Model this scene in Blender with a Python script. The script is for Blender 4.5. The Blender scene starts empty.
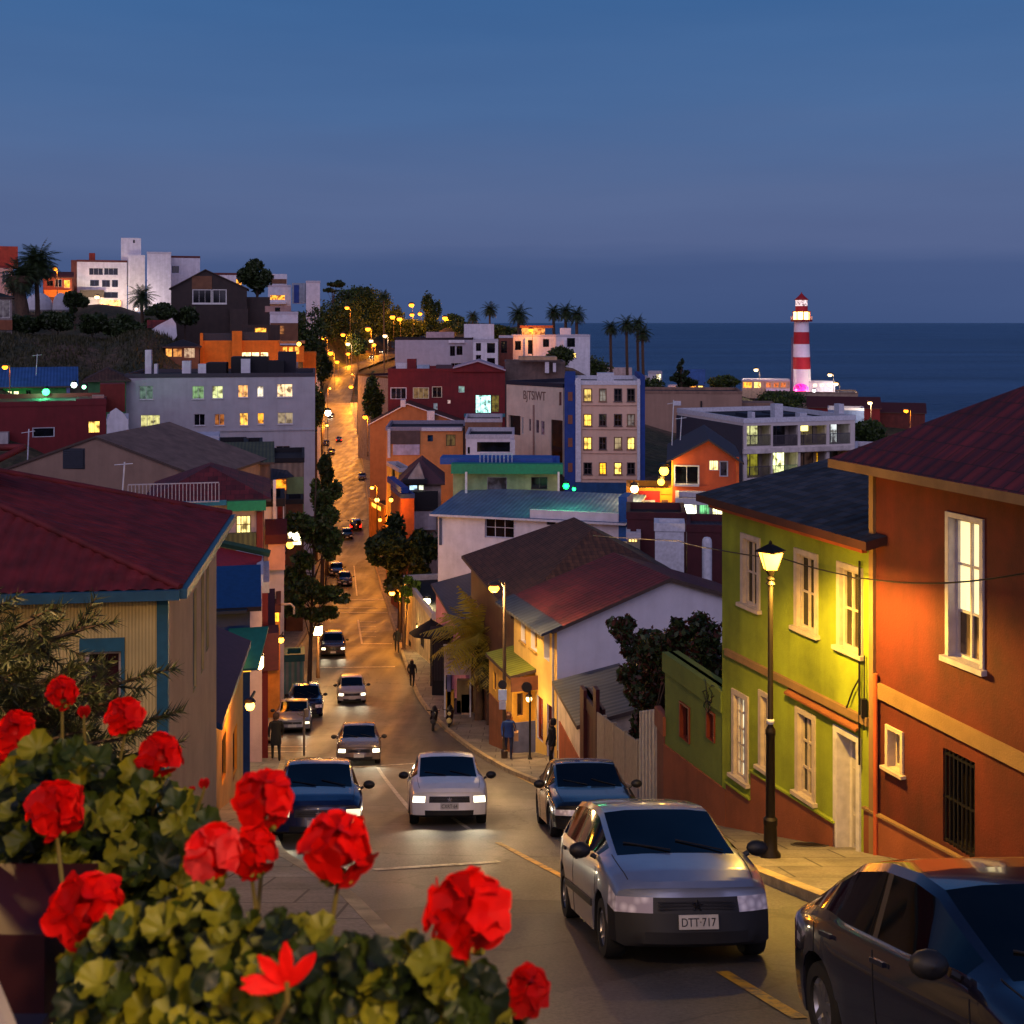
import bpy, bmesh, math, random
import numpy as np
from mathutils import Vector, Matrix
R = math.radians
random.seed(7); np.random.seed(7)
SC = bpy.context.scene
COL = SC.collection
F = 1200.0; HC = 75.0; VH = 322.0

# ------------------------------------------------------------------ camera
cam = bpy.data.cameras.new('camera'); camo = bpy.data.objects.new('camera', cam); COL.objects.link(camo)
camo.location = (0, 0, HC); camo.rotation_euler = (R(90), 0, 0)
cam.sensor_width = 36; cam.lens = 36*F/1024; cam.shift_y = -(512-VH)/1024.0
cam.clip_start = 0.05; cam.clip_end = 120000
cam.dof.use_dof = True; cam.dof.focus_distance = 28; cam.dof.aperture_fstop = 11
SC.camera = camo
SC.view_settings.view_transform = 'Standard'; SC.view_settings.look = 'None'
SC.view_settings.exposure = 0; SC.view_settings.gamma = 1
SC.cycles.use_denoising = True
SC.cycles.max_bounces = 5; SC.cycles.diffuse_bounces = 3; SC.cycles.glossy_bounces = 3
SC.cycles.sample_clamp_indirect = 4; SC.cycles.sample_clamp_direct = 30

def lin(h):
    if not isinstance(h, str): return tuple(h) + (1,) if len(h) == 3 else tuple(h)
    c = [int(h[i:i+2], 16)/255 for i in (0, 2, 4)]
    return tuple(x/12.92 if x <= .04045 else ((x+.055)/1.055)**2.4 for x in c) + (1,)

# ------------------------------------------------------------------ ground profile
DP = [(-40, -10.6), (0, 2.4), (20, 8.9), (27, 11.15), (35, 13.65), (45, 16.6), (57, 19.4), (68, 21.6), (82, 23.3), (97, 25.4), (120, 28),
      (150, 30), (200, 31), (260, 33), (350, 33), (430, 29), (520, 21), (560, 18.7), (600, 15.5), (650, 14), (800, 30), (1100, 80), (2500, 90)]
_dx = np.array([p[0] for p in DP], float); _dy = np.array([p[1] for p in DP], float)
_m = np.gradient(_dy, _dx)
def drop(Y):
    Y = max(-40, min(2400, Y)); i = int(np.searchsorted(_dx, Y) - 1); i = max(0, min(len(_dx)-2, i))
    h = _dx[i+1]-_dx[i]; t = (Y-_dx[i])/h
    a, b, m0, m1 = _dy[i], _dy[i+1], _m[i]*h, _m[i+1]*h
    return (2*t**3-3*t*t+1)*a+(t**3-2*t*t+t)*m0+(-2*t**3+3*t*t)*b+(t**3-t*t)*m1
XL = [(-30, 5), (0, .6), (12, -1.1), (15.5, -2.1), (19.5, -3.7), (22, -4.3), (28, -5.6), (36, -7.0), (45, -8.5), (57, -11.4), (68, -13.4), (82, -15.2), (100, -17), (120, -19.7), (150, -23),
      (200, -30), (260, -40), (350, -56), (430, -68), (520, -77), (560, -72), (600, -64), (650, -52)]
XR = [(-30, 13), (0, 6.4), (9, 4.7), (12, 4.2), (17.5, 3.45), (25, 2.7), (35, 1.1), (45, -.7), (57, -3.2), (71, -5.7), (82, -7.4), (97, -9.4), (120, -12.7), (150, -17.3),
      (200, -24), (260, -32), (350, -45), (430, -58), (520, -67), (560, -62), (600, -52), (650, -42)]
def ip(T, Y): return float(np.interp(Y, [a for a, b in T], [b for a, b in T]))
ANC = [(0, 377, 135), (90, 375, 140), (60, 338, 172), (0, 334, 172), (150, 332, 172), (185, 372, 150), (100, 306, 235), (180, 310, 235), (0, 300, 235), (250, 345, 200), (-300, 300, 200), (-300, 330, 120),
       (300, 340, 300), (270, 330, 240), (300, 318, 430), (240, 300, 420), (333, 316, 575), (300, 312, 560), (380, 316, 640), (420, 314, 660), (410, 322, 610), (450, 322, 600), (480, 326, 560), (520, 328, 520), (500, 345, 450), (545, 352, 420), (600, 372, 380), (420, 370, 240), (480, 372, 240), (550, 365, 245), (650, 388, 330),
       (800, 392, 310), (850, 402, 300), (740, 393, 320), (700, 398, 270), (690, 528, 88), (760, 505, 110), (850, 500, 110), (600, 548, 108), (520, 600, 80), (600, 600, 76), (650, 650, 60), (760, 640, 56), (800, 570, 70), (1100, 540, 70),
       (1000, 430, 250), (900, 418, 290), (1200, 460, 240), (700, 790, 30), (1000, 780, 26), (1200, 800, 20), (100, 620, 60), (0, 560, 75), (200, 590, 75), (200, 480, 124), (80, 480, 124), (-300, 500, 90), (450, 470, 140), (480, 440, 170), (430, 430, 180),
       (540, 470, 130), (620, 420, 180), (720, 430, 180)]
AN = [(u/60., 6*math.log(Y), (v-VH)/F*Y-drop(Y)) for u, v, Y in ANC]
for Yq in (8, 12, 18, 26, 35, 45, 57, 70, 85, 105, 130, 165, 210, 265, 340, 420, 500, 560, 640):
    for Xq in (ip(XL, Yq)-2, ip(XR, Yq)+2): AN.append(((Xq/Yq*F+512)/60., 6*math.log(Yq), 0))
for Y, us in ((380, (760, 850, 1000, 1200)), (450, (660, 760, 900, 1200)), (600, (600, 700, 900, 1200)), (800, (-400, 0, 200, 400, 500, 700, 1000)), (1100, (-400, 0, 300, 600, 1000))):
    for u in us: AN.append((u/60., 6*math.log(Y), (82 if Y > 500 or u > 620 else 60)-drop(Y)))
_an = np.array(AN)
def groundz(X, Y):
    Yc = max(Y, 6.)
    u = (X/Yc*F+512)/60.; w = 1/((_an[:, 0]-u)**2+(_an[:, 1]-6*math.log(Yc))**2+.02)**1.7
    r = float((w*_an[:, 2]).sum()/w.sum())
    a, b = ip(XL, Y)-3, ip(XR, Y)+3.5
    dd = max(a-X, X-b, 0)/(4+Y*.03); m = min(1, dd); m = m*m*(3-2*m)
    if Y > 700: m = 1
    return HC-drop(Y)-r*m
def roadz(X, Y): return HC-drop(Y)
def W(u, v, Y): return Vector(((u-512)/F*Y, Y, HC-(v-VH)/F*Y))
def G(u, v):
    lo, hi = 5., 640.
    for _ in range(50):
        m = (lo+hi)/2
        if drop(m)/m > (v-VH)/F: lo = m
        else: hi = m
    Y = (lo+hi)/2
    return Vector(((u-512)/F*Y, Y, HC-drop(Y)))

# ------------------------------------------------------------------ materials
_M = {}
def nodes(name):
    m = bpy.data.materials.new(name); m.use_nodes = True
    nt = m.node_tree; nt.nodes.clear()
    o = nt.nodes.new('ShaderNodeOutputMaterial'); p = nt.nodes.new('ShaderNodeBsdfPrincipled'); nt.links.new(p.outputs[0], o.inputs[0])
    return m, nt, p
def N(nt, t, **k):
    n = nt.nodes.new('ShaderNode'+t)
    for a, b in k.items():
        if a.startswith('i_'): n.inputs[int(a[2:]) if a[2:].isdigit() else a[2:].replace('_', ' ')].default_value = b
        else: setattr(n, a, b)
    return n
def mixc(nt, fac, a, b, bt='MIX'):
    m = N(nt, 'Mix', data_type='RGBA', blend_type=bt)
    for s, i in ((fac, 0), (a, 6), (b, 7)):
        if hasattr(s, 'links'): nt.links.new(s, m.inputs[i])
        else: m.inputs[i].default_value = s
    return m.outputs[2]
def ramp(nt, fac, stops):
    r = N(nt, 'ValToRGB'); el = r.color_ramp.elements
    while len(el) < len(stops): el.new(.5)
    for e, (p, c) in zip(el, stops): e.position = p; e.color = c if len(c) == 4 else tuple(c)+(1,)
    nt.links.new(fac, r.inputs[0]); return r.outputs[0]
def coord(nt, kind='Object', scale=(1, 1, 1), geo=False):
    mp = N(nt, 'Mapping'); mp.inputs['Scale'].default_value = scale
    if geo: nt.links.new(N(nt, 'NewGeometry').outputs['Position'], mp.inputs[0])
    else: nt.links.new(N(nt, 'TexCoord').outputs[kind], mp.inputs[0])
    return mp.outputs[0]
def bumpn(nt, p, h, st=.3, dist=.02):
    b = N(nt, 'Bump'); b.inputs['Strength'].default_value = st; b.inputs['Distance'].default_value = dist
    nt.links.new(h, b.inputs['Height']); nt.links.new(b.outputs[0], p.inputs['Normal'])
def plaster(c, rough=.9, var=.22, sc=1.3, key='plaster'):
    """mottled wall paint with rain streaks and a fine grain"""
    k = (key, c, rough, var, sc)
    if k in _M: return _M[k]
    m, nt, p = nodes('painted_wall'); C = lin(c)
    n1 = N(nt, 'TexNoise', i_Scale=sc, i_Detail=8., i_Roughness=.65); nt.links.new(coord(nt), n1.inputs[0])
    n2 = N(nt, 'TexNoise', i_Scale=1., i_Detail=5.); nt.links.new(coord(nt, scale=(2.2, 2.2, .22)), n2.inputs[0])
    dk = tuple(x*(1-var*1.5) for x in C[:3])+(1,); lt = tuple(min(1, x*(1+var)) for x in C[:3])+(1,)
    a = ramp(nt, n1.outputs[0], [(.3, dk), (.55, C), (.75, lt)])
    s = ramp(nt, n2.outputs[0], [(.35, (1-var*.9,)*3), (.6, (1, 1, 1))])
    nt.links.new(mixc(nt, 1., a, s, 'MULTIPLY'), p.inputs['Base Color']); p.inputs['Roughness'].default_value = rough
    g = N(nt, 'TexNoise', i_Scale=35., i_Detail=4.); nt.links.new(coord(nt), g.inputs[0]); bumpn(nt, p, g.outputs[0], .35, .02)
    _M[k] = m; return m
def stripes(c, c2, sc=6., rough=.7, bump=.5):
    """vertical board / corrugated sheet cladding, along the face's own u in metres"""
    k = ('stripes', c, c2, sc, rough)
    if k in _M: return _M[k]
    m, nt, p = nodes('corrugated_cladding')
    w = N(nt, 'TexWave', bands_direction='X', i_Scale=sc/6.283*2); nt.links.new(coord(nt, 'UV'), w.inputs[0])
    n = N(nt, 'TexNoise', i_Scale=1.1, i_Detail=6.); nt.links.new(coord(nt), n.inputs[0])
    a = mixc(nt, w.outputs['Fac'], lin(c2), lin(c)); b = ramp(nt, n.outputs[0], [(.3, (.68,)*3), (.7, (1.15,)*3)])
    nt.links.new(mixc(nt, 1., a, b, 'MULTIPLY'), p.inputs['Base Color']); p.inputs['Roughness'].default_value = rough
    bumpn(nt, p, w.outputs['Fac'], bump, .03); _M[k] = m; return m
def tiles(c, c2, su=4., sv=3., rough=.8, bump=.9, wob=.15):
    """roof tiles or shingles: columns along the eave, courses up the slope (UV in metres)"""
    k = ('tiles', c, c2, su, sv, rough)
    if k in _M: return _M[k]
    m, nt, p = nodes('roof_tiles')
    uv = coord(nt, 'UV'); br = N(nt, 'TexBrick', i_Scale=1.); br.inputs['Brick Width'].default_value = 1/su; br.inputs['Row Height'].default_value = 1/sv
    br.inputs['Mortar Size'].default_value = .012; br.inputs['Mortar Smooth'].default_value = .4; br.inputs['Color1'].default_value = lin(c); br.inputs['Color2'].default_value = lin(c2); br.inputs['Mortar'].default_value = tuple(x*.25 for x in lin(c2)[:3])+(1,)
    nt.links.new(uv, br.inputs[0])
    n = N(nt, 'TexNoise', i_Scale=.9, i_Detail=7., i_Roughness=.7); nt.links.new(coord(nt), n.inputs[0])
    b = ramp(nt, n.outputs[0], [(.3, (.55,)*3), (.5, (1,)*3), (.75, (1.3,)*3)])
    nt.links.new(mixc(nt, 1., br.outputs[0], b, 'MULTIPLY'), p.inputs['Base Color']); p.inputs['Roughness'].default_value = rough
    w = N(nt, 'TexWave', bands_direction='X', i_Scale=su/6.283*2); nt.links.new(uv, w.inputs[0])
    w2 = N(nt, 'TexWave', bands_direction='Y', wave_profile='SAW', i_Scale=sv/6.283*1.0); nt.links.new(uv, w2.inputs[0])
    ad = N(nt, 'Math', operation='ADD'); nt.links.new(w.outputs['Fac'], ad.inputs[0]); nt.links.new(w2.outputs['Fac'], ad.inputs[1])
    bumpn(nt, p, ad.outputs[0], bump, .04); _M[k] = m; return m
def plain(c, rough=.6, metal=0., name='paint', noise=.12, sc=6., spec=.5, coat=0.):
    k = ('plain', c, rough, metal, noise, sc, spec, coat)
    if k in _M: return _M[k]
    m, nt, p = nodes(name); C = lin(c)
    n = N(nt, 'TexNoise', i_Scale=sc, i_Detail=4.); nt.links.new(coord(nt), n.inputs[0])
    nt.links.new(ramp(nt, n.outputs[0], [(.3, tuple(x*(1-noise*1.5) for x in C[:3])), (.7, tuple(min(1, x*(1+noise)) for x in C[:3]))]), p.inputs['Base Color'])
    p.inputs['Roughness'].default_value = rough; p.inputs['Metallic'].default_value = metal; p.inputs['Specular IOR Level'].default_value = spec; p.inputs['Coat Weight'].default_value = coat; p.inputs['Coat Roughness'].default_value = .05
    _M[k] = m; return m
def glass(c='0a0d14', rough=.06, sp=.7):
    k = ('glass', c, rough, sp)
    if k in _M: return _M[k]
    m, nt, p = nodes('dark_glass')
    n = N(nt, 'TexNoise', i_Scale=1.7, i_Detail=3.); nt.links.new(coord(nt), n.inputs[0])
    C = lin(c); nt.links.new(ramp(nt, n.outputs[0], [(.4, tuple(x*.4 for x in C[:3])), (.65, tuple(x*2.2 for x in C[:3]))]), p.inputs['Base Color'])
    p.inputs['Roughness'].default_value = rough; p.inputs['Specular IOR Level'].default_value = sp; _M[k] = m; return m
def lit(c, s=3., fold=True):
    """a lit room behind curtains: uneven warm glow"""
    k = ('lit', c, s, fold)
    if k in _M: return _M[k]
    m, nt, p = nodes('lit_room'); C = lin(c); p.inputs['Base Color'].default_value = tuple(x*.3 for x in C[:3])+(1,); p.inputs['Roughness'].default_value = .4
    w = N(nt, 'TexWave', bands_direction='X', i_Scale=2.2, i_Distortion=2.5); nt.links.new(coord(nt, scale=(1, 1, .15)), w.inputs[0])
    n = N(nt, 'TexNoise', i_Scale=1.9, i_Detail=3.); nt.links.new(coord(nt), n.inputs[0])
    a = ramp(nt, w.outputs['Fac'], [(.1, tuple(x*.55 for x in C[:3])), (.8, C[:3])]) if fold else ramp(nt, w.outputs['Fac'], [(0, C[:3]), (1, C[:3])])
    b = ramp(nt, n.outputs[0], [(.36, (.12, .1, .08)), (.47, (.8,)*3), (.6, (1.25,)*3)])
    nt.links.new(mixc(nt, 1., a, b, 'MULTIPLY'), p.inputs['Emission Color']); p.inputs['Emission Strength'].default_value = s
    _M[k] = m; return m
def glow(c, s):
    k = ('glow', c, s)
    if k in _M: return _M[k]
    m, nt, p = nodes('lamp_glow'); p.inputs['Base Color'].default_value = lin(c); p.inputs['Emission Color'].default_value = lin(c); p.inputs['Emission Strength'].default_value = s
    _M[k] = m; return m
def leafm(c, c2, trans=.25, rough=.55):
    k = ('leaf', c, c2, trans)
    if k in _M: return _M[k]
    m, nt, p = nodes('foliage')
    n = N(nt, 'TexNoise', i_Scale=2.5, i_Detail=5.); nt.links.new(coord(nt), n.inputs[0])
    nt.links.new(ramp(nt, n.outputs[0], [(.35, lin(c)), (.65, lin(c2))]), p.inputs['Base Color']); p.inputs['Roughness'].default_value = rough
    tr = N(nt, 'BsdfTranslucent'); tr.inputs[0].default_value = lin(c2); mx = N(nt, 'MixShader'); mx.inputs[0].default_value = trans
    o = [x for x in nt.nodes if x.type == 'OUTPUT_MATERIAL'][0]
    nt.links.new(p.outputs[0], mx.inputs[1]); nt.links.new(tr.outputs[0], mx.inputs[2]); nt.links.new(mx.outputs[0], o.inputs[0])
    _M[k] = m; return m

# ------------------------------------------------------------------ mesh builder and tagging
class MB:
    def __init__(s): s.v = []; s.f = []; s.m = []; s.uv = []; s.sm = []
    def vert(s, p): s.v.append(tuple(p)); return len(s.v)-1
    def face(s, pts, m=0, uv=None, sm=False):
        i = [s.vert(p) for p in pts]; s.f.append(i); s.m.append(m); s.sm.append(sm)
        if uv is None:
            P = [Vector(p) for p in pts]; nr = (P[1]-P[0]).cross(P[2]-P[0])
            if nr.length < 1e-9: nr = Vector((0, 0, 1))
            nr.normalize()
            ud = Vector((1, 0, 0)) if abs(nr.z) > .97 else Vector((0, 0, 1)).cross(nr).normalized()
            vd = nr.cross(ud); uv = [(p.dot(ud), p.dot(vd)) for p in P]
        s.uv.append(uv)
    def ifaces(s, verts, faces, m=0, sm=False):
        b = len(s.v); s.v += [tuple(p) for p in verts]
        for f in faces:
            s.f.append([b+i for i in f]); s.m.append(m); s.sm.append(sm); s.uv.append([(verts[i][0], verts[i][2]) for i in f])
    def hexa(s, c, m=0):
        """c: 8 corners, bottom 0-3 ccw, top 4-7"""
        for f in ((0, 3, 2, 1), (4, 5, 6, 7), (0, 1, 5, 4), (1, 2, 6, 5), (2, 3, 7, 6), (3, 0, 4, 7)): s.face([c[i] for i in f], m)
    def box(s, a, b, m=0, M=None):
        c = [Vector((x, y, z)) for z in (a[2], b[2]) for x, y in ((a[0], a[1]), (b[0], a[1]), (b[0], b[1]), (a[0], b[1]))]
        if M: c = [M @ p for p in c]
        s.hexa(c, m)
    def tube(s, pts, rad, n=8, m=0, cap=True):
        P = [Vector(p) for p in pts]; rad = rad if hasattr(rad, '__len__') else [rad]*len(P)
        rings = []; x = None
        for i, p in enumerate(P):
            t = (P[min(i+1, len(P)-1)]-P[max(i-1, 0)]).normalized()
            if x is None: x = t.orthogonal().normalized()
            x = (x-t*x.dot(t)).normalized(); y = t.cross(x)
            rings.append([p+(x*math.cos(a)+y*math.sin(a))*rad[i] for a in [2*math.pi*k/n for k in range(n)]])
        vs = [q for r in rings for q in r]; fs = [(i*n+k, i*n+(k+1) % n, (i+1)*n+(k+1) % n, (i+1)*n+k) for i in range(len(P)-1) for k in range(n)]
        s.ifaces(vs, fs, m, True)
        if cap: s.ifaces(rings[0], [tuple(range(n))[::-1]], m); s.ifaces(rings[-1], [tuple(range(n))], m)
    def lathe(s, c, prof, n=12, m=0, axis=None):
        """prof: (r, h) pairs up the axis"""
        A = Matrix.Identity(3) if axis is None else Vector(axis).to_track_quat('Z', 'Y').to_matrix()
        c = Vector(c); vs = [c+A@Vector((r*math.cos(2*math.pi*k/n), r*math.sin(2*math.pi*k/n), h)) for r, h in prof for k in range(n)]
        s.ifaces(vs, [(i*n+k, i*n+(k+1) % n, (i+1)*n+(k+1) % n, (i+1)*n+k) for i in range(len(prof)-1) for k in range(n)], m, True)
    def build(s, name, mats, parent=None, local=False, sharp=40):
        if not isinstance(mats, (list, tuple)): mats = [mats]
        me = bpy.data.meshes.new(name); off = Vector((0, 0, 0))
        if parent is not None and not local: off = WL[parent.name]
        if parent is None and not local and s.v:
            A = np.array(s.v); off = Vector(((A[:, 0].min()+A[:, 0].max())/2, (A[:, 1].min()+A[:, 1].max())/2, A[:, 2].min()))
        me.from_pydata([(x-off.x, y-off.y, z-off.z) for x, y, z in s.v], [], s.f)
        for x in mats: me.materials.append(x)
        me.polygons.foreach_set('material_index', s.m); me.polygons.foreach_set('use_smooth', s.sm)
        ul = me.uv_layers.new(name='uv'); ul.data.foreach_set('uv', [c for u in s.uv for p in u for c in p])
        me.update()
        if any(s.sm):
            try: me.set_sharp_from_angle(angle=R(sharp))
            except Exception: pass
        o = bpy.data.objects.new(name, me); COL.objects.link(o)
        if parent is not None:
            o.parent = parent; WL[o.name] = off
        elif not local: o.location = off; WL[o.name] = off
        else: WL[o.name] = Vector((0, 0, 0))
        return o
WL = {}
def tag(o, label, cat, group=None, kind=None):
    if label: o['label'] = label
    if cat: o['category'] = cat
    if group: o['group'] = group
    if kind: o['kind'] = kind
    return o
def thing(name, label, cat, loc=(0, 0, 0), group=None, M=None):
    o = bpy.data.objects.new(name, None); COL.objects.link(o); o.empty_display_size = .2
    o.location = loc; WL[o.name] = Vector(loc)
    if M is not None: o.matrix_world = M
    return tag(o, label, cat, group)
def structure(mb, name, mats, kind='structure'):
    o = mb.build(name, mats); o['kind'] = kind; return o
def npobj(name, V, Fc, mats, parent=None, mi=None, off=None, smooth=False):
    me = bpy.data.meshes.new(name); off = np.array(off if off is not None else (WL[parent.name] if parent else (0, 0, 0)), float)
    V = np.asarray(V, float)-off; Fc = np.asarray(Fc, int); k = Fc.shape[1]
    me.vertices.add(len(V)); me.vertices.foreach_set('co', V.ravel()); me.loops.add(Fc.size); me.loops.foreach_set('vertex_index', Fc.ravel())
    me.polygons.add(len(Fc)); me.polygons.foreach_set('loop_start', np.arange(0, Fc.size, k)); me.polygons.foreach_set('loop_total', np.full(len(Fc), k))
    for x in (mats if isinstance(mats, (list, tuple)) else [mats]): me.materials.append(x)
    if mi is not None: me.polygons.foreach_set('material_index', np.asarray(mi, int))
    if smooth: me.polygons.foreach_set('use_smooth', np.ones(len(Fc), bool))
    me.update(calc_edges=True); me.validate()
    o = bpy.data.objects.new(name, me); COL.objects.link(o)
    if parent is not None: o.parent = parent
    else: o.location = tuple(off)
    WL[o.name] = Vector(off); return o

# ------------------------------------------------------------------ sky, air and the last daylight
w = bpy.data.worlds.new('World'); SC.world = w; w.use_nodes = True; nt = w.node_tree; nt.nodes.clear()
out = N(nt, 'OutputWorld'); bg = N(nt, 'Background'); nt.links.new(bg.outputs[0], out.inputs[0])
tc = N(nt, 'TexCoord'); sx = N(nt, 'SeparateXYZ'); nt.links.new(tc.outputs['Generated'], sx.inputs[0])
mr = N(nt, 'MapRange'); mr.inputs['From Min'].default_value = -.02; mr.inputs['From Max'].default_value = .6; zn = N(nt, 'TexNoise', i_Scale=3.5, i_Detail=4.); zm = N(nt, 'Mapping'); zm.inputs['Scale'].default_value = (1, 1, 10); nt.links.new(tc.outputs['Generated'], zm.inputs[0]); nt.links.new(zm.outputs[0], zn.inputs[0])
za = N(nt, 'Math', operation='MULTIPLY_ADD'); za.inputs[1].default_value = .035; nt.links.new(zn.outputs[0], za.inputs[0]); zs = N(nt, 'Math', operation='SUBTRACT'); zs.inputs[1].default_value = .0175; nt.links.new(sx.outputs[2], zs.inputs[0]); nt.links.new(zs.outputs[0], za.inputs[2]); nt.links.new(za.outputs[0], mr.inputs[0])
skyc = ramp(nt, mr.outputs[0], [(0, lin('3f5380')), (.03, lin('425682')), (.108, lin('485b87')), (.136, lin('576791')), (.2, lin('586b95')), (.32, lin('4c6d9d')), (.45, lin('3f689c')), (.6, lin('2a548c')), (1, lin('1a3a66'))])
# the afterglow on the other side of the sky, behind the camera
mg = N(nt, 'MapRange'); mg.inputs['From Min'].default_value = -.05; mg.inputs['From Max'].default_value = -1.; nt.links.new(sx.outputs[1], mg.inputs[0])
gl = mixc(nt, mg.outputs[0], (0, 0, 0, 1), (.72, .56, .78, 1))
mz = N(nt, 'MapRange'); mz.inputs['From Min'].default_value = -.05; mz.inputs['From Max'].default_value = .05; nt.links.new(sx.outputs[2], mz.inputs[0])
gl2 = mixc(nt, mz.outputs[0], (0, 0, 0, 1), gl)
sky = N(nt, 'TexSky'); sky.sky_type = 'NISHITA'; sky.sun_disc = False; sky.sun_elevation = R(-3); sky.sun_rotation = R(180)
nse = N(nt, 'TexNoise', i_Scale=2.5, i_Detail=5.); mpn = N(nt, 'Mapping'); mpn.inputs['Scale'].default_value = (1, 1, 7); nt.links.new(tc.outputs['Generated'], mpn.inputs[0]); nt.links.new(mpn.outputs[0], nse.inputs[0])
cl = ramp(nt, nse.outputs[0], [(.3, (.93, .94, .96)), (.7, (1.06, 1.05, 1.04))])
s1 = mixc(nt, 1., skyc, cl, 'MULTIPLY'); s2 = mixc(nt, 1., s1, gl2, 'ADD'); s3 = mixc(nt, .03, s2, sky.outputs[0], 'ADD')
nt.links.new(s3, bg.inputs[0]); bg.inputs[1].default_value = .94
sun = bpy.data.lights.new('sun', 'SUN'); sun.energy = .35; sun.angle = R(40); sun.color = (.93, .82, 1.)
so = bpy.data.objects.new('sun', sun); COL.objects.link(so); so.rotation_euler = (R(52), 0, R(-28)); so.location = (0, -20, HC+60)
# ------------------------------------------------------------------ terrain, sea, road
ys = [-25+i*1.4 for i in range(22)]
y = ys[-1]+1
while y < 1500: ys.append(y); y += max(1.2, y*.022)
ss = np.linspace(-1, 1, 150); ss = np.sign(ss)*np.abs(ss)**1.15*1.15
V = []; 
for Y in ys:
    for s in ss:
        X = s*(abs(Y)+28)
        z = groundz(X, Y)
        a, b = ip(XL, Y)-3.2, ip(XR, Y)+3.7
        if Y < 700 and a < X < b: z -= .08+max(Y, 0)*.002
        V.append((X, Y, z))
nx = len(ss); Fc = [(j*nx+i, j*nx+i+1, (j+1)*nx+i+1, (j+1)*nx+i) for j in range(len(ys)-1) for i in range(nx-1)]
m, nt, p = nodes('hillside_earth')
n = N(nt, 'TexNoise', i_Scale=.11, i_Detail=10., i_Roughness=.65); nt.links.new(coord(nt), n.inputs[0])
n2 = N(nt, 'TexNoise', i_Scale=1.3, i_Detail=8.); nt.links.new(coord(nt), n2.inputs[0])
a = ramp(nt, n.outputs[0], [(.35, lin('26301a')), (.5, lin('3d3a24')), (.62, lin('5e4a3c'))]); b = ramp(nt, n2.outputs[0], [(.35, (.5,)*3), (.65, (1.3,)*3)])
nt.links.new(mixc(nt, 1., a, b, 'MULTIPLY'), p.inputs['Base Color']); p.inputs['Roughness'].default_value = .95; bumpn(nt, p, n2.outputs[0], .8, .5)
o = npobj('terrain', V, Fc, m, off=(0, 0, 0), smooth=True); o['kind'] = 'structure'

# sea, one sheet out to the horizon
mb = MB(); mb.face([(-70000, 300, 0), (70000, 300, 0), (70000, 90000, 0), (-70000, 90000, 0)])
m, nt, p = nodes('sea_water'); p.inputs['Roughness'].default_value = .32; p.inputs['IOR'].default_value = 1.33
n1 = N(nt, 'TexNoise', i_Scale=1., i_Detail=6., i_Roughness=.6); nt.links.new(coord(nt, scale=(.006, .02, 1)), n1.inputs[0])
n2 = N(nt, 'TexNoise', i_Scale=1., i_Detail=5.); nt.links.new(coord(nt, scale=(.06, .16, 1)), n2.inputs[0])
n3 = N(nt, 'TexNoise', i_Scale=1., i_Detail=4.); nt.links.new(coord(nt, scale=(.0008, .004, 1)), n3.inputs[0])
nt.links.new(ramp(nt, n3.outputs[0], [(.35, lin('16345a')), (.65, lin('34567e'))]), p.inputs['Base Color'])
ad = N(nt, 'Math', operation='ADD'); nt.links.new(n1.outputs[0], ad.inputs[0]); nt.links.new(n2.outputs[0], ad.inputs[1]); bumpn(nt, p, ad.outputs[0], 1., 7.)
structure(mb, 'sea', m)

def strip(name, mat, YA, YB, fa, fb, off, ncr=4, kind='structure', step=1.0):
    """a sheet on the road surface between x = fa(Y) and fb(Y)"""
    Vv = []; Y = YA; rows = 0
    while True:
        for k in range(ncr+1):
            X = fa(Y)+(fb(Y)-fa(Y))*k/ncr; Vv.append((X, Y, roadz(X, Y)+off(Y)))
        rows += 1
        if Y >= YB: break
        Y = min(YB, Y+max(step, abs(Y)*.012*step))
    n = ncr+1; f = [(j*n+i, j*n+i+1, (j+1)*n+i+1, (j+1)*n+i) for j in range(rows-1) for i in range(ncr)]
    mi = Vv[len(Vv)//2]; o = npobj(name, Vv, f, mat, off=(0, 0, HC-30), smooth=True); o['kind'] = kind; return o
m, nt, p = nodes('worn_asphalt')
big = N(nt, 'TexNoise', i_Scale=.22, i_Detail=9., i_Roughness=.62); nt.links.new(coord(nt), big.inputs[0])
lng = N(nt, 'TexNoise', i_Scale=1., i_Detail=6.); nt.links.new(coord(nt, scale=(1.1, .12, .12)), lng.inputs[0])
fine = N(nt, 'TexNoise', i_Scale=26., i_Detail=5., i_Roughness=.7); nt.links.new(coord(nt), fine.inputs[0])
vor = N(nt, 'TexVoronoi', feature='DISTANCE_TO_EDGE', i_Scale=.33); 
dn = N(nt, 'TexNoise', i_Scale=1.6, i_Detail=5.); nt.links.new(coord(nt), dn.inputs[0])
dm = N(nt, 'Vectoradd' if 0 else 'VectorMath', operation='ADD'); nt.links.new(coord(nt), dm.inputs[0]); nt.links.new(dn.outputs['Color'], dm.inputs[1]); nt.links.new(dm.outputs[0], vor.inputs[0])
crack = ramp(nt, vor.outputs['Distance'], [(.0, (.25,)*3), (.016, (1,)*3)])
c1 = ramp(nt, big.outputs[0], [(.34, (.045, .041, .038)), (.5, (.075, .068, .062)), (.66, (.12, .11, .1))])
c2 = ramp(nt, lng.outputs[0], [(.3, (.9,)*3), (.7, (1.1,)*3)]); c3 = ramp(nt, fine.outputs[0], [(.3, (.35,)*3), (.7, (1.65,)*3)])
pv = N(nt, 'TexVoronoi', i_Scale=.16); nt.links.new(dm.outputs[0], pv.inputs[0]); c4 = ramp(nt, pv.outputs['Color'], [(.2, (.62,)*3), (.5, (1,)*3), (.8, (1.3,)*3)])
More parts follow.
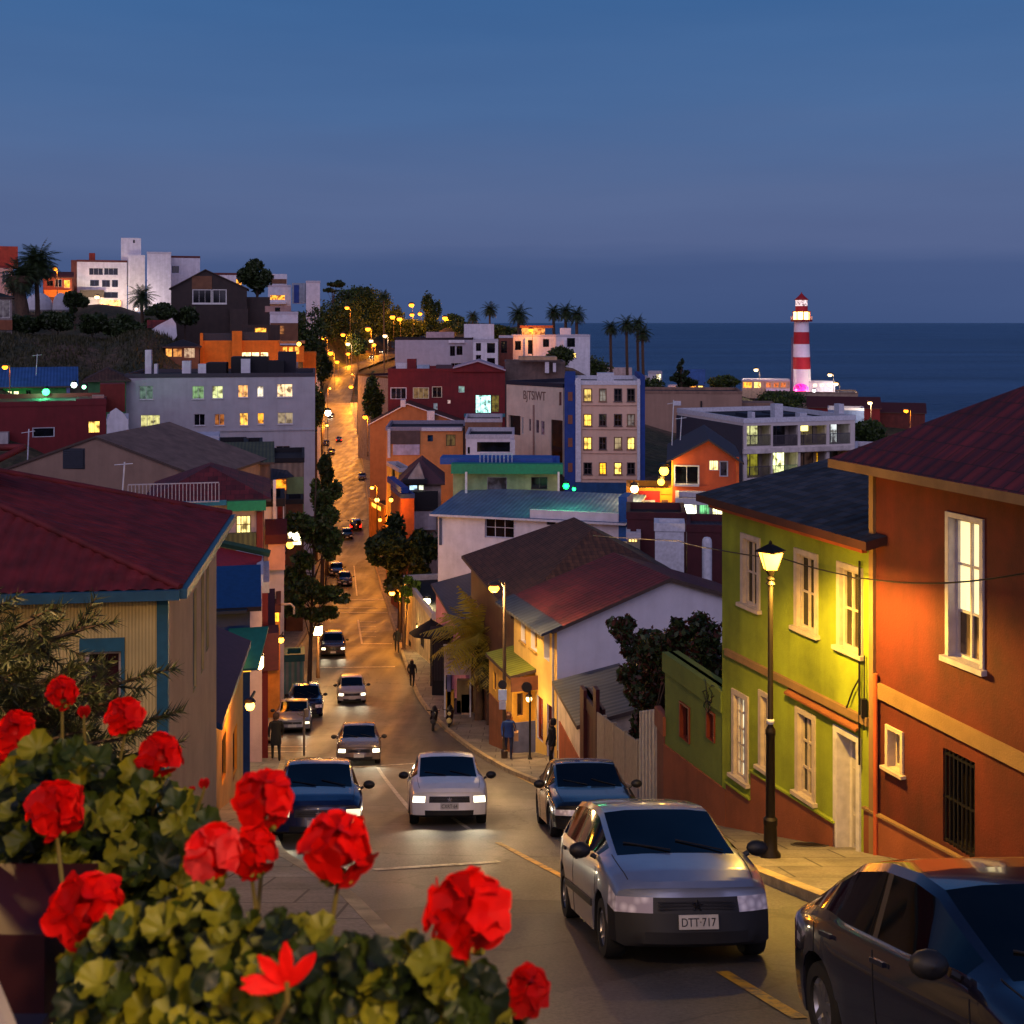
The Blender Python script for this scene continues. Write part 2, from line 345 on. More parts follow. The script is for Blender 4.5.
x = mixc(nt, 1., c1, c2, 'MULTIPLY'); x = mixc(nt, 1., x, c3, 'MULTIPLY'); x = mixc(nt, 1., x, c4, 'MULTIPLY'); x = mixc(nt, .9, x, crack, 'MULTIPLY'); nt.links.new(x, p.inputs['Base Color'])
rg = ramp(nt, lng.outputs[0], [(.36, (.50,)*3), (.62, (.66,)*3)]); nt.links.new(rg, p.inputs['Roughness']); p.inputs['Specular IOR Level'].default_value = .6
bumpn(nt, p, fine.outputs[0], .3, .006); ASPH = m
road_off = lambda Y: .0
strip('road', ASPH, -28, 650, lambda Y: ip(XL, Y), lambda Y: ip(XR, Y), road_off, 8)
# pavement slabs
m, nt, p = nodes('pavement_slabs')
br = N(nt, 'TexBrick', i_Scale=1.); br.inputs['Brick Width'].default_value = 1.3; br.inputs['Row Height'].default_value = 1.1; br.inputs['Mortar Size'].default_value = .02
br.inputs['Color1'].default_value = (.19, .165, .14, 1); br.inputs['Color2'].default_value = (.26, .23, .19, 1); br.inputs['Mortar'].default_value = (.07, .06, .05, 1); nt.links.new(coord(nt), br.inputs[0])
n = N(nt, 'TexNoise', i_Scale=.8, i_Detail=9., i_Roughness=.7); nt.links.new(coord(nt), n.inputs[0]); g = N(nt, 'TexNoise', i_Scale=22., i_Detail=4.); nt.links.new(coord(nt), g.inputs[0])
x = mixc(nt, 1., br.outputs[0], ramp(nt, n.outputs[0], [(.3, (.5,)*3), (.7, (1.35,)*3)]), 'MULTIPLY'); x = mixc(nt, 1., x, ramp(nt, g.outputs[0], [(.3, (.75,)*3), (.7, (1.2,)*3)]), 'MULTIPLY')
nt.links.new(x, p.inputs['Base Color']); p.inputs['Roughness'].default_value = .75; bumpn(nt, p, g.outputs[0], .4, .015); PAVE = m
KERB = plaster('b9a47c', .8, .3, 2.5, 'kerb'); KERBY = plaster('c9a040', .75, .35, 2.5, 'kerb')
KH = .14
def sidewalk(name, T, sgn, YA, YB, wd):
    strip(name, PAVE, YA, YB, lambda Y: ip(T, Y)+sgn*.2, lambda Y: ip(T, Y)+sgn*(wd(Y)), lambda Y: KH-.004, 3)
    k = strip('kerb', KERB, YA, YB, lambda Y: ip(T, Y), lambda Y: ip(T, Y)+sgn*.2, lambda Y: KH, 1)
    me = k.data; bm = bmesh.new(); bm.from_mesh(me); r = bmesh.ops.extrude_face_region(bm, geom=bm.faces[:])
    for v in [g for g in r['geom'] if isinstance(g, bmesh.types.BMVert)]: v.co.z -= KH+.12
    bmesh.ops.recalc_face_normals(bm, faces=bm.faces); bm.to_mesh(me); bm.free()
    for q in me.polygons: q.use_smooth = False
    return k
sidewalk('right_sidewalk', XR, 1, -20, 430, lambda Y: 3.9)
sidewalk('left_sidewalk', XL, -1, -20, 46.5, lambda Y: 3.6)
sidewalk('left_sidewalk', XL, -1, 52.5, 430, lambda Y: 3.6)
strip('side_street', ASPH, 46.5, 52.5, lambda Y: -22, lambda Y: ip(XL, Y)+.05, lambda Y: -.02, 4, step=.5)

# painted markings, thin sheets 4 mm proud of the asphalt
def paintm(c, k):
    m, nt, p = nodes('road_paint'); n = N(nt, 'TexNoise', i_Scale=5., i_Detail=8., i_Roughness=.75); nt.links.new(coord(nt), n.inputs[0])
    C = lin(c); nt.links.new(ramp(nt, n.outputs[0], [(.38, (.09, .08, .07)), (.5, tuple(x*.7 for x in C[:3])), (.7, C[:3])]), p.inputs['Base Color']); p.inputs['Roughness'].default_value = .55; return m
PY = paintm('e0a92c', 1); PW = paintm('d8cfbd', 2)
def mark(pts, wd, mat, name='road_marking'):
    P = []
    for (u0, v0), (u1, v1) in zip(pts[:-1], pts[1:]):
        a, b = G(u0, v0), G(u1, v1); n = max(1, int((b-a).length/.7))
        for k in range(n): P.append(a.lerp(b, k/n))
    P.append(G(*pts[-1])); mb = MB(); L = []
    for i, q in enumerate(P):
        d = (P[min(i+1, len(P)-1)]-P[max(i-1, 0)]); d.z = 0; d.normalize(); s = Vector((-d.y, d.x, 0))*wd/2
        L.append([Vector((e.x, e.y, roadz(e.x, e.y)+.006+q.y*.0002)) for e in (q-s, q+s)])
    for a, b in zip(L[:-1], L[1:]): mb.face([a[0], b[0], b[1], a[1]])
    structure(mb, name, mat)
mark([(800, 1019), (722, 972)], .13, PY); mark([(580, 886), (498, 843)], .12, PY); mark([(470, 830), (452, 818)], .1, PW)
mark([(374, 870), (500, 862)], .22, PW); mark([(330, 769), (425, 763)], .25, PW); mark([(411, 811), (378, 768)], .12, PW)
mark([(362, 644), (392, 644)], .35, PW); mark([(358, 620), (362, 644)], .15, PW)
for v in (622, 627, 632, 637): mark([(360, v), (376, v)], .22, PW)
mark([(357, 596), (354, 566)], .12, PW); mark([(338, 600), (385, 600)], .5, PW)
for v in (608, 613): mark([(338, v), (392, v)], .35, PW)
for v in (747, 752): mark([(262, v), (306, v)], .3, PW, 'crosswalk_marking')
mark([(320, 668), (395, 667)], .25, PW); mark([(332, 520), (366, 520)], .4, PW)
mark([(445, 731), (480, 747), (548, 792)], .10, PY)
# ------------------------------------------------------------------ buildings
class Fr:
    """a vertical wall plane: s along it (left to right seen from outside), t outward, z up"""
    def __init__(s, A, B):
        s.A = Vector((A[0], A[1], 0)); d = Vector((B[0]-A[0], B[1]-A[1], 0)); s.L = d.length; s.e = d/s.L; s.n = Vector((s.e.y, -s.e.x, 0))
    def P(s, a, t, z): return Vector((s.A.x+s.e.x*a+s.n.x*t, s.A.y+s.e.y*a+s.n.y*t, z))
    def px(s, u, v, t=0):
        d = Vector(((u-512)/F, 1, 0)); q = s.A+s.n*t; k = q.dot(s.n)/d.dot(s.n); p = d*k
        return (p-s.A).dot(s.e), HC-(v-VH)/F*p.y
DW = 'd8d4d0'
def wst(f=DW, g=None, l=None, s=2.5, nx=2, ny=1, rec=.12, sill=.0, bar=.05, casing=0., fold=True):
    return dict(f=f, g=g, l=l, s=s, nx=nx, ny=ny, rec=rec, sill=sill, bar=bar, casing=casing, fold=fold)
ST = {'d': wst(), 'k': wst(f='2a2422'), 'b': wst(f='3a4668'), 'y': wst(l='ffcf6a', s=2.6), 'o': wst(l='ffa030', s=2.4), 'w': wst(l='fff0c0', s=3), 'g': wst(l='c8f0a0', s=1.3),
      'c': wst(l='b8fff0', s=2.2, nx=3, ny=2), 'h': wst(f=None, nx=1, ny=1, rec=.3), 'hl': wst(f=None, nx=1, ny=1, l='ffe9a8', s=3.)}
def grid_wall(mb, fr, s0, s1, z0, z1, holes, m=0):
    holes = [(max(h[0], s0), min(h[1], s1), max(h[2], z0), min(h[3], z1), h[4]) for h in holes]
    S = sorted({round(x, 4) for x in [s0, s1]+[q for h in holes for q in h[:2]]}); Z = sorted({round(x, 4) for x in [z0, z1]+[q for h in holes for q in h[2:4]]})
    for a, b in zip(S[:-1], S[1:]):
        for c, d in zip(Z[:-1], Z[1:]):
            ms, mz_ = (a+b)/2, (c+d)/2
            if any(h[0] < ms < h[1] and h[2] < mz_ < h[3] for h in holes): continue
            mb.face([fr.P(a, 0, c), fr.P(b, 0, c), fr.P(b, 0, d), fr.P(a, 0, d)], m)
    for a, b, c, d, r in holes:
        for (x0, y0), (x1, y1) in (((a, c), (b, c)), ((b, c), (b, d)), ((b, d), (a, d)), ((a, d), (a, c))):
            mb.face([fr.P(x0, 0, y0), fr.P(x1, 0, y1), fr.P(x1, -r, y1), fr.P(x0, -r, y0)], m)
def fbox(mb, fr, a, b, t0, t1, z0, z1, m=0):
    c = [fr.P(x, t, z) for z in (z0, z1) for x, t in ((a, t1), (b, t1), (b, t0), (a, t0))]; mb.hexa(c, m)
def window(fr, a, b, c, d, st, parent, name='window'):
    r = st['rec']; bw = st['bar']; mb = MB(); fm = plain(st['f'], .5, name='window_frame_paint') if st['f'] else None
    pm = MB(); pm.face([fr.P(a, -r+.0, c), fr.P(b, -r, c), fr.P(b, -r, d), fr.P(a, -r, d)])
    gm = lit(st['l'], st['s'], st['fold']) if st['l'] else (glass(st['g']) if st['g'] else glass())
    if fm is None: return pm.build(name, gm, parent)
    y0, y1 = -r+.004, -r+.05
    for q in ((a, a+bw, c, d), (b-bw, b, c, d), (a+bw, b-bw, c, c+bw), (a+bw, b-bw, d-bw, d)): fbox(mb, fr, q[0], q[1], y0, y1, q[2], q[3])
    for k in range(1, st['nx']): x = a+(b-a)*k/st['nx']; fbox(mb, fr, x-bw*.4, x+bw*.4, y0+.004, y1-.004, c+bw, d-bw)
    for k in range(1, st['ny']): z = c+(d-c)*k/st['ny']; fbox(mb, fr, a+bw, b-bw, y0+.008, y1-.008, z-bw*.35, z+bw*.35)
    if st['casing']:
        for q in ((a, a+.004, c, d), (b-.004, b, c, d), (a, b, c, c+.004), (a, b, d-.004, d)): fbox(mb, fr, q[0], q[1], y1+.001, .03, q[2], q[3])
        k = st['casing']; 
        for q in ((a-k, a, c, d), (b, b+k, c, d), (a-k, b+k, d, d+k)): fbox(mb, fr, q[0], q[1], -.03, .035, q[2], q[3])
    o = mb.build(name, fm, parent)
    pm.build('pane', gm, o)
    if st['sill']:
        sm = MB(); fbox(sm, fr, a-st['casing']-.05, b+st['casing']+.05, -.04, .10, c-st['sill'], c-.002); sm.build('sill', fm, o)
    return o
def slab(mb, pts, th, m=0, em=None):
    """a roof plane: top polygon given, plus its thickness downwards"""
    em = m if em is None else em
    P = [Vector(p) for p in pts]; nr = (P[1]-P[0]).cross(P[2]-P[0]).normalized()
    if nr.z < 0: P = P[::-1]; nr = -nr
    e = max(((P[(i+1) % len(P)]-P[i]) for i in range(len(P))), key=lambda d: d.length*(1 if abs(d.z) < .02 else .01)).normalized(); vd = nr.cross(e)
    mb.face(P, m, [(p.dot(e), p.dot(vd)) for p in P])
    Q = [p-Vector((0, 0, th)) for p in P]; mb.face(Q[::-1], em)
    for i in range(len(P)): j = (i+1) % len(P); mb.face([Q[i], Q[j], P[j], P[i]], em)
class B:
    def __init__(s, name, label, cat, l, r, D, vtop, wall, roof=('flat',), rm=None, wins=(), swins=(), ov=.35, zb=None, group=None, height=None, trim=None, eav=None):
        (uL, YL), (uR, YR) = l, r
        if abs(YR/YL-1) < .025 and YL > 30:      # faces the viewpoint's side of town: no flank seen
            rl, rr = Vector(((uL-512)/F, 1)), Vector(((uR-512)/F, 1))
            YR = YL*rl.dot(rr)/rr.dot(rr) if uL+uR < 1024 else YL*rl.dot(rl)/rr.dot(rl)
        A = ((uL-512)/F*YL, YL); Bp = ((uR-512)/F*YR, YR); f = Fr(A, Bp); s.f = f; s.D = D; s.L = f.L
        s.zt = HC-(vtop-VH)/F*YL
        c = [f.P(0, 0, 0), f.P(f.L, 0, 0), f.P(f.L, -D, 0), f.P(0, -D, 0)]
        s.zb = (min(groundz(p.x, p.y) for p in c)-.6 if zb is None else zb)
        if height: s.zb = s.zt-height
        s.R = Fr(c[1], c[2]); s.Bk = Fr(c[2], c[3]); s.Lf = Fr(c[3], c[0])
        s.o = thing(name, label, cat, f.P(f.L/2, -D/2, s.zb), group)
        s.wm = wall; H = {'F': [], 'R': [], 'L': [], 'B': []}; todo = []
        for w_ in wins: todo.append(('F',)+tuple(w_))
        todo += list(swins)
        FR = {'F': f, 'R': s.R, 'L': s.Lf, 'B': s.Bk}; outw = []
        for face, u0, v0, u1, v1, stn in todo:
            fr = FR[face]; st = ST[stn] if isinstance(stn, str) else stn
            a = fr.px(u0, 400)[0]; b = fr.px(u1, 400)[0]; um = (u0+u1)/2; d = fr.px(um, v0)[1]; c_ = fr.px(um, v1)[1]
            if a > b: a, b = b, a
            a = max(a, .05); b = min(b, fr.L-.05)
            if b-a < .1: continue
            d = min(d, s.zt-.05); c_ = max(c_, s.zb+.05)
            if d-c_ < .1: continue
            H[face].append((a, b, c_, d, st['rec'])); outw.append((fr, a, b, c_, d, st))
        mb = MB()
        for k, fr in FR.items(): grid_wall(mb, fr, 0, fr.L, s.zb, s.zt, H[k])
        rk = roof[0]; rb = MB(); L = s.L; P = f.P; zt = s.zt
        if rk == 'flat':
            rb.face([P(.2, -.2, zt-.35), P(L-.2, -.2, zt-.35), P(L-.2, -D+.2, zt-.35), P(.2, -D+.2, zt-.35)])
            for a, b, t0, t1 in ((-.05, L+.05, -.2, .05), (-.05, L+.05, -D-.05, -D+.2)): fbox(rb, f, a, b, t0, t1, zt-.36, zt+.06, 1)
            for a, b in ((-.05, .2), (L-.2, L+.05)): fbox(rb, f, a, b, -D+.2, -.2, zt-.36, zt+.058, 1)
        elif rk == 'gt':      # ridge runs back from the front, gable faces front
            h = roof[1]; rs = roof[2] if len(roof) > 2 else .5; x = L*rs
            for t, w2 in ((0, 1), (-D, -1)):
                tri = [P(0, t, zt), P(L, t, zt), P(x, t, zt+h)]; mb.face(tri if w2 > 0 else tri[::-1])
            k1 = h/x; k2 = h/(L-x)
            slab(rb, [P(-ov, ov, zt-ov*k1+.1), P(x, ov, zt+h+.1), P(x, -D-ov, zt+h+.1), P(-ov, -D-ov, zt-ov*k1+.1)], .14, 0, 1)
            slab(rb, [P(x, ov, zt+h+.1), P(L+ov, ov, zt-ov*k2+.1), P(L+ov, -D-ov, zt-ov*k2+.1), P(x, -D-ov, zt+h+.1)], .14, 0, 1)
        elif rk == 'gs':      # ridge parallel to the front
            h = roof[1]; k = h/(D/2)
            for x, w2 in ((0, 1), (L, -1)):
                tri = [P(x, -D, zt), P(x, 0, zt), P(x, -D/2, zt+h)]; mb.face(tri if w2 > 0 else tri[::-1])
            slab(rb, [P(-ov, ov, zt-ov*k+.1), P(L+ov, ov, zt-ov*k+.1), P(L+ov, -D/2, zt+h+.1), P(-ov, -D/2, zt+h+.1)], .14, 0, 1)
            slab(rb, [P(-ov, -D/2, zt+h+.1), P(L+ov, -D/2, zt+h+.1), P(L+ov, -D-ov, zt-ov*k+.1), P(-ov, -D-ov, zt-ov*k+.1)], .14, 0, 1)
        elif rk == 'hip':
            h = roof[1]; q = min(L, D)/2+ov; k = h/q; z0 = zt+.05
            c = [P(-ov, ov, z0), P(L+ov, ov, z0), P(L+ov, -D-ov, z0), P(-ov, -D-ov, z0)]
            if L >= D: r1, r2 = P(-ov+q, -D/2, z0+h), P(L+ov-q, -D/2, z0+h)
            else: r1, r2 = P(L/2, ov-q, z0+h), P(L/2, -D-ov+q, z0+h)
            if L >= D: fs = ([c[0], c[1], r2, r1], [c[1], c[2], r2], [c[2], c[3], r1, r2], [c[3], c[0], r1])
            else: fs = ([c[0], c[1], r1], [c[1], c[2], r2, r1], [c[2], c[3], r2], [c[3], c[0], r1, r2])
            for q_ in fs: 
                q_ = [v for i, v in enumerate(q_) if (v-q_[i-1]).length > .02]; slab(rb, q_, .14, 0, 1)
        elif rk == 'shed':    # rises towards the back by h
            h = roof[1]; k = h/D
            for x, w2 in ((0, 1), (L, -1)):
                tri = [P(x, -D, zt), P(x, 0, zt), P(x, -D, zt+h)]; mb.face(tri if w2 > 0 else tri[::-1])
            mb.face([P(L, -D, zt), P(0, -D, zt), P(0, -D, zt+h), P(L, -D, zt+h)])
            slab(rb, [P(-ov, ov, zt-ov*k+.1), P(L+ov, ov, zt-ov*k+.1), P(L+ov, -D-ov, zt+h+ov*k+.1), P(-ov, -D-ov, zt+h+ov*k+.1)], .14, 0, 1)
        s.wall = mb.build('wall', wall, s.o)
        s.roof = rb.build('roof', [rm or plain('2b2930', .9), trim or (plain('b9b4bd', .7) if roof[0] == 'flat' else plain('4a3a34', .8))], s.o)
        for q in outw: window(*q, s.o)
    def box(s, name, mat, a, b, t0, t1, z0, z1, fr=None, parent=None):
        mb = MB(); fbox(mb, fr or s.f, a, b, t0, t1, z0, z1); return mb.build(name, mat, parent or s.o)
    def pbox(s, name, mat, u0, v0, u1, v1, t0, t1, fr=None, zlo=None, parent=None):
        fr = fr or s.f; a = fr.px(u0, 400, t1)[0]; b = fr.px(u1, 400, t1)[0]; um = (u0+u1)/2
        if a > b: a, b = b, a
        return s.box(name, mat, a, b, t0, t1, fr.px(um, v1, t1)[1] if zlo is None else zlo, fr.px(um, v0, t1)[1], fr, parent)
def railing(b, fr, a, c, z0, z1, mat, t=0, step=.14, parent=None, name='railing', r=.018):
    mb = MB(); n = max(2, int((c-a)/step))
    for k in range(n+1): x = a+(c-a)*k/n; fbox(mb, fr, x-r, x+r, t-r, t+r, z0, z1)
    for z in (z0, z1): fbox(mb, fr, a, c, t-r*1.5, t+r*1.5, z, z+r*3)
    return mb.build(name, mat, parent or b.o)
def text(s, mat, origin, ex, up, h, wd, parent, name='lettering', depth=.01):
    cu = bpy.data.curves.new('t', 'FONT'); cu.body = s; cu.size = 1; cu.extrude = .01
    t = bpy.data.objects.new('t', cu); COL.objects.link(t); dg = bpy.context.evaluated_depsgraph_get(); me = bpy.data.meshes.new_from_object(t.evaluated_get(dg))
    bpy.data.objects.remove(t); xs = [v.co.x for v in me.vertices]; ys_ = [v.co.y for v in me.vertices]; x0, x1, y0, y1 = min(xs), max(xs), min(ys_), max(ys_)
    ex = Vector(ex).normalized(); up = Vector(up).normalized(); nr = ex.cross(up); off = WL[parent.name]
    for v in me.vertices: c = v.co.copy(); v.co = Vector(origin)-off+ex*((c.x-x0)/(x1-x0)*wd)+up*((c.y-y0)/(y1-y0)*h)+nr*(c.z/.01*depth)
    me.materials.clear(); me.materials.append(mat); o = bpy.data.objects.new(name, me); COL.objects.link(o); o.parent = parent; WL[o.name] = off; return o
# ------------------------------------------------------------------ materials of the town
WHT = plaster('d9d5dc', .85, .12); GRY = plaster('a9a8b0', .9, .1, .6); GRYD = plaster('55545e', .9, .15); CRM = plaster('d8c2ae', .9, .12, .7); PNK = plaster('c9a59a', .9, .12)
MAR = plaster('6e1c22', .85, .15, .8); MARR = plain('3d1218', .8, name='dark_red_roof'); TAN = plaster('c98a52', .9, .12); BRN = plaster('8a6c5a', .92, .15, .7); DBRN = stripes('3a2a26', '241a18', 5)
ORW = plaster('e07a1c', .85, .12); ORR = plaster('b5532a', .85, .15); YEL = plaster('e8bb4a', .85, .12); BLU = plaster('1d3f8a', .8, .15); BLUM = stripes('3a5f9a', '2a4a80', 3.2, .45); GRN = plaster('7f9a68', .9, .15)
TMAR = tiles('5c1a24', '481420', 3.6, 2.6); TMARB = tiles('6a2024', '4a151c', 2.2, 2.2, .75, .6); TSL = tiles('3c3e46', '1c1e24', 3.2, 4.5, .8, 1.); TBRN = tiles('4e3228', '3a241f', 3, 4, .85, .8); SLT = stripes('39404e', '2b303b', 3, .5)
BRK = plaster('8a5238', .9, .2, 2.); BLK = plain('15131a', .8, name='tar_roof'); CONC = plaster('8f8a88', .9, .2); TEAL = plain('1a6a72', .6); TGRN = plain('146048', .55); PURP = plaster('8a6a8a', .85, .12)
METW = plain('c9c9d2', .45, name='white_metal'); IRON = plain('17151a', .5, .4, name='dark_iron'); WOOD = stripes('8a5a3a', '5c3a26', 6); OLV = stripes('5a5a34', '45452a', 4)

# ================= far left hill top
b = B('pink_house', 'pale pink house with a red top storey behind the fat palm at far left', 'house', (-60, 235), (13, 235), 9, 265, PNK, ('flat',), BLK, wins=[(2, 272, 9, 282, 'd')], trim=MAR)
b.box('top_storey', plaster('a03a28', .8), 6, 14.1, -6, -.6, b.zt-.3, b.zt+4, None)
b = B('brick_house', 'small terracotta house with an orange lamp on its roof corner beside the tall palm', 'house', (43, 240), (72, 240), 10, 277, plaster('8a4634', .85), ('gs', 1.2), MARR, wins=[(55, 279, 62, 287, 'd'), (64, 280, 70, 288, 'o'), (47, 281, 53, 286, 'k')])
b.pbox('porch', ORW, 44, 290, 71, 297, 0, 2)
b = B('hillside_cottage', 'grey cottage with a curtained window cut by the left edge below the palms', 'cottage', (-40, 165), (12, 165), 8, 297, plaster('8a7f7c', .9), ('hip', 1.2), plain('14201c', .8), wins=[(-4, 300, 10, 318, wst(l='8a8088', s=.25))])
b.pbox('plinth', BRK, -38, 320, 12.3, 330, 0, .2)
b = B('apartment_block', 'white hotel block with strip windows and a tall square tower on the hilltop', 'hotel', (77, 250), (127, 250), 12, 260, WHT, ('flat',), BLK, wins=[(89, 268, 103, 275, wst(nx=3)), (104, 268, 118, 275, wst(nx=3)), (90, 280, 99, 286, 'b'), (102, 280, 110, 287, 'b'), (112, 280, 118, 287, 'b'), (104, 292, 118, 298, 'b')], trim=plain('5c2a26', .8))
b.pbox('tower', WHT, 121, 238, 141, 285, -6, -1); b.pbox('tower', WHT, 128, 255, 145, 312, -8, .4); b.pbox('chimney', plaster('a04030'), 89, 253, 95, 262, -5, -3.4)
b.pbox('side_wing', plaster('6a3a34'), 71, 260, 77, 296, -9, -.3); b.pbox('entrance_canopy', plain('4a4038', .8), 80, 290, 104, 297, 0, 3)
b.pbox('lit_terrace', lit('ffb060', 3.), 100, 300, 121, 306, 1.0, 1.1)
W_ = b.f; b.box('tower_window', glass(), W_.px(133, 240, -.95)[0], W_.px(135, 240, -.95)[0], -1.02, -.95, W_.px(134, 243, -.95)[1], W_.px(134, 240, -.95)[1])
b = B('stair_slab', 'blank white slab tower standing between the hotel and the stepped white block', 'tower block', (147, 246), (171, 246), 8, 252, WHT, ('flat',), BLK, wins=[(145.8, 256, 147.6, 288, 'b')])
b = B('stepped_block', 'stepped white block with two small dark windows at the right end of the hilltop hotel', 'house', (170, 255), (200, 255), 12, 256, WHT, ('flat',), BLK, wins=[(172, 266, 179, 273, 'b'), (173, 276, 180, 283, 'b'), (182, 276, 186, 283, 'b')], trim=plain('5c2a26', .8))
b.pbox('bay', WHT, 171, 274, 187, 286, 0, .5)
# ================= dark gabled house
b = B('gabled_house', 'large dark timber house with a steep gable and twin attic windows above the orange house', 'house', (171, 200), (247, 200), 14, 288, DBRN, ('gt', 3.1, .45), plain('1c1418', .85), wins=[(193, 290, 211, 303, wst(nx=3, sill=.25, casing=.1)), (213, 290, 226, 303, wst(nx=2, sill=.25, casing=.1))])
b.pbox('gable_panel', WOOD, 192, 276, 212, 289, .02, .08); b.pbox('side_slab', stripes('40302c', '2c201e', 5), 230, 309, 248, 333, 0, 1.2)
b.pbox('side_wing', DBRN, 247, 297, 270, 340, -9, -1.5)
b = B('white_bungalow', 'low white house half hidden behind the right slope of the dark gable', 'house', (212, 238), (242, 238), 10, 273, WHT, ('flat',), BLK, wins=[(236, 279, 249, 285, 'o')], trim=plain('5c2a26', .8))
b = B('white_villa', 'three tier white villa with wooden bands right of the round tree on the hill', 'villa', (268, 230), (291, 230), 10, 285, WHT, ('flat',), BLK, wins=[(270, 295, 285, 300, 'o')])
b.pbox('upper_floor', WHT, 271, 274, 287, 286, -7, -1.5); b.pbox('wood_band', WOOD, 271.5, 279, 286.5, 283.6, -1.5, -1.42); b.pbox('canopy', METW, 262, 302, 286, 304, 0, 2.5)
b = B('white_slab_house', 'narrow white house with a blue strip at the right end of the hilltop villas', 'house', (306, 228), (320, 230), 9, 281, WHT, ('flat',), METW)
b.pbox('low_wing', plaster('8a98a8'), 292, 283, 305.5, 303, -6, -.5); b.pbox('blue_strip', BLU, 294, 285, 299, 303, -.5, -.4)
b = B('timber_house', 'two storey house of white band over warm timber boards beside the orange house', 'house', (270, 180), (298, 178), 9, 312, WHT, ('flat',), BLK, wins=[(264, 306, 0, 0, 'd')])
b.pbox('boarding', WOOD, 270.3, 323, 298, 341, 0.0, .1); b.pbox('glazing', lit('c07a40', .8), 271, 326, 284, 334, .11, .16); b.pbox('upper_floor', plaster('b08a80'), 265, 306, 291, 312, -6, -1)
b.pbox('window', glass(), 275, 307.5, 280, 311.5, -.99, -.95)
# ================= orange house and neighbours
b = B('orange_house', 'bright orange house with a glass railed roof terrace and a row of low lit windows', 'house', (201, 165), (280, 163), 10, 341, ORW, ('flat',), BLK, wins=[(242, 352.5, 251, 356, 'hl'), (252, 352.5, 259, 356, 'hl'), (261, 352.5, 268, 356, 'hl')], trim=ORW)
f = b.f
b.pbox('pillar', ORW, 232, 331, 242, 372, 0, .5); b.pbox('corner_post', ORW, 200, 333, 203, 366, 0, .3)
b.pbox('glass_railing', plain('3c3a40', .2), 203, 333, 232, 340.6, -.4, -.3); b.pbox('glass_railing', plain('3c3a40', .2), 242, 332, 268, 340.6, -.4, -.3)
p_ = b.pbox('penthouse', DBRN, 242, 325, 280, 341, -8, -3.5); b.pbox('lit_window', lit('ffa838', 2.6), 255, 328, 266, 337, -3.5, -3.42)
b.pbox('side_wing', ORW, 280, 346, 304, 362, -6, .2); b.pbox('cornice', plaster('b88050'), 279, 341, 305, 343.5, -6.2, .6)
for q in (283, 289, 295): b.pbox('lit_window', lit('ffb040', 2.2), q, 347, q+4, 354, .2, .27)
b = B('orange_annex', 'small orange lit annex stepping down to the street beyond the orange house', 'house', (303, 172), (316, 172), 7, 353, ORW, ('flat',), BLK, trim=ORW)
b = B('garden_house', 'dark roofed low house with warm lit windows left of the orange house', 'house', (165, 160), (199, 160), 7, 347, plaster('6a4c3c'), ('hip', .9), plain('1d1b22', .8), wins=[(165.5, 348.5, 172, 357, wst(l='ffb050', s=1.6, f='8a6a50')), (173, 348.5, 182, 357, wst(l='d89048', s=1.2, f='8a6a50')), (184, 348, 195, 358, wst(l='e8c8a0', s=.8, f='8a6a50', nx=3))])
# rounded white gable
b = B('round_gable_house', 'white house with a rounded blank gable below the dark hedge', 'house', (152, 168), (176, 168), 9, 345, WHT, ('flat',), BLK)
mb = MB(); f = b.f; pts = [f.px(u, v) for u, v in ((150, 346), (151, 330), (158, 325), (172, 318), (176, 324), (177, 336), (172, 343), (166, 346))]
mb.face([f.P(s_, .05, z) for s_, z in pts]); mb.face([f.P(s_, -.25, z) for s_, z in pts][::-1])
for i in range(len(pts)): a_, c_ = pts[i], pts[(i+1) % len(pts)]; mb.face([f.P(a_[0], .05, a_[1]), f.P(c_[0], .05, c_[1]), f.P(c_[0], -.25, c_[1]), f.P(a_[0], -.25, a_[1])])
mb.build('rounded_gable', WHT, b.o); b.pbox('lean_roof', TMARB, 147, 320, 168, 328, -6, -.3)
# ================= grey block of flats
gw = lambda l=None, s=1.5, **k: wst(f='cfccd2', l=l, s=s, rec=.18, sill=.07, **k)
b = B('grey_flats', 'long pale grey block of flats with two rows of lit and dark windows', 'apartment building', (125, 124), (315, 122), 13, 374.5, GRY, ('flat',), BLK,
      wins=[(139, 386, 153, 399.5, gw('8fb09a', .35)), (192, 386, 204, 399, gw('a8d890', .6)), (212, 386, 223, 398.5, gw('e8f0a0', 1.4)), (238, 385, 248, 397.5, gw('ffb868', 1.5)), (257, 386, 263.5, 397, gw('fff0d0', 1.6, nx=1)), (277, 384, 292.5, 397, gw('ffd8a0', 1.9)),
            (140.5, 415, 160, 428, gw('e8e090', 1.1, nx=3)), (194, 414, 205, 425.5, gw()), (214.5, 414, 224.5, 425.5, gw('c07030', .8)), (239.5, 413, 248, 425.5, gw('ffb848', 2.)), (257.5, 413, 264, 424, gw('ffa830', 1.8, nx=1)), (277.5, 412.5, 293, 424, gw('c8b088', .7)),
            (256, 447, 262, 455, gw()), (276, 446, 290, 455.5, gw())], trim=plain('3a3640', .7))
f = b.f
b.pbox('ledge', GRY, 125.3, 430, 315, 431.5, 0, .12)
for u0, v0, u1, v1, m_ in ((145, 350, 151, 376, WHT), (154, 364, 157, 376, WHT), (182, 361, 190.5, 378, WHT), (198, 364, 206, 378, WHT), (241, 359, 250, 378, WHT)): b.pbox('chimney', m_, u0, v0, u1, v1, -4, -3)
b.pbox('rooftop_shed', BLK, 206, 363, 226, 378, -7, -3.2); b.pbox('rooftop_shed', BLK, 231, 357, 268, 378, -8, -4.2); b.pbox('rooftop_shed', BLK, 268, 361, 284, 378, -7, -4)
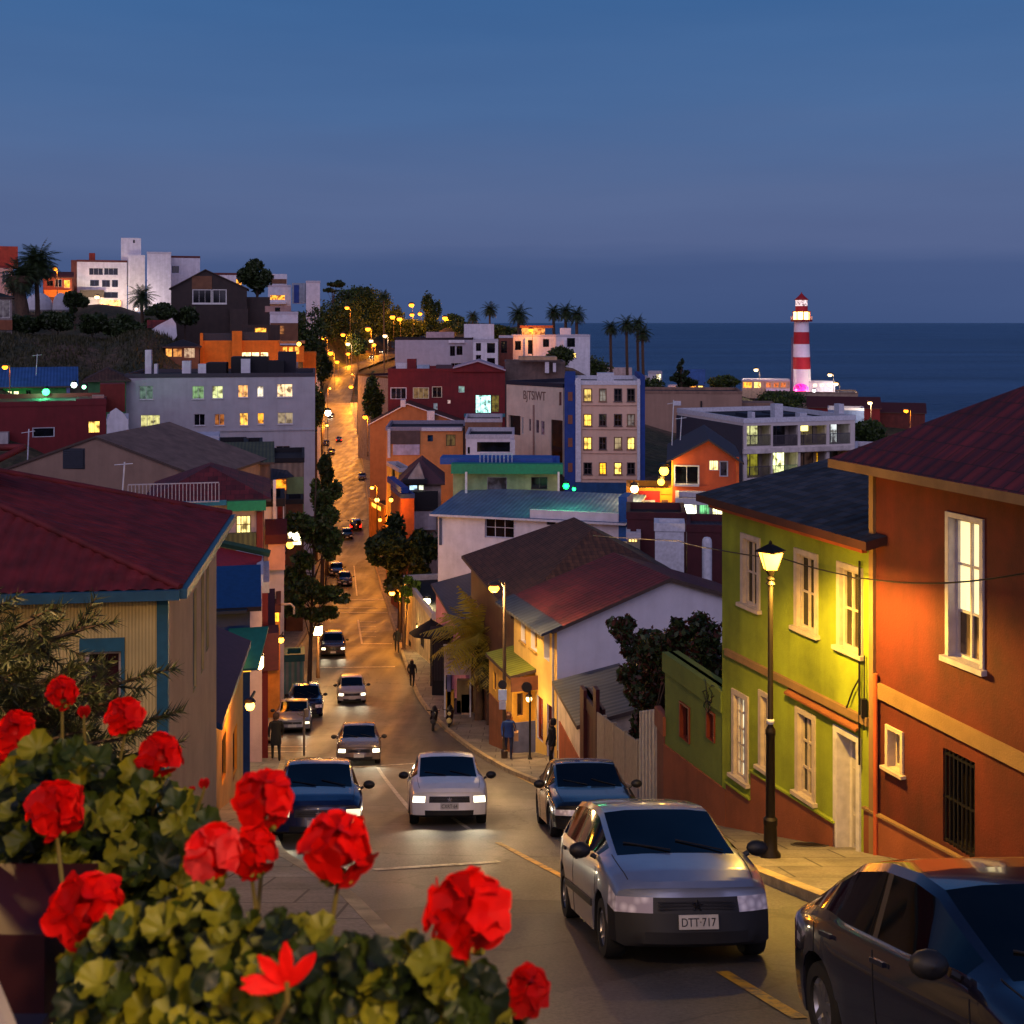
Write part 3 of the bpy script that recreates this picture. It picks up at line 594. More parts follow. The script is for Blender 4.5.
b.pbox('water_tank', plain('22202a', .8), 278, 352, 296, 378, -9, -6); 
# ================= left, beyond the cream house
b = B('green_porch_house', 'house with a blue metal roof and a green lit porch at the left edge', 'house', (-50, 118), (70, 118), 9, 386, plaster('5a9a5a'), ('gs', 1.5), BLUM, wins=[(7, 391, 12, 402, wst(l='fff0b0', s=3, nx=1)), (13.5, 391, 19, 402, wst(l='fff0b0', s=3, nx=1)), (1, 394, 5, 404, 'k'), (26, 390, 31, 404, 'k')], ov=.8)
b.pbox('porch_post', plaster('6a6aa0'), 66.5, 386, 70, 408, .3, .6)
b = B('brown_roof_house', 'small brown hipped roof house with a green side wall above the maroon house', 'house', (88, 122), (126, 122), 7, 381, plaster('3f7048'), ('hip', 1.2), TBRN, ov=.5)
b = B('maroon_hall', 'wide dark maroon house with one golden window and a white framed vent', 'house', (-60, 102), (106, 102), 12, 404, MAR, ('flat',), BLK, wins=[(88, 421, 100, 433, wst(l='ffc860', s=2.6, nx=2, f='5a2a1a')), (33, 428, 54, 437, wst(nx=1, f='b8b8c0', casing=.05))], trim=MAR)
b.pbox('rear_gable', plaster('7a2a22', .85), 100, 384, 125, 412, -9, -6); b.pbox('parapet_step', MAR, 76, 399, 106, 404.5, -4, .02)
b.pbox('chimney', plaster('b0a8a8'), -2, 433, 8, 480, .2, 1.6)
b.pbox('roof_clutter', plaster('c09080'), 92, 396, 104, 400, -3, -1)
b = B('curved_gable_house', 'narrow house with a white curved gable end beside the maroon house', 'house', (107, 97), (128, 99), 6, 420, WHT, ('flat',), BLK)
mb = MB(); f = b.f; pts = [f.px(u, v) for u, v in ((106, 446), (107, 422), (110, 412), (116, 408), (123, 413), (128, 420), (129.5, 446))]
mb.face([f.P(s_, .06, z) for s_, z in pts]); mb.face([f.P(s_, -.2, z) for s_, z in pts][::-1])
for i in range(len(pts)): a_, c_ = pts[i], pts[(i+1) % len(pts)]; mb.face([f.P(a_[0], .06, a_[1]), f.P(c_[0], .06, c_[1]), f.P(c_[0], -.2, c_[1]), f.P(a_[0], -.2, a_[1])])
mb.build('curved_gable', WHT, b.o)
b = B('taupe_gable_house', 'broad taupe house whose blank gable has one louvred vent', 'house', (-10, 72), (205, 70), 10, 475, plaster('8f7465', .92, .12, .6), ('gt', 2.35, .5), plaster('7a6258', .9), swins=[], ov=.12)
f = b.f; a0, z1 = f.px(64, 449); a1, z0 = f.px(84, 468)
mb = MB()
for k in range(9): z = z0+(z1-z0)*k/9; fbox(mb, f, a0, a1, .03, .09, z, z+.1)
fbox(mb, f, a0-.06, a1+.06, .005, .03, z0-.06, z1+.06); mb.build('louvre_vent', plain('2a2e3a', .7), b.o)
b = B('red_roof_shed', 'small white house with a dark red roof edged in glowing orange', 'house', (157, 86), (188, 84), 7, 452, WHT, ('gt', 1.0, .2), MARR, ov=.4)
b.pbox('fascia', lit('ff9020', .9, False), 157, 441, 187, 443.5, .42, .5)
b = B('long_white_house', 'long low white house with a black parapet in front of the grey flats', 'house', (188, 97), (246, 96), 8, 448, WHT, ('flat',), BLK, wins=[(246, 0, 0, 0, 'd')], trim=BLK)
b.pbox('roof_room', plaster('c0c0d0'), 190, 436, 219, 450, -5, -1)
b = B('dark_glazed_house', 'low black framed house with red lined windows right of the long white house', 'house', (245, 94), (262, 93), 7, 447, plain('1a1618', .7), ('flat',), BLK, wins=[(247, 450, 253, 457, wst(f='5a1418')), (255, 450, 260, 457, wst(f='5a1418'))], trim=BLK)
b = B('olive_roof_house', 'brown walled house under a sagging olive metal roof', 'house', (186, 78), (270, 78), 8, 465, stripes('6a5248', '5a463e', 2.), ('shed', .5), OLV, ov=.3)
b = B('green_side_house', 'house with taupe boards over a lime green side wall and a black roof edge', 'house', (270, 106), (304, 106), 9, 459, stripes('94806f', '7c6a5e', 2.), ('flat',), BLK, trim=BLK)
b.pbox('green_panel', GRN, 287, 477, 303.6, 520, .02, .06); b.pbox('lit_recess', lit('ff8a20', 2.2, False), 276, 480, 286, 490, .02, .12)
mb = MB(); f = b.f; s0 = f.px(271, 467, 1.2)[0]; s1 = f.px(294, 475, .2)[0]; zz = f.px(280, 468, 0)[1]; slab(mb, [f.P(s0, .05, zz), f.P(s1-.6, .05, zz-.2), f.P(s1, 1.6, zz-.55), f.P(s0, 1.6, zz-.75)], .08); mb.build('awning', SLT, b.o)
b = B('hip_roof_house', 'dark red hipped roof house with a teal and green gutter and one lit paned window', 'house', (150, 59), (263, 59), 7, 502, PNK, ('hip', 1.35), TMARB, wins=[(236, 515.5, 251, 534, wst(l='ffe890', s=2.2, nx=3, ny=2, f='7a5a30'))], ov=.4)
b.pbox('gutter', plain('1c8a5a', .5), 227, 501, 266, 511, .42, .6); b.pbox('gutter', plain('2a7a96', .5), 140, 501.5, 226.5, 506.5, .45, .6)
b.pbox('red_pilaster', plaster('7a2a22'), 256.5, 512, 262.8, 560, 0, .2); b.pbox('lower_boarding', OLV, 215, 533.5, 256, 570, .0, .3)
railing(b, b.f, b.f.px(128, 490, 1.)[0], b.f.px(219, 490, 1.)[0], b.f.px(180, 503, 1.)[1], b.f.px(180, 484, 1.)[1], plain('b0a8ae', .5), t=1., step=.17)
def street_row(name, label, u0, Y0, u1, Y1, D, vtop, wall, **k): return B(name, label, 'shop house', (u0, Y0), (u1, Y1), D, vtop, wall, **k)
b = B('slim_white_house', 'slim white house with a maroon canopy between the red roofed row and the tree', 'house', (264, 64), (284, 64), 4, 500, WHT, ('flat',), BLK, wins=[(277, 506, 287, 520, wst(f='5c1a20', g='5c1a20', nx=1))], trim=BLK)
mb = MB(); f = b.f; s0 = f.px(265, 520, 1.)[0]; s1 = f.px(287, 520, 1.)[0]; z0 = f.px(277, 519, .1)[1]; z1 = f.px(277, 537, 1.)[1]
slab(mb, [f.P(s0, .05, z0), f.P(s1, .05, z0), f.P(s1, .9, z1+.1), f.P(s0, .9, z1+.1)], .5); mb.build('canopy', plaster('4a1420', .8), b.o); b.pbox('porch_wall', PNK, 268, 537, 285, 570, .05, .7); b.pbox('downpipe', METW, 273, 480, 276, 519, .15, .3)
b = B('bright_shop', 'brilliantly lit open shopfront under an orange lintel beside the leafy tree', 'shop', (286, 99), (303, 99), 3, 500, plaster('5c3a28'), ('flat',), BLK, wins=[(288, 514, 301, 545, wst(l='fff0b8', s=6, f=None, nx=1, fold=False))], trim=BLK)
b = B('red_awning_house', 'house with a big crimson sloping roof edged in dark green above a pink wall', 'house', (170, 44), (262, 44), 5, 580, PNK, ('flat',), BLK)
mb = MB(); f = b.f; pa = [(186, 540, -3.2), (262, 556, -3.2), (257, 588, .4), (180, 566, .4)]
slab(mb, [f.P(f.px(u, v, t)[0], t, f.px(u, v, t)[1]) for u, v, t in pa], .12); mb.build('sloping_roof', plain('8a1c28', .65), b.o)
mb = MB(); q0, q1 = f.px(186, 538, -3.2), f.px(270, 556, -3.2); mb.tube([f.P(q0[0], -3.2, q0[1]+.1), f.P(q1[0], -3.2, q1[1]+.1)], .16, 6); mb.build('ridge_beam', plain('0f3a2c', .6), b.o)
b = B('maroon_box_house', 'narrow maroon house with a white lit sign below the crimson roof', 'house', (250, 46), (268, 46), 4, 584, MAR, ('flat',), BLK, wins=[(262, 590, 264, 606, wst(f='c8c0d0', nx=1))])
b.box('maroon_hood', plain('481018', .8), .1, b.L+.4, .05, 1.3, b.zt-3.0, b.zt-1.6)
b = B('blue_balcony_house', 'deep blue house with two glowing balcony balustrades beside the cream house', 'house', (205, 37), (250, 37), 2.2, 607, plain('123a66', .7), ('shed', .55), plain('15406e', .55), wins=[(217, 631, 238, 641, wst(l='ffb050', s=1.8, nx=9, f='12202c', bar=.03)), (217, 645, 242, 653, wst(l='f09040', s=1.5, nx=11, f='12202c', bar=.03)), (218, 660, 240, 676, wst(f='10202c'))], trim=BLK)
b.pbox('balcony_slab', plain('0e2a3a', .7), 214, 611, 247, 614, 0, .5); b.pbox('balcony_slab', plain('0e2a3a', .7), 214, 641, 244, 644, 0, .5)
mb = MB(); f = b.f; c1 = f.px(252, 628, .2); c2 = f.px(241, 668, 1.5); slab(mb, [f.P(c1[0]-.7, .1, c1[1]), f.P(c1[0]+.5, .1, c1[1]), f.P(c2[0]+.5, 1.6, c2[1]), f.P(c2[0]-.5, 1.6, c2[1])], .07); mb.build('teal_awning', plain('12685c', .6), b.o)
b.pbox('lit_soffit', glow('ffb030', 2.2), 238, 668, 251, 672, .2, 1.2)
b = B('yellow_wall_house', 'yellow lit street wall of vertical boards below the mauve canopy', 'house', (214, 26.5), (243, 33.), 1.6, 722, stripes('e8b040', 'a86a20', 5), ('shed', .75), plain('4a3040', .75), ov=.2, trim=plain('1d4a7a', .6), wins=[(222, 735, 226, 780, 'k'), (233, 728, 237, 775, 'k')])
b = B('dark_post_house', 'dark timber fronted house with tall posts behind the wall lantern', 'house', (250, 49), (268, 49), 4, 636, plain('2c1a1c', .8), ('shed', .8), MARR, wins=[(256, 650, 259, 690, 'hl' if 0 else 'k'), (262, 648, 265, 685, 'k')], ov=.3)
b.pbox('white_notice', METW, 258.5, 665, 263, 676, .05, .1)
b = B('lantern_shop', 'small orange lit shop under a dark maroon hood near the striped kiosk', 'shop', (264, 61), (280, 61), 4, 606, plaster('d08a3a'), ('flat',), MARR, wins=[(273, 610, 283, 622, wst(l='ffb830', s=3, f=None, nx=1)), (276, 630, 283, 660, 'k')], trim=MARR)
b.box('hood', plain('3a2c34', .8), .2, b.L*.9, .05, .9, b.zt-2.6, b.zt-2.3)
b = B('turquoise_shop', 'turquoise corner shop with a bright white window under the tree', 'shop', (262, 76), (282, 76), 4, 578, plaster('2a5a66'), ('flat',), BLK, wins=[(268, 584, 280, 597, wst(l='e8f0ff', s=5, f='6a8a90', nx=3, ny=2, fold=False))])
b = B('magenta_shop', 'narrow red and mauve house with an orange doorway above the turquoise shop', 'shop', (276, 100), (290, 100), 4, 556, plaster('8a3a4a'), ('flat',), BLK, wins=[(277, 563, 280, 577, 'o'), (282, 572, 286, 580, 'o')])
# kiosk
b = B('striped_kiosk', 'low teal kiosk with a striped curtain front standing at the kerb', 'kiosk', (284, 71), (304, 70), 1.6, 656, stripes('4a8a8a', '8a9a98', 3.), ('flat',), plain('1c5a62', .6), ov=.1, trim=plain('1c5a62', .6))
# ================= centre and right, far to near
b = B('white_terrace_block', 'long grey white house with a framed balcony end below the street lamps', 'house', (395, 232), (473, 232), 12, 338, plaster('b0acb8', .9, .08), ('flat',), BLK, wins=[(450, 346, 455, 356, 'k'), (456.5, 346, 462.5, 355, 'k'), (451, 363, 462, 367, wst(nx=3)), ], trim=plain('241a20', .8))
b.pbox('bay_frame', WHT, 448.5, 340, 464.5, 343, 0, .5); b.pbox('roof_room', plaster('c8a8a8'), 426, 332, 454, 339.5, -7, -3); b.pbox('roof_room', WHT, 464, 324, 494, 340, -12, -6)
b = B('framed_balcony_house', 'white framed house with stacked dark balconies beside the long grey house', 'house', (473, 228), (498, 226), 10, 340, WHT, ('flat',), BLK, wins=[(476, 343, 481, 351, 'k'), (476, 355, 481, 368, 'k'), (487, 343, 495, 353, 'h'), (487, 358, 495, 372, 'h')])
b = B('brown_loft', 'small brick brown house right of the framed balcony house', 'house', (499, 236), (513, 236), 8, 336, plaster('7a4436'), ('flat',), BLK, wins=[(501, 341, 507, 353, 'k')])
b = B('hill_villa', 'white hillside villa with a lit orange roof terrace under three palms', 'villa', (512, 242), (556, 242), 10, 335, WHT, ('flat',), BLK, wins=[(527, 340, 533, 354, 'b'), (543, 339, 549, 347, 'k'), (515, 341, 521, 350, 'k')])
b.pbox('terrace_room', lit('f0a050', 1.3), 522, 328, 545, 336, -6, -2); b.pbox('terrace_roof', plaster('b06030'), 520, 325.5, 553, 328, -7, -1); b.pbox('column', METW, 525, 338, 528, 358, .2, 1.)
b = B('villa_wing', 'square white wing with a large dark window at the right end of the hillside villa', 'villa', (556, 238), (590, 236), 9, 335, WHT, ('flat',), BLK, wins=[(567, 338, 575, 347, 'k'), (567, 353, 576, 358, 'y')])
b.pbox('side_pier', WHT, 563.5, 340, 566, 366, 0, .6); b.pbox('dome', WHT, 560, 328, 571, 336, -5, -3)
b = B('flat_roof_house', 'low house with a wide pale canopy and a round yellow lamp below the villa', 'house', (505, 175), (565, 172), 10, 362, plaster('6a5a54'), ('flat',), plaster('4a4048'), wins=[], trim=plaster('6a5a54'))
b.pbox('canopy', plaster('b89a78'), 519, 357, 557, 360, -4, 1.5); b.pbox('chimney', METW, 545, 362, 549, 373, .2, 1.); b.pbox('chimney', METW, 553, 363, 556, 372, .2, 1.)
b = B('cliff_villa', 'warm lit white villa behind the clump of palms on the sea edge', 'villa', (604, 300), (648, 298), 9, 377, plaster('d8c0b0'), ('flat',), BLK, wins=[(610, 381, 616, 386, 'o'), (620, 380, 630, 386, 'y'), (632, 381, 640, 385, 'o')])
b.pbox('upper_floor', plaster('c8b0a8'), 606, 368, 632, 378, -7, -2); b.pbox('chimney', METW, 601, 364, 606, 377, -3, -1)
b = B('cliff_cottage', 'small bright white cottage just right of the palm clump', 'cottage', (648, 290), (662, 290), 7, 372, WHT, ('flat',), BLK, wins=[(649, 385, 654, 388, 'o'), (656, 374, 661, 380, 'w')])
b = B('beach_shed', 'white open front shed with an orange lit inside by the conifer', 'shed', (668, 262), (686, 262), 5, 386, WHT, ('flat',), BLK, wins=[(670, 386.6, 677, 392, 'o'), (680, 387, 685, 390, 'o')])
b = B('blue_roof_cottage', 'cottage with a steep blue roof and warm windows right of the conifer', 'cottage', (689, 275), (704, 275), 6, 384, plaster('c8a070'), ('gs', 3.2), BLUM, wins=[(690, 385, 696, 389, 'o'), (698, 385, 703, 389, 'y')])
# lighthouse promenade
b = B('promenade_pavilion', 'long low pavilion with warm amber windows left of the lighthouse', 'pavilion', (742, 312), (790, 310), 7, 379.5, plaster('d0b090'), ('flat',), METW, wins=[(743, 382, 752, 388, 'o'), (754, 382, 761, 388, 'y'), (766, 382.5, 771, 387.5, wst(l='e07830', s=1.2, f='f0d8c0')), (773.5, 382.5, 779, 387.5, wst(l='e07830', s=1.2, f='f0d8c0')), (780.5, 382.5, 786, 387.5, wst(l='e07830', s=1.2, f='f0d8c0'))])
b.pbox('plinth', WHT, 766, 388.6, 790, 391, 0, .8)
b = B('floodlit_annex', 'floodlit white annex glowing beside the lighthouse foot', 'annex', (809, 308), (835, 308), 5, 381.5, WHT, ('flat',), METW, wins=[(813, 384, 817, 386.5, 'w'), (820, 384, 824, 386.5, 'w'), (827, 384, 831, 386.5, 'w')])
b = B('terrace_wall', 'pale brown retaining wall carrying the lighthouse terrace', 'retaining wall', (765, 303), (858, 300), 12, 391.5, plaster('a08a78'), ('flat',), CONC, trim=plaster('8a7464'))
b = B('harbour_house', 'dark maroon roofed house below the lighthouse terrace wall', 'house', (808, 262), (880, 258), 10, 407, MAR, ('gs', 2.), MARR, wins=[(815, 410, 822, 415, 'b')])
b = B('blue_harbour_shed', 'blue grey shed with white posts in front of the maroon harbour house', 'shed', (828, 240), (864, 238), 6, 408, plaster('5a6a94'), ('flat',), BLK, wins=[(815, 0, 0, 0, 'd')])
b = B('dark_roof_cottage', 'dark red roofed cottage beside the star bright lamp near the orange house roof', 'cottage', (880, 268), (925, 262), 9, 412, plaster('5a2a28'), ('gs', 1.8), MARR)
b = B('long_brown_wall', 'long blank brown building with a small white plate under the conifer', 'warehouse', (640, 175), (742, 172), 10, 391, plaster('9a7c6a', .92, .1, .3), ('flat',), BLK, trim=plaster('8a6c5c'))
b.pbox('white_plate', METW, 673, 401, 681, 405.5, .03, .1); b.pbox('low_extension', plaster('8a6c5c'), 742, 403, 775, 430, -6, -1)
b.pbox('vent_post', IRON, 700.5, 401, 702, 411, .1, .25)
# maroon long house
wf = wst(f='d8d0d8', nx=3, casing=.08, rec=.1, g='1a1d24')
b = B('maroon_long_house', 'long maroon house with white framed windows and a bright cyan lit one under its gable', 'house', (388, 172), (505, 172), 11, 369, MAR, ('flat',), MARR, wins=[(391, 388, 406, 399, wf), (413.5, 388, 428.5, 398.5, wst(f='d8c8a8', nx=3, casing=.08, l='a08050', s=.5)), (432.5, 387, 441.5, 397.5, wst(f='d8c8a8', nx=2, casing=.08)), (458.5, 386, 464.5, 392.5, wst(f='c8d8d0', l='a8d8c8', s=.6)),
    (475.5, 395, 491, 413, wst(l='b8fff0', s=2.2, nx=3, ny=2, f='2a3a38')), (491.5, 395, 499, 412, wst(l='8a7a30', s=.7, nx=2, ny=2, f='2a3a38')), (433.5, 403, 437.5, 410.5, wst(l='a8b8c0', s=.4)), (447.5, 400, 450.5, 403.5, wst(l='e8c0b8', s=.8, nx=1, f=None))], trim=MAR)
f = b.f; mb = MB(); g0, g1, g2 = f.px(453, 374, .05), f.px(478, 369, .05), f.px(505, 379, .05)
for t0 in (.03,):
    gp = [f.P(g0[0], .3, b.zt-.4), f.P(f.L+.1, .3, b.zt-.4), f.P(f.L+.1, .3, b.zt-.2), f.P(g1[0], .3, b.zt+1.1), f.P(g0[0], .3, b.zt+.1)]; gq = [p-f.n*8 for p in gp]
    mb.face(gp); mb.face(gq[::-1])
    for i in range(5): mb.face([gp[i], gq[i], gq[(i+1) % 5], gp[(i+1) % 5]])
mb.build('gable', MAR, b.o)
mb = MB(); slab(mb, [gp[4]+f.n*.3+Vector((0, 0, .15)), gp[3]+f.n*.3+Vector((0, 0, .15)), gq[3]+Vector((0, 0, .15)), gq[4]+Vector((0, 0, .15))], .2); slab(mb, [gp[3]+f.n*.3+Vector((0, 0, .15)), gp[2]+f.n*.3+Vector((0, 0, .12)), gq[2]+Vector((0, 0, .12)), gq[3]+Vector((0, 0, .15))], .2); mb.build('gable_roof', [plain('a89aa8', .7)], b.o)
b.pbox('balcony', plain('1a6a7a', .6), 464, 414, 505, 417, 0, 1.); b.pbox('chimney', MAR, 407, 359, 416, 372, -4, -2.6); b.pbox('rooftop_tank', plaster('9ab0c8'), 417, 365, 429, 372, -3, -1.5); b.pbox('rooftop_tank', METW, 396, 363, 407, 369.5, -4, -3); b.pbox('rooftop_shed', plain('4a3a44', .8), 436, 365, 452, 370, -4, -2)
b = B('cream_lean_house', 'cream side wall with dark foliage shadow joined to the left end of the maroon house', 'house', (358, 296), (389, 280), 10, 374, plaster('a89a94'), ('flat',), MARR, trim=MARR)
# orange tan gable
b = B('tan_gable_house', 'tan orange house with a wide gable, a small window and a white chimney', 'house', (370, 165), (463, 165), 8, 424, plaster('a06c44', .9, .12), ('gt', 2.75, .40), MARR, wins=[(407, 415.5, 417, 424, wst(f='2a2422'))], trim=METW, ov=.3)
b.pbox('chimney', METW, 427, 411, 434.5, 426, .1, 1.); b.pbox('chimney', METW, 400.5, 400, 405.5, 407, -1, .4)
b = B('tan_box_house', 'flat roofed house, half grey panel and half tan, with two small windows', 'house', (386, 136), (465, 136), 9, 427.5, TAN, ('flat',), BLK, wins=[(427.5, 435, 433, 441.5, wst(f='1a2838', g='1c3858', nx=1)), (446, 434.5, 455.5, 446, wst(f='3a2418', l='8a7040', s=.4))], trim=plain('8a8494', .7))
b.pbox('grey_panel', plaster('5a4c4c'), 390.5, 431, 420, 444, .02, .1); b.pbox('white_band', plaster('b8b4d0'), 393, 444.5, 419.5, 455, .02, .12); b.pbox('corner_post', METW, 387.5, 429, 390.3, 458, 0, .2); b.pbox('corner_post', BLK, 463, 426, 466, 458, 0, .25)
b.pbox('roof_edge', METW, 421.5, 427.6, 462, 431, .03, .25)
b = B('white_yard_house', 'low white house with a wide dark opening behind the blue roof terrace', 'house', (466, 118), (514, 117), 8, 435, WHT, ('flat',), BLK, wins=[(477, 442, 511, 452, 'h'), (467.5, 447, 470, 454, 'h')])
b.pbox('pillar', METW, 510, 440, 515, 455, .1, .6)
b = B('blue_ledge_house', 'brown low house with a black tarpaulin roof below the cyan window', 'house', (465, 135), (502, 134), 7, 419, plaster('8a6450'), ('flat',), BLK)
# cream building with letters
b = B('cream_hall', 'cream building with tall painted letters and two dark doorways', 'hall', (506.5, 133), (563, 126), 12, 381, CRM, ('flat',), plaster('4c4246'), wins=[(508.5, 415.5, 520.5, 435, 'h'), (521.5, 417, 523.5, 434, 'd'), (529, 419, 531, 431, wst(f='8a7a80', g='6a5a60', nx=1)), (536, 420, 539, 433, wst(f='8a7a80', g='4a3a44', nx=1)), (541, 421, 544.5, 435, wst(f='b8a8a8', g='8a7480', nx=1)), (559, 392, 561.5, 405.5, wst(f='8a5a50', g='5a3a38', nx=1)), (551, 420, 563, 475, wst(f=None, nx=1, g='2a160c'))], trim=plain('1c1c2e', .7))
f = b.f; p0 = f.px(523.5, 402, .02); p1 = f.px(545.5, 403, .02); pt = f.px(534, 391, .02)
text('BJTSIWT', plain('74544a', .8), f.P(p0[0], .02, p0[1]), f.e, (0, 0, 1), pt[1]-p0[1], p1[0]-p0[0], b.o, depth=.02)
b.box('downpipe', plain('9a7a70', .6), f.px(533.5, 400)[0], f.px(534.6, 400)[0], 0, .12, b.zb, f.px(534, 404)[1]-.1)
# beige tower block with blue flanks
wins = []; vs = ((389, 401.5), (414.5, 426), (437.5, 449.5), (463, 474.5)); us = ((584, 591.5), (599.5, 606), (614.5, 621.5), (627.5, 634.5)); li = ((0, 0, 'ffd870', 1.2), (0, 1, 'b8b0a0', .5), (1, 0, 'ffc850', 2.4), (2, 0, 'ffcc58', 2.6), (2, 3, 'ffd870', 2.), (2, 2, 'd0b888', .7), (3, 1, 'ffb828', 2.8), (3, 2, 'ffd060', 3.), (1, 3, 'a89a90', .4))
for r_, (v0, v1) in enumerate(vs):
    for c_, (u0, u1) in enumerate(us):
        l = [x for x in li if x[0] == r_ and x[1] == c_]; wins.append((u0, v0, u1, v1, wst(f='8a6a50' if l else '5a4a4a', l=l[0][2] if l else None, s=l[0][3] if l else 1, ny=2, rec=.15, sill=.06, casing=.06)))
b = B('beige_tower', 'tall beige apartment block with sixteen small windows between deep blue flanks', 'apartment building', (575.5, 115), (640, 114), 11, 381, plaster('d8b49c', .9, .08, .5), ('flat',), BLK, wins=wins, trim=METW)
b.pbox('blue_flank', BLU, 564.5, 376, 575.4, 520, -11, .02); b.pbox('blue_flank', BLU, 640.2, 376, 645, 520, -11, .02); b.pbox('white_pilaster', METW, 575.6, 378, 581, 482, 0, .22); b.pbox('white_pilaster', METW, 637.2, 379, 640.1, 482, 0, .22)
b.pbox('water_tank', METW, 597, 373, 614, 381, -3.5, -2); b.pbox('blue_base', plaster('1c4a7a'), 575.5, 483, 640, 540, -.02, .4)
for v in (405, 429, 453, 479): b.pbox('ledge', plaster('c09a84'), 582, v, 637, v+.8, 0, .07)
for v in (392, 415, 438, 463): b.pbox('vent_window', plain('7a4a3a', .7), 568, v, 572.5, v+9, .02, .08)
# green house with blue terrace roof, white lower house
b = B('green_upper_house', 'pale green upper house with a blue railed roof terrace and emerald fascia', 'house', (453, 86), (559, 84), 7, 467, plaster('8a9a78'), ('flat',), plain('1c4a9a', .6), wins=[(487, 477, 507, 492, wst(f='8a8490', g='4a4450', nx=1)), (531, 477, 547.5, 489.5, wst(f='3a3a40', nx=2))], trim=plain('1c4a9a', .6))
b.pbox('fascia', plain('127a5a', .5), 451, 464, 563, 474, -.2, .7); b.pbox('terrace_parapet', plain('1c4a9a', .5), 440, 458, 552, 464.5, -3, -1)
railing(b, b.f, b.f.px(480, 460, -.5)[0], b.f.px(512, 460, -.5)[0], b.f.px(495, 465, -.5)[1], b.f.px(495, 454.5, -.5)[1], plain('a8b0c8', .5), t=-.5, step=.28, r=.03)
b.pbox('downpipe', METW, 465, 472, 467.2, 512, .75, .9); b.pbox('downpipe', METW, 557.6, 472, 559.6, 507, .75, .9)
b = B('white_lower_house', 'white house under a wide blue metal roof with one large three part window', 'house', (438, 80), (620, 76.5), 6.5, 514, WHT, ('shed', .7), stripes('5f7392', '4c5f80', 3.2, .5), wins=[(485, 516.5, 514, 538, wst(f='c8c4cc', nx=3, ny=2, casing=.06, rec=.2)), (546.5, 512.8, 555.5, 525, wst(f='2a2422', nx=1))], ov=.45, trim=METW)
b.pbox('blue_post', plain('15559a', .6), 618.5, 497, 627, 541, -2, .1); b.pbox('side_door', plain('3a4a6a', .7), 439, 518, 441.5, 545, .03, .08)
b.pbox('raised_wall', WHT, 530, 511.5, 618.4, 520, .0, .25)
# orange street houses on the right row
b = B('tall_orange_house', 'narrow orange house with a blue band facing the far street', 'house', (391, 118), (401.5, 112), 1.2, 486, plaster('c8642a'), ('flat',), BLK, trim=BLU)
b.pbox('blue_band', BLU, 387, 482, 401, 487.5, -.2, .5)
b = B('lit_corner_shop', 'small amber lit corner shop by the parked red lit car', 'shop', (369, 165), (384, 158), 6, 498, plaster('d88a30'), ('flat',), BLK, wins=[(371, 501, 381, 509, wst(l='ffc040', s=3.5, f=None, nx=1))], trim=plaster('c89a50'))
b = B('amber_row_house', 'tall thin yellow lit house above the narrow orange house', 'house', (387, 130), (399, 124), 1.2, 462, YEL, ('flat',), BLK, wins=[(392, 467, 395, 484, 'k')])
b = B('amber_row_house', 'slender amber wall beside the lamp post farther up the street', 'house', (373, 178), (384, 171), 1.2, 440, plaster('a8582a'), ('flat',), BLK)
b = B('purple_roof_house', 'small white gabled house with a dusky purple hipped roof and two bright windows', 'house', (401, 118), (441, 117), 8, 484, plaster('a8948c'), ('hip', 2.1), plain('4a2c34', .75), wins=[(409.5, 485.5, 417, 490, wst(l='b8e0ff', s=2., f=None, nx=1)), (419, 485, 423.5, 490, wst(l='e8f0d0', s=2, f=None, nx=1)), (403, 486, 407, 497, 'w')], ov=.4)
mb = MB(); f = b.f; g0, g1, g2 = f.px(407, 480, .6), f.px(419, 463.5, .6), f.px(425, 480, .6); g3 = [f.P(g[0], .6, g[1]) for g in (g0, g2, g1)]; mb.face(g3); mb.face([p-f.n*1.5 for p in g3][::-1])
for i in range(3): mb.face([g3[i], g3[i]-f.n*1.5, g3[(i+1) % 3]-f.n*1.5, g3[(i+1) % 3]])
mb.build('dormer', plaster('b8a498'), b.o); b.pbox('dark_awning', BLK, 403, 480, 427, 484, 0, 1.4); b.pbox('lower_wall', BLK, 408, 492, 438, 510, .3, 1.); b.pbox('plinth', plaster('b8b0b8'), 408, 511, 436, 530, .0, .8)
# orange gable house and yellow side
b = B('orange_gable_house', 'burnt orange gabled house with a floodlit yellow side wall', 'house', (672.5, 83), (738, 83.8), 11, 459, plaster('b8502a', .85, .12), ('gt', 1.35, .55), plain('34303c', .8), wins=[(675, 466, 698.5, 484.5, wst(f='b8b8c8', nx=2, casing=.06)), (709, 460, 718.5, 470.5, wst(l='ffe890', s=2.6)), (720, 461.5, 727.5, 476.5, wst(f='a8a8b8', nx=1, casing=.04, g='3a3438'))], ov=.4)
bb = b
b.box('yellow_side', plaster('f0a020', .8, .1), 0, b.D, .01, .06, b.zb, b.zt, b.Lf); b.pbox('canopy_trim', plain('a8a8b8', .6), 674, 484.5, 699, 486.5, .02, .3)
b.pbox('orange_trim', plaster('d0602a'), 736, 457, 739, 500, 0, .1)
b = B('red_booth', 'yellow cabin with a scarlet booth and a white sign board on it', 'booth', (627, 84), (672, 82.5), 4, 488.5, plaster('e89a18', .8, .1), ('flat',), BLK, trim=plaster('d89028'))
b.pbox('red_panel', plaster('b8181c', .7), 639, 491, 660, 514, .02, .1); b.pbox('door', plain('5a3a30', .7), 661.5, 500, 668, 514, .02, .08)
q = b.pbox('sign_board', METW, 639.5, 500, 655, 512.5, .11, .16); f = b.f
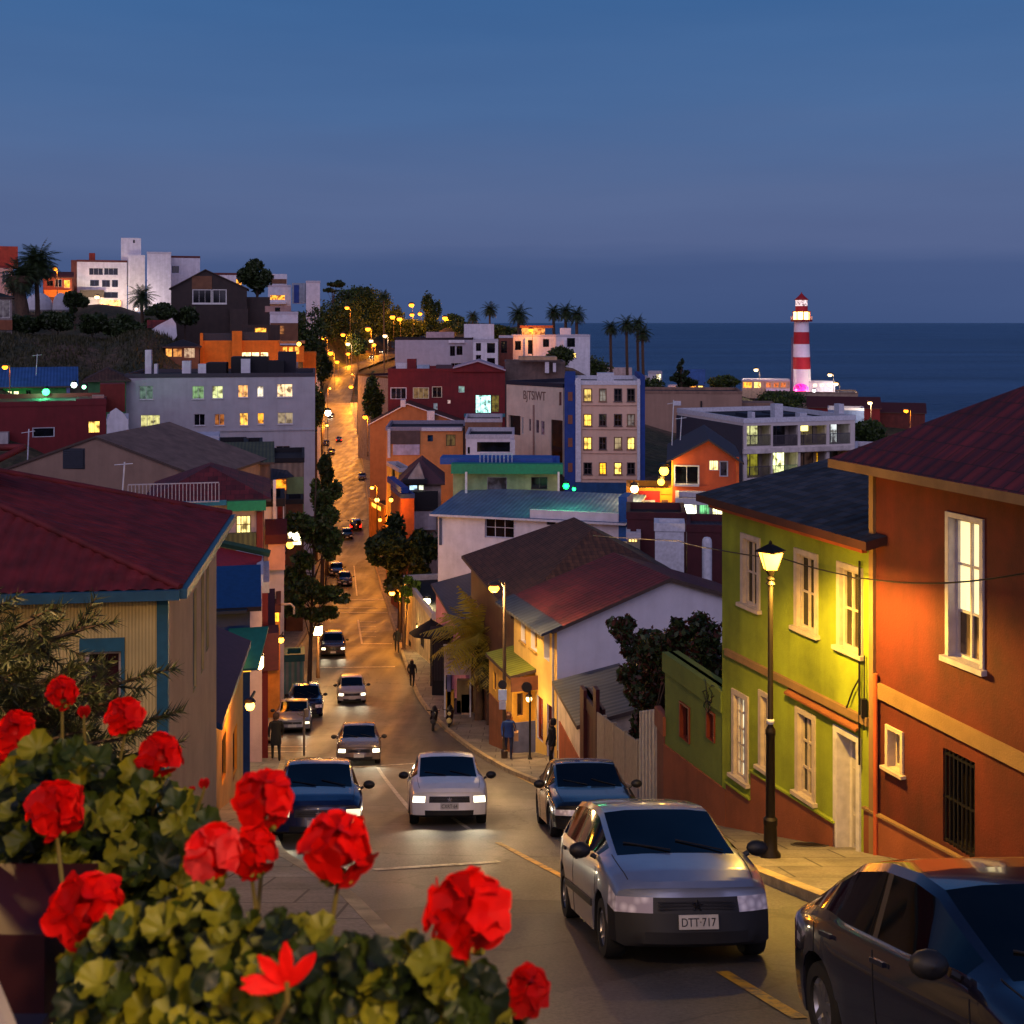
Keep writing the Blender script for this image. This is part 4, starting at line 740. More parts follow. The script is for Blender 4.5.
for k in range(3):
    p0 = f.px(641, 504+3.2*k, .165); p1 = f.px(653.5, 504+3.2*k, .165); text(('IMREJA', 'WIKREL', 'RELSA')[k], plain('b8181c', .7), f.P(p0[0], .165, p0[1]), f.e, (0, 0, 1), .16, (p1[0]-p0[0])*(1, .95, .7)[k], q, depth=.004)
b = B('corner_market', 'brightly lit glass fronted market with green and white display lights', 'shop', (676, 79), (735, 79), 3.5, 499, plaster('8a8a80'), ('flat',), BLK, wins=[(679, 500.5, 697, 519, wst(l='f0f4d0', s=6, f='c8c8c0', nx=2, fold=False)), (699, 501, 710, 518, wst(l='70c880', s=1.6, f='a8b8a8', nx=1)), (712, 502, 724, 518, wst(l='fff0b0', s=4, f='8a8a80', nx=2)), (726, 504, 733, 518, 'k')])
b = B('maroon_shed', 'dark maroon flat wall in front of the red booth', 'shed', (627, 71), (686, 70), 4, 513, plaster('4a1820', .8), ('flat',), BLK, trim=plaster('4a1820', .8))
b = B('maroon_shed', 'dark maroon wall right of the thin white pole under the market', 'shed', (687, 69), (733, 68.6), 4, 525.5, plaster('4a1820', .8), ('flat',), SLT, trim=plaster('4a1820', .8))
b = B('lit_hut', 'tiny hut with a warm barred window at the foot of the blue post', 'hut', (627, 70), (640, 70), 1.5, 533, plaster('8a8070'), ('flat',), BLK, wins=[(628, 534, 638, 543, wst(l='ffd880', s=2., nx=3, f='5a4a3a'))])
# modern balcony block
b = B('balcony_block', 'modern white apartment block with two floors of open balconies and grey side', 'apartment building', (744, 104), (855, 107.5), 13, 419, plaster('cfc4c0', .85, .08), ('flat',), BLK, trim=METW,
      wins=[(747, 425.5, 771, 446, 'h'), (773, 425.5, 798, 446, 'h'), (800.5, 425.5, 826.5, 445, 'h'), (829.5, 424, 850.5, 444, 'h'), (747, 454, 771, 477.5, 'h'), (773, 452.5, 798, 476, 'h'), (800.5, 452, 826.5, 476, 'h'), (829.5, 451, 850.5, 473, 'h')])
for o_ in [c for c in b.o.children if c.name.startswith('window')]: bpy.data.objects.remove(o_)
f = b.f; cols = (('e8e8a0', 1.1, 0), (None, 0, 0), ('6a5a40', .5, 0), ('e8f0f0', 1.2, 1), ('a8a030', .7, 0), ('f8ffb0', 3.2, 2), ('5a4038', .3, 0), (None, 0, 0))
for k, (u0, v0, u1, v1) in enumerate([(747, 425.5, 771, 446), (773, 425.5, 798, 446), (800.5, 425.5, 826.5, 445), (829.5, 424, 850.5, 444), (747, 454, 771, 477.5), (773, 452.5, 798, 476), (800.5, 452, 826.5, 476), (829.5, 451, 850.5, 473)]):
    a, z1 = f.px(u0, v0); c, z0 = f.px(u1, v1); L_, S_, kd = cols[k]; back = -1.6
    mb = MB(); 
    for q in ([(a, -.3, z0), (c, -.3, z0), (c, back, z0), (a, back, z0)], [(a, -.3, z1), (c, -.3, z1), (c, back, z1), (a, back, z1)], [(a, -.3, z0), (a, back, z0), (a, back, z1), (a, -.3, z1)], [(c, -.3, z0), (c, back, z0), (c, back, z1), (c, -.3, z1)], [(a, back, z0), (c, back, z0), (c, back, z1), (a, back, z1)]): mb.face([f.P(*x) for x in q])
    lo = mb.build('loggia', plaster('a89c94', .8), b.o)
    gb = MB(); fbox(gb, f, a+.15, a+(c-a)*.82, back+.02, back+.06, z0+.05, z1-.2); gb.build('sliding_window', lit(L_, S_) if L_ else glass(), b.o)
    mb = MB()
    for q in (.15, .48, .82): x = a+(c-a)*q; fbox(mb, f, x-.04, x+.04, back+.065, back+.11, z0+.05, z1-.15)
    mb.build('window_frame', plain('3a3434', .5), b.o)
    rb_ = plain('4a4650', .3) if k != 5 else plain('7a9a70', .4); railing(b, f, a+.02, c-.02, z0, z0+.95, rb_, t=-.12, step=.12 if k > 3 else .1, name='balcony_railing', r=.02)
b.pbox('amber_panel', lit('ffb818', 2.2, False), 817, 452.5, 826, 470, -1.5, -1.44); b.pbox('table_lamp', glow('fff080', 3.), 802, 425, 808, 431, -1.4, -1.2)
b.pbox('floor_band', plaster('d8ccc8', .8), 744, 447.5, 855, 452, -.0, .25)
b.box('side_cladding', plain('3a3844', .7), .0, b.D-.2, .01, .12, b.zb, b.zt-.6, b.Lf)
for u0, v0, u1, v1 in ((752, 412, 755, 421), (775, 404, 783, 421), (800, 413, 807, 421), (839, 404, 844, 419), (806, 416, 812, 421)): b.pbox('chimney', METW, u0, v0, u1, v1, -3, -2.2)
b.pbox('rooftop_shed', plain('1c2434', .8), 757, 415, 775, 422, -8, -4); b.pbox('rooftop_shed', plain('1c2434', .8), 784, 414, 800, 422, -8, -4)
b = B('peach_annex', 'small peach lit annex with a round doorway at the right end of the balcony block', 'annex', (855.5, 98), (885, 97), 6, 449, plaster('d8a878'), ('flat',), BLK, wins=[(857, 451, 862, 466, wst(l='e86838', s=1.3, f=None, nx=1))])
# ================= the street's right side, mid distance
b = B('lit_cream_front', 'tall cream facade washed in light beside the dark street tree', 'house', (404, 92), (432, 80), 7, 576, plaster('e0d0a0', .85), ('flat',), BLK, wins=[(408, 640, 411, 652, 'k'), (414, 585, 417, 598, 'k'), (420, 630, 424, 648, 'k')])
b = B('slate_pink_house', 'low pink house with a dark slate roof behind the lit palm', 'house', (436, 77), (466, 65), 6.5, 585, plaster('b87a98', .85), ('shed', 1.5), SLT, wins=[(448, 606, 450, 618, wst(f='6a4a80', g='3a2a58', nx=1)), (455, 612, 459, 626, 'k')], ov=.3)
b = B('brown_hip_house', 'brown boarded house under a big weathered hipped roof', 'house', (471, 64), (519, 51.8), 9, 558, stripes('5e3c2a', '4a2e22', 3.), ('hip', 2.7), TBRN, ov=.45, wins=[])
wy = wst(f='b8903c', rec=.22, nx=2, ny=2, sill=.06, g='3a2c20')
b = B('yellow_front_house', 'white gable house with a yellow lit street front and maroon roof', 'house', (557, 46), (772, 49.1), 5, 628, plaster('d5d2dc', .88, .08, .8), ('gt', 1.55, .5), TMAR, ov=.3, wins=[(668, 590, 688, 603.5, wst(f='8a8088', g='1a1c22', nx=2)), (690, 589.5, 716, 603.5, wst(f='8a8088', g='1a1c22', nx=2))],
      swins=[('L', 521, 612, 526, 642, wy), ('L', 531, 622, 537, 650, wy), ('L', 544, 632, 549.5, 660, wst(f='5a3a28', rec=.3, nx=1, ny=2, g='2a1c18')), ('L', 537, 697, 543, 740, wst(f='8a3a1c', g='7a2a14', nx=1)), ('L', 547, 705, 552, 760, wst(f='4a2018', g='3a1410', nx=1))])
b.box('yellow_render', plaster('e8b048', .85, .12), .0, b.D, .005, .06, b.zb, b.zt-.1, b.Lf) if 0 else None
# repaint the street side only
me = b.wall.data if hasattr(b.wall, 'data') else b.wall; me.materials.append(plaster('ecc268', .85, .1)); nL = b.Lf.n
for q in me.polygons:
    c = q.center+WL[b.o.name]; d = (c-b.Lf.A); d.z = 0
    if abs(q.normal.dot(nL)) > .9 and abs(d.dot(nL)) < .02: q.material_index = 1
mb = MB(); f = b.Lf; slab(mb, [f.P(-.3, -.1, b.zt+.17), f.P(f.L+.3, -.1, b.zt+.17), f.P(f.L+.3, .75, b.zt-.1), f.P(-.3, .75, b.zt-.1)], .1); mb.build('eave_strip', SLT, b.o)
mb = MB(); x = f.L-.15; mb.tube([f.P(x, .1, b.zt-.2), f.P(x, .1, b.zb)], .05, 6); mb.build('downpipe', plain('8a8490', .5), b.o)
for q, s_, z_ in ((plaster('4a2418', .8), None, None),): pass
b.pbox('dado', plaster('7a3a24', .85), 557.5, 748, 600, 790, .0, .04)
mb = MB(); f2 = b.f; 
# white tank and vent standing on the roofs behind
tk = B('water_cistern', 'large plain white water tank standing behind the maroon roof ridge', 'water tank', (655, 62), (684, 61), 1.5, 524, METW, ('flat',), METW, ov=.02, trim=METW, height=9)
mb = MB(); c = W(707, 554, 58); mb.lathe(c-Vector((0, 0, 7)), [(0, 0), (.24, 0), (.24, 7.55), (.22, 7.7), (.15, 7.8), (0, 7.84)], 16); tag(mb.build('roof_vent', METW), 'round topped white vent pipe behind the maroon roof', 'vent')
b = B('green_awning_shop', 'low shop with a lime corrugated lean to roof, yellow front and blue dado', 'shop', (489, 51.2), (512, 48), 1.0, 655, plaster('e0a83c', .85), ('shed', .18), stripes('767f26', '5c661e', 4., .7), ov=.12, wins=[(493, 672, 496, 690, wst(f='5a3a30', g='3a241c', nx=1)), (500, 680, 504, 705, wst(f='5a3a30', g='4a3024', nx=1))], swins=[('R', 517, 693, 523, 716, wst(f='6a4a3c', g='2a1c18', nx=1))])
b.pbox('dado', plaster('5a6088', .85), 512.5, 722, 538, 790, .0, .05, fr=b.R)
b.pbox('awning', plain('5a2e1c', .7), 511, 677, 541, 691, .3, .34, fr=b.R); b.pbox('dado', plaster('8a5030', .85), 489, 705, 511.5, 800, .0, .05)
b = B('ochre_wall_house', 'ochre and rust coloured low wall with dark door openings left of the lime roof', 'house', (480, 61.5), (498, 56.3), 1.2, 668, plaster('b0682a', .85), ('flat',), BLK, wins=[(484, 678, 488, 692, 'k'), (492, 684, 495, 700, 'k')], trim=plaster('8a5a3a'))
b = B('maroon_gate_wall', 'tall maroon panel wall to the right of the white notice board', 'wall', (471, 63.5), (482, 62), .5, 664, plaster('4a141c', .85), ('flat',), MARR, trim=plaster('4a141c', .85))
b = B('white_lean_house', 'small white lean to house with a brown dado beside the rust gate', 'house', (558, 45.2), (581.5, 40.6), 2.2, 684, plaster('cdb8a4', .85), ('shed', .5), SLT, ov=.2, wins=[(570, 697, 574, 712, wst(f='6a5a50', nx=1))])
b.pbox('dado', plaster('8a3c1e', .85), 559, 742, 581, 800, 0, .04)
# gate
b = B('rust_gate', 'dark rust red double gate between the white lean to and the pale fence', 'gate', (581.5, 40.4), (596, 38.2), .25, 690, stripes('5a1c14', '3c120e', 5.), ('flat',), plain('3c120e', .6), trim=plain('3c120e', .6))
b.pbox('gate_post', plain('481410', .6), 580, 688, 583.5, 800, .0, .12); b.pbox('gate_post', plain('481410', .6), 593, 688, 596, 800, .0, .12)
# ================= the near houses on the right: green and orange, one street line
AX, AY = 5.76, 19.2; DX = -.352
def sp(Y): return AX+DX*(Y-AY)
YA_, YC_ = 23.75, 12.0
gz = lambda Y: roadz(0, Y)+KH
LIME = plaster('8c9a22', .85, .28, .7); ORN = plaster('5c1b0b', .88, .34, .9); TERR = plaster('8a4a2c', .9, .18, 1.); CRT = plaster('8a6a44', .8, .15)
wn = lambda **k: wst(f='b8a898', rec=.09, bar=.05, sill=.07, casing=.09, **k)
uA = sp(YA_)/YA_*F+512
b = B('green_house', 'lime green two storey house behind the tall lit lantern, with white framed sash windows', 'house', (uA, YA_), (AX/AY*F+512-.3, AY+.005), 6, 497, LIME, ('shed', 1.15), TSL, ov=.38, trim=plaster('4a2416', .85),
      wins=[(744, 540, 758, 606, wn(ny=2, g='22201a')), (798, 556, 815.5, 630, wn(ny=2, nx=2, g='22201a')), (841, 570, 860, 650, wn(ny=2, nx=2, g='2a241a')),
            (735, 697, 746.5, 778, wn(nx=3, ny=5, l='fff2c8', s=1.1)), (762, 697, 768.5, 768, wn(nx=1, ny=2)), (799, 716, 813, 796, wn(ny=3, nx=2, g='30302c')), (838, 737, 857.5, 858, wst(f='cfc8c4', g='9a948e', rec=.28, nx=1, casing=.1, bar=.07))])
GH = b; f = b.f
# door leaf in its opening
a, c_ = f.px(838, 400)[0]+.08, f.px(857.5, 400)[0]-.08; z1 = f.px(848, 742)[1]; z0 = f.px(848, 857)[1]
dr = b.box('door', plain('b4aca6', .5), a, c_, -.26, -.215, z0, z1-.35)
b.box('door_panel', plain('9e968f', .5), a+.06, c_-.06, -.214, -.2, z0+.15, z0+.62, parent=dr); b.box('door_panel', plain('9e968f', .5), a+.06, c_-.06, -.214, -.2, z0+.75, z1-.5, parent=dr)
b.box('handle', plain('6a5a30', .3, .8), c_-.12, c_-.08, -.2, -.15, z0+.8, z0+.95, parent=dr); b.box('door_step', CRT, a-.25, c_+.2, 0.0, .32, z0-.25, z0)
b.box('fascia', plaster('a8502a', .8), -.2, f.L+.02, .1, .2, b.zt-.22, b.zt-.03)
# band, small door hood and sloped dado that follow the facade
def band(b, f, pts, h, t, mat, name, t0=.002):
    mb = MB(); P = [f.px(u, v) for u, v in pts]
    for (a0, z0), (a1, z1) in zip(P[:-1], P[1:]): mb.hexa([f.P(a0, t, z0-h), f.P(a1, t, z1-h), f.P(a1, t0, z1-h), f.P(a0, t0, z0-h), f.P(a0, t, z0), f.P(a1, t, z1), f.P(a1, t0, z1), f.P(a0, t0, z0)])
    return mb.build(name, mat, b.o)
band(b, f, [(727.3, 648), (870, 718)], .13, .07, CRT, 'string_course')
mb = MB(); P0, P1 = f.px(789, 690), f.px(861, 728); z_ = P0[1]; slab(mb, [f.P(P0[0], .0, z_+.04), f.P(P1[0], .0, z_+.04), f.P(P1[0], .11, z_-.02), f.P(P0[0], .11, z_-.02)], .035); mb.build('door_hood', plaster('8a5028', .8), b.o)
def dado(b, f, pts, mat, t, name='dado', cap=None):
    """painted plinth whose top steps with the slope; pts are (u, v) along its top edge"""
    mb = MB(); P = [f.px(u, v) for u, v in pts]; zb = b.zb
    for (a0, z0), (a1, z1) in zip(P[:-1], P[1:]):
        if a1-a0 < .01: continue
        mb.hexa([f.P(a0, t, zb), f.P(a1, t, zb), f.P(a1, .001, zb), f.P(a0, .001, zb), f.P(a0, t, z0), f.P(a1, t, z1), f.P(a1, .001, z1), f.P(a0, .001, z0)])
    o = mb.build(name, mat, b.o)
    if cap:
        mb = MB()
        for (a0, z0), (a1, z1) in zip(P[:-1], P[1:]):
            if a1-a0 < .01: continue
            mb.hexa([f.P(a0, t+.04, z0), f.P(a1, t+.04, z1), f.P(a1, .001, z1), f.P(a0, .001, z0), f.P(a0, t+.04, z0+.035), f.P(a1, t+.04, z1+.035), f.P(a1, .001, z1+.035), f.P(a0, .001, z0+.035)])
        mb.build('dado_cap', cap, b.o)
dado(b, f, [(727.3, 782), (752, 800), (752.1, 771), (836.5, 823)], TERR, .035, cap=LIME)
mb = MB(); x = f.px(862.5, 400)[0]; mb.tube([f.P(x, .06, b.zt-.4), f.P(x, .06, b.zt-3.7)], .018, 6); mb.tube([f.P(x, .06, b.zt-2.3), f.P(x-.18, .06, b.zt-2.55), f.P(x-.42, .05, b.zt-3.0)], .014, 6)
x2 = f.px(867, 400)[0]; mb.tube([f.P(x2, .05, b.zt-1.9), f.P(x2+.02, .07, b.zt-3.1)], .012, 5); mb.box(f.P(x2-.05, .09, b.zt-2.9), f.P(x2+.05, .03, b.zt-2.6)); mb.build('wall_wiring', IRON, b.o)
# ---- orange house, taller, on the same line, running out of the frame
uC = sp(YC_)/YC_*F+512
b = B('orange_corner_house', 'tall burnt orange house with a maroon tiled roof and one tall lit white window', 'house', (AX/AY*F+512+.6, AY-.01), (uC, YC_), 8, 464, ORN, ('hip', 2.6), TMAR, ov=.5, trim=plaster('7a5c3c', .85),
      wins=[(950, 520, 981, 662, wst(f='a8a0ac', rec=.15, bar=.05, sill=.08, casing=.07, nx=2, ny=3, g='6a5a4c')), (889, 732, 901.5, 770, wst(f='c8b49c', rec=.16, bar=.05, sill=.05, casing=.06, nx=1, g='3a3430')), (943, 755, 975, 851, wst(f='1a1614', g='14100e', rec=.2, nx=1, bar=.04))])
f = b.f; OH = b
q = [c for c in b.o.children if c.name.startswith('window')][0]
a, c_ = f.px(950, 400)[0]+.33, f.px(979, 400)[0]; 
A_, C_ = f.px(950, 400)[0], f.px(981, 400)[0]; zt_ = f.px(965.5, 520)[1]; zb2 = f.px(965.5, 662)[1]; b.box('lit_pane', glow('fff0b8', 1.0), A_+.03, C_-.03, -.1495, -.147, zt_-(zt_-zb2)*.66, zt_-.03, parent=q)
band(b, f, [(875, 680), (1100, 790)], .24, .06, CRT, 'string_course'); 

b.box('corner_trim', CRT, -.02, .09, .002, .06, b.zb, b.zt-.05)
x = f.px(874, 400)[0]
mb = MB(); mb.tube([f.P(.17, .07, b.zt-3.3), f.P(.17, .07, b.zb)], .035, 7); mb.build('downpipe', plaster('c0582c'), b.o)
dado(b, f, [(866, 808), (952, 853), (1010, 884)], TERR, .045, cap=CRT)
mb = MB(); A_, C_ = f.px(943, 400)[0], f.px(975, 400)[0]; z1 = f.px(959, 757)[1]; z0 = f.px(959, 851)[1]
for k in range(8): x = A_+.03+(C_-A_-.06)*k/7; mb.tube([f.P(x, -.03, z0), f.P(x, -.03, z1)], .016, 6)
for z in (z0+.05, (z0+z1)/2, z1-.05): fbox(mb, f, A_, C_, -.045, -.015, z-.015, z+.015)
mb.build('window_bars', IRON, b.o)
# ---- low green annex wall with two small windows
b = B('green_annex', 'low moss green annex wall with two rusty windows and a rust red dado', 'wall', (665, 26.6), (uA-.2, YA_+.06), .3, 655, plaster('66762c', .88, .15), ('flat',), BLK, trim=plaster('66762c', .88, .15), wins=[(681, 706, 689.5, 740, wst(f='6a2a1c', rec=.1, bar=.05, casing=.04, nx=2, g='1a1210')), (708, 713, 714.5, 740, wst(f='6a2a1c', rec=.1, bar=.05, casing=.04, nx=1, g='1a1210'))])
dado(b, b.f, [(665, 744), (727, 790)], TERR, .04)
mb = MB(); f = b.f
for k in range(7):
    random.seed(k); p = Vector((0, 0)); c0 = f.px(711, 712); pts = [c0]
    for j in range(6): pts.append((pts[-1][0]+random.uniform(-.14, .14), pts[-1][1]+random.uniform(-.02, .17)))
    mb.tube([f.P(s_, .06, z) for s_, z in pts], .009, 4)
mb.build('bare_creeper', IRON, b.o)
# ---- brick pier, pale fences
b = B('brick_pier', 'narrow brick pier between the tall pale railings and the green annex', 'pier', (657, 27.3), (664.5, 26.6), .3, 709, plaster('7a3c28'), ('flat',), plaster('7a3c28'), trim=plaster('8a4a34'))
def pale_fence(name, label, u0, Y0, v0, u1, Y1, v1, step, mat, zlow=.12, plinth=None):
    f = Fr(((u0-512)/F*Y0, Y0), ((u1-512)/F*Y1, Y1)); o = thing(name, label, 'fence', (f.A.x, f.A.y, gz(Y1))); z0 = HC-(v0-VH)/F*Y0; z1 = HC-(v1-VH)/F*Y1; mb = MB(); n = int(f.L/step)
    for k in range(n+1):
        s_ = f.L*k/n; zt = z0+(z1-z0)*k/n; Y = Y0+(Y1-Y0)*k/n; fbox(mb, f, s_-step*.22, s_+step*.22, -.02, .02, gz(Y)+zlow, zt)
    mb.build('pales', mat, o); mb = MB()
    for h in (0, 1):
        za, zb_ = (gz(Y0)+zlow+.15, gz(Y1)+zlow+.15) if h == 0 else (z0-.12, z1-.12)
        mb.hexa([f.P(0, -.04, za), f.P(f.L, -.04, zb_), f.P(f.L, -.08, zb_), f.P(0, -.08, za), f.P(0, -.04, za+.06), f.P(f.L, -.04, zb_+.06), f.P(f.L, -.08, zb_+.06), f.P(0, -.08, za+.06)])
    mb.build('rail', mat, o)
    for k in range(0, n+1, max(1, n//4)):
        s_ = f.L*k/n; Y = Y0+(Y1-Y0)*k/n; mb = MB(); fbox(mb, f, s_-.05, s_+.05, -.06, .04, gz(Y)-.2, z0+(z1-z0)*k/n+.06); mb.build('post', mat, o)
    mb = MB(); mb.hexa([f.P(0, .06, gz(Y0)-.5), f.P(f.L, .06, gz(Y1)-.5), f.P(f.L, -.1, gz(Y1)-.5), f.P(0, -.1, gz(Y0)-.5), f.P(0, .06, gz(Y0)+zlow-.01), f.P(f.L, .06, gz(Y1)+zlow-.01), f.P(f.L, -.1, gz(Y1)+zlow-.01), f.P(0, -.1, gz(Y0)+zlow-.01)]); mb.build('plinth', CONC, o)
    return o
PF = plain('a89478', .6)
pale_fence('picket_fence', 'long pale board fence running downhill behind the dark parked sedan', 596, 38, 711, 640, 29.2, 743, .085, PF, .35)
pale_fence('tall_railing', 'taller pale vertical railing between the board fence and the brick pier', 641.5, 28.9, 714, 657, 27.4, 712, .16, plain('b8a894', .5), .12)
# ================= cream house with the dark red roof on the left
wl = stripes('ecd28a', 'cdb06c', 20, .75, .25)
A0, A1 = (-265, 17.25), (166, 18.0)
b = B('cream_house', 'cream boarded house with teal trim under a dark red ribbed hipped roof', 'house', A0, A1, 6.3, 600, wl, ('flat',), plain('2a1418'), wins=[(84, 652, 121, 720, wst(f='c8b8b8', rec=.14, nx=1, bar=.05, g='2a1418'))],
      swins=[('R', 193, 590, 196.5, 690, wst(f='2a6a80', rec=.1, nx=1, g='5a4a44')), ('R', 201, 575, 204, 672, wst(f='2a6a80', rec=.1, nx=1, g='5a4a44')), ('R', 206, 568, 209, 650, wst(f='2a6a80', rec=.1, nx=1, g='5a4a44'))])
f = b.f; L = f.L; D = b.D; z0 = b.zt; bpy.data.objects.remove(b.roof)
me = b.wall.data; me.materials.append(plaster('c0a080', .85, .1))
for q in me.polygons:
    c = q.center+WL[b.o.name]; d = c-b.R.A; d.z = 0
    if abs(d.dot(b.R.n)) < .02 and abs(q.normal.dot(b.R.n)) > .9: q.material_index = 1
TT = plain('2a6478', .55)
b.box('corner_trim', TT, L-.13, L+.03, .002, .035, b.zb, z0); b.box('corner_trim', TT, -.03, .10, .002, .035, b.zb, z0, fr=b.R)
a, z1 = f.px(70, 640); c_, zz = f.px(125, 640)
b.box('window_casing', TT, f.px(80, 400)[0]-.0, f.px(125, 400)[0], .002, .05, f.px(100, 651)[1], f.px(100, 638)[1]); b.box('window_casing', TT, f.px(121.5, 400)[0], f.px(125, 400)[0], .002, .05, f.px(100, 735)[1], f.px(100, 651)[1]-.001)
# hip roof with real ribs: every plane is corrugated along its slope
ov = .32; zc = z0+.03
P = f.P; cs = [P(-ov, ov, zc), P(L+ov*.8, ov, zc), P(L+ov*.8, -D-ov, zc), P(-ov, -D-ov, zc)]
half = (D+2*ov)/2; rise = 1.75; r1, r2 = P(-ov+half, -D/2, zc+rise), P(L+ov*.8-half*1.6, -D/2, zc+rise)
def ribbed(mb, a, b2, top0, top1, pitch=.2, amp=.035, n=None):
    """a-b2 eave, top0-top1 ridge (may coincide); ribs run up the slope"""
    a, b2, top0, top1 = map(Vector, (a, b2, top0, top1)); e = (b2-a).normalized(); L_ = (b2-a).length
    up = (top0-a)-e*((top0-a).dot(e)); H = up.length; up.normalize(); nr = e.cross(up); s0 = (top0-a).dot(e); s1 = (top1-a).dot(e)
    if nr.z < 0: nr = -nr
    sub = 6; N_ = int(L_/pitch*sub); prev = None; V_ = []; F_ = []
    for k in range(N_+1):
        x = L_*k/N_; h = H*min(1, (x/s0 if s0 > 1e-6 else 1), ((L_-x)/(L_-s1) if L_-s1 > 1e-6 else 1)); w_ = amp*abs(math.sin(math.pi*x/pitch))
        M_ = max(1, int(H/.3)); col = []
        for j in range(M_+1):
            y_ = h*j/M_; saw = .018*(1-((y_/.3) % 1)); V_.append(a+e*x+up*y_+nr*(w_+saw)); 
    M_ = max(1, int(H/.3))
    for k in range(N_):
        for j in range(M_): i = k*(M_+1)+j; F_.append((i, i+M_+1, i+M_+2, i+1))
    mb.ifaces(V_, F_, 0, True)
mb = MB(); ribbed(mb, cs[0], cs[1], r1, r2); ribbed(mb, cs[1], cs[2], r2, r2); ribbed(mb, cs[2], cs[3], r2, r1); ribbed(mb, cs[3], cs[0], r1, r1)
slab(mb, [cs[0]-Vector((0, 0, .02)), cs[1]-Vector((0, 0, .02)), cs[2]-Vector((0, 0, .02)), cs[3]-Vector((0, 0, .02))], .05)
for q0, q1 in ((cs[1], r2), (cs[2], r2), (r1, r2), (cs[0], r1)): mb.tube([q0+Vector((0, 0, .05)), q1+Vector((0, 0, .05))], .06, 8)
RT = plain('64181f', .75, name='red_roof_tiles', noise=.3, sc=3.); mb.build('roof', RT, b.o, sharp=60)
mb = MB(); 
for q0, q1, n_ in ((cs[0], cs[1], f.n), (cs[1], cs[2], b.R.n)):
    u_ = (q1-q0).normalized(); dd = n_*.1; z3 = Vector((0, 0, .12)); mb.hexa([q0-z3, q1-z3, q1-z3+dd, q0-z3+dd, q0+z3*.2, q1+z3*.2, q1+z3*.2+dd, q0+z3*.2+dd])
mb.build('gutter', plain('2a5a70', .5), b.o)
b.box('soffit', plaster('b89a60'), -.2, L+.1, .0, ov, z0-.09, z0-.06)
# ================= lighthouse
o = thing('lighthouse', 'red and white banded lighthouse with a glowing gallery rising from the sea edge', 'lighthouse', W(801, 391.5, 310))
c = W(801.5, 391.5, 310); px_ = 310/F
LW = plaster('e8e0ea', .7, .05); LR = plaster('b01828', .7, .08); rr = lambda v: (9.6-(391.5-v)*.035)*px_
for v1, v0, m_, n_ in ((391.5, 369, LW, 'white_band'), (369, 357, LR, 'red_band'), (357, 344, LW, 'white_band'), (344, 332, LR, 'red_band'), (332, 321.5, LW, 'white_band')):
    mb = MB(); z = lambda v: (391.5-v)*px_; k_ = .012*0
    mb.lathe(c, [(rr(v1), z(v1)), (rr(v0), z(v0))], 32); mb.build(n_, m_, o)
z = lambda v: (391.5-v)*px_
mb = MB(); mb.lathe(c, [(0, z(321.6)), (10.6*px_, z(321.6)), (10.6*px_, z(319.6)), (0, z(319.6))], 24); gd = mb.build('gallery_deck', plain('8a1a1c', .6), o)
mb = MB()
for k in range(18): t_ = 2*math.pi*k/18; q = c+Vector((math.cos(t_), math.sin(t_), 0))*10.3*px_; mb.tube([q+Vector((0, 0, z(319.6))), q+Vector((0, 0, z(316.4)))], .05, 4)
mb.build('gallery_railing', plain('c8b0a0', .6), gd)
mb = MB(); mb.lathe(c, [(8.2*px_, z(319.6)), (8.2*px_, z(312))], 8); lr = mb.build('lamp_room', glow('ffc070', 9), o)
mb = MB()
for k in range(8): t_ = 2*math.pi*k/8; q = c+Vector((math.cos(t_), math.sin(t_), 0))*8.3*px_; mb.tube([q+Vector((0, 0, z(319.6))), q+Vector((0, 0, z(312)))], .16, 5)
mb.lathe(c, [(0, z(312)), (9*px_, z(312)), (9*px_, z(311.2)), (0, z(311.2))], 16); mb.build('lamp_room_frame', plain('b04020', .6), lr)
mb = MB(); mb.lathe(c, [(6.1*px_, z(311.2)), (6.1*px_, z(306))], 20); mb.build('red_drum', plaster('d02028', .6, .05), o)
mb = MB(); mb.lathe(c, [(6.*px_, z(306)), (6.*px_, z(300))], 10); mb.build('lantern_glass', lit('ffe0e0', 1.3), o)
mb = MB(); mb.lathe(c, [(7.*px_, z(300.2)), (6.8*px_, z(299.4)), (3.*px_, z(296)), (.5*px_, z(293.2)), (0.2*px_, z(292))], 16); mb.build('cap_roof', plain('9a141c', .5), o)
mb = MB(); mb.tube([c+Vector((-9.6*px_, -.5, z(391))), c+Vector((-9.3*px_, -.5, z(337)))], .12, 5); mb.tube([c+Vector((-10.6*px_, -.5, z(391))), c+Vector((-10.3*px_, -.5, z(337)))], .08, 5)
for k in range(26): h = z(391)+(z(338)-z(391))*k/26; mb.tube([c+Vector((-10.6*px_, -.5, h)), c+Vector((-9.5*px_, -.5, h))], .06, 4)
mb.build('ladder', plain('6a5a6a', .6), o)
o = tag(MB().build('x', LW) if 0 else thing('pink_dome', 'small magenta lit domed kiosk at the foot of the lighthouse', 'kiosk', W(801, 391, 305)), None, None)
mb = MB(); mb.lathe(W(801, 391.4, 305), [(7.5*px_, 0), (7.2*px_, 4*px_), (5*px_, 6.5*px_), (2*px_, 7.6*px_), (0, 7.8*px_)], 16); mb.build('shell', lit('ff2898', 2.2, False), o); mb = MB(); mb.lathe(W(801, 391.4, 305), [(7.9*px_, 0), (7.9*px_, .8*px_), (7.5*px_, .8*px_)], 16); mb.build('rim', plain('b03050', .6), o)
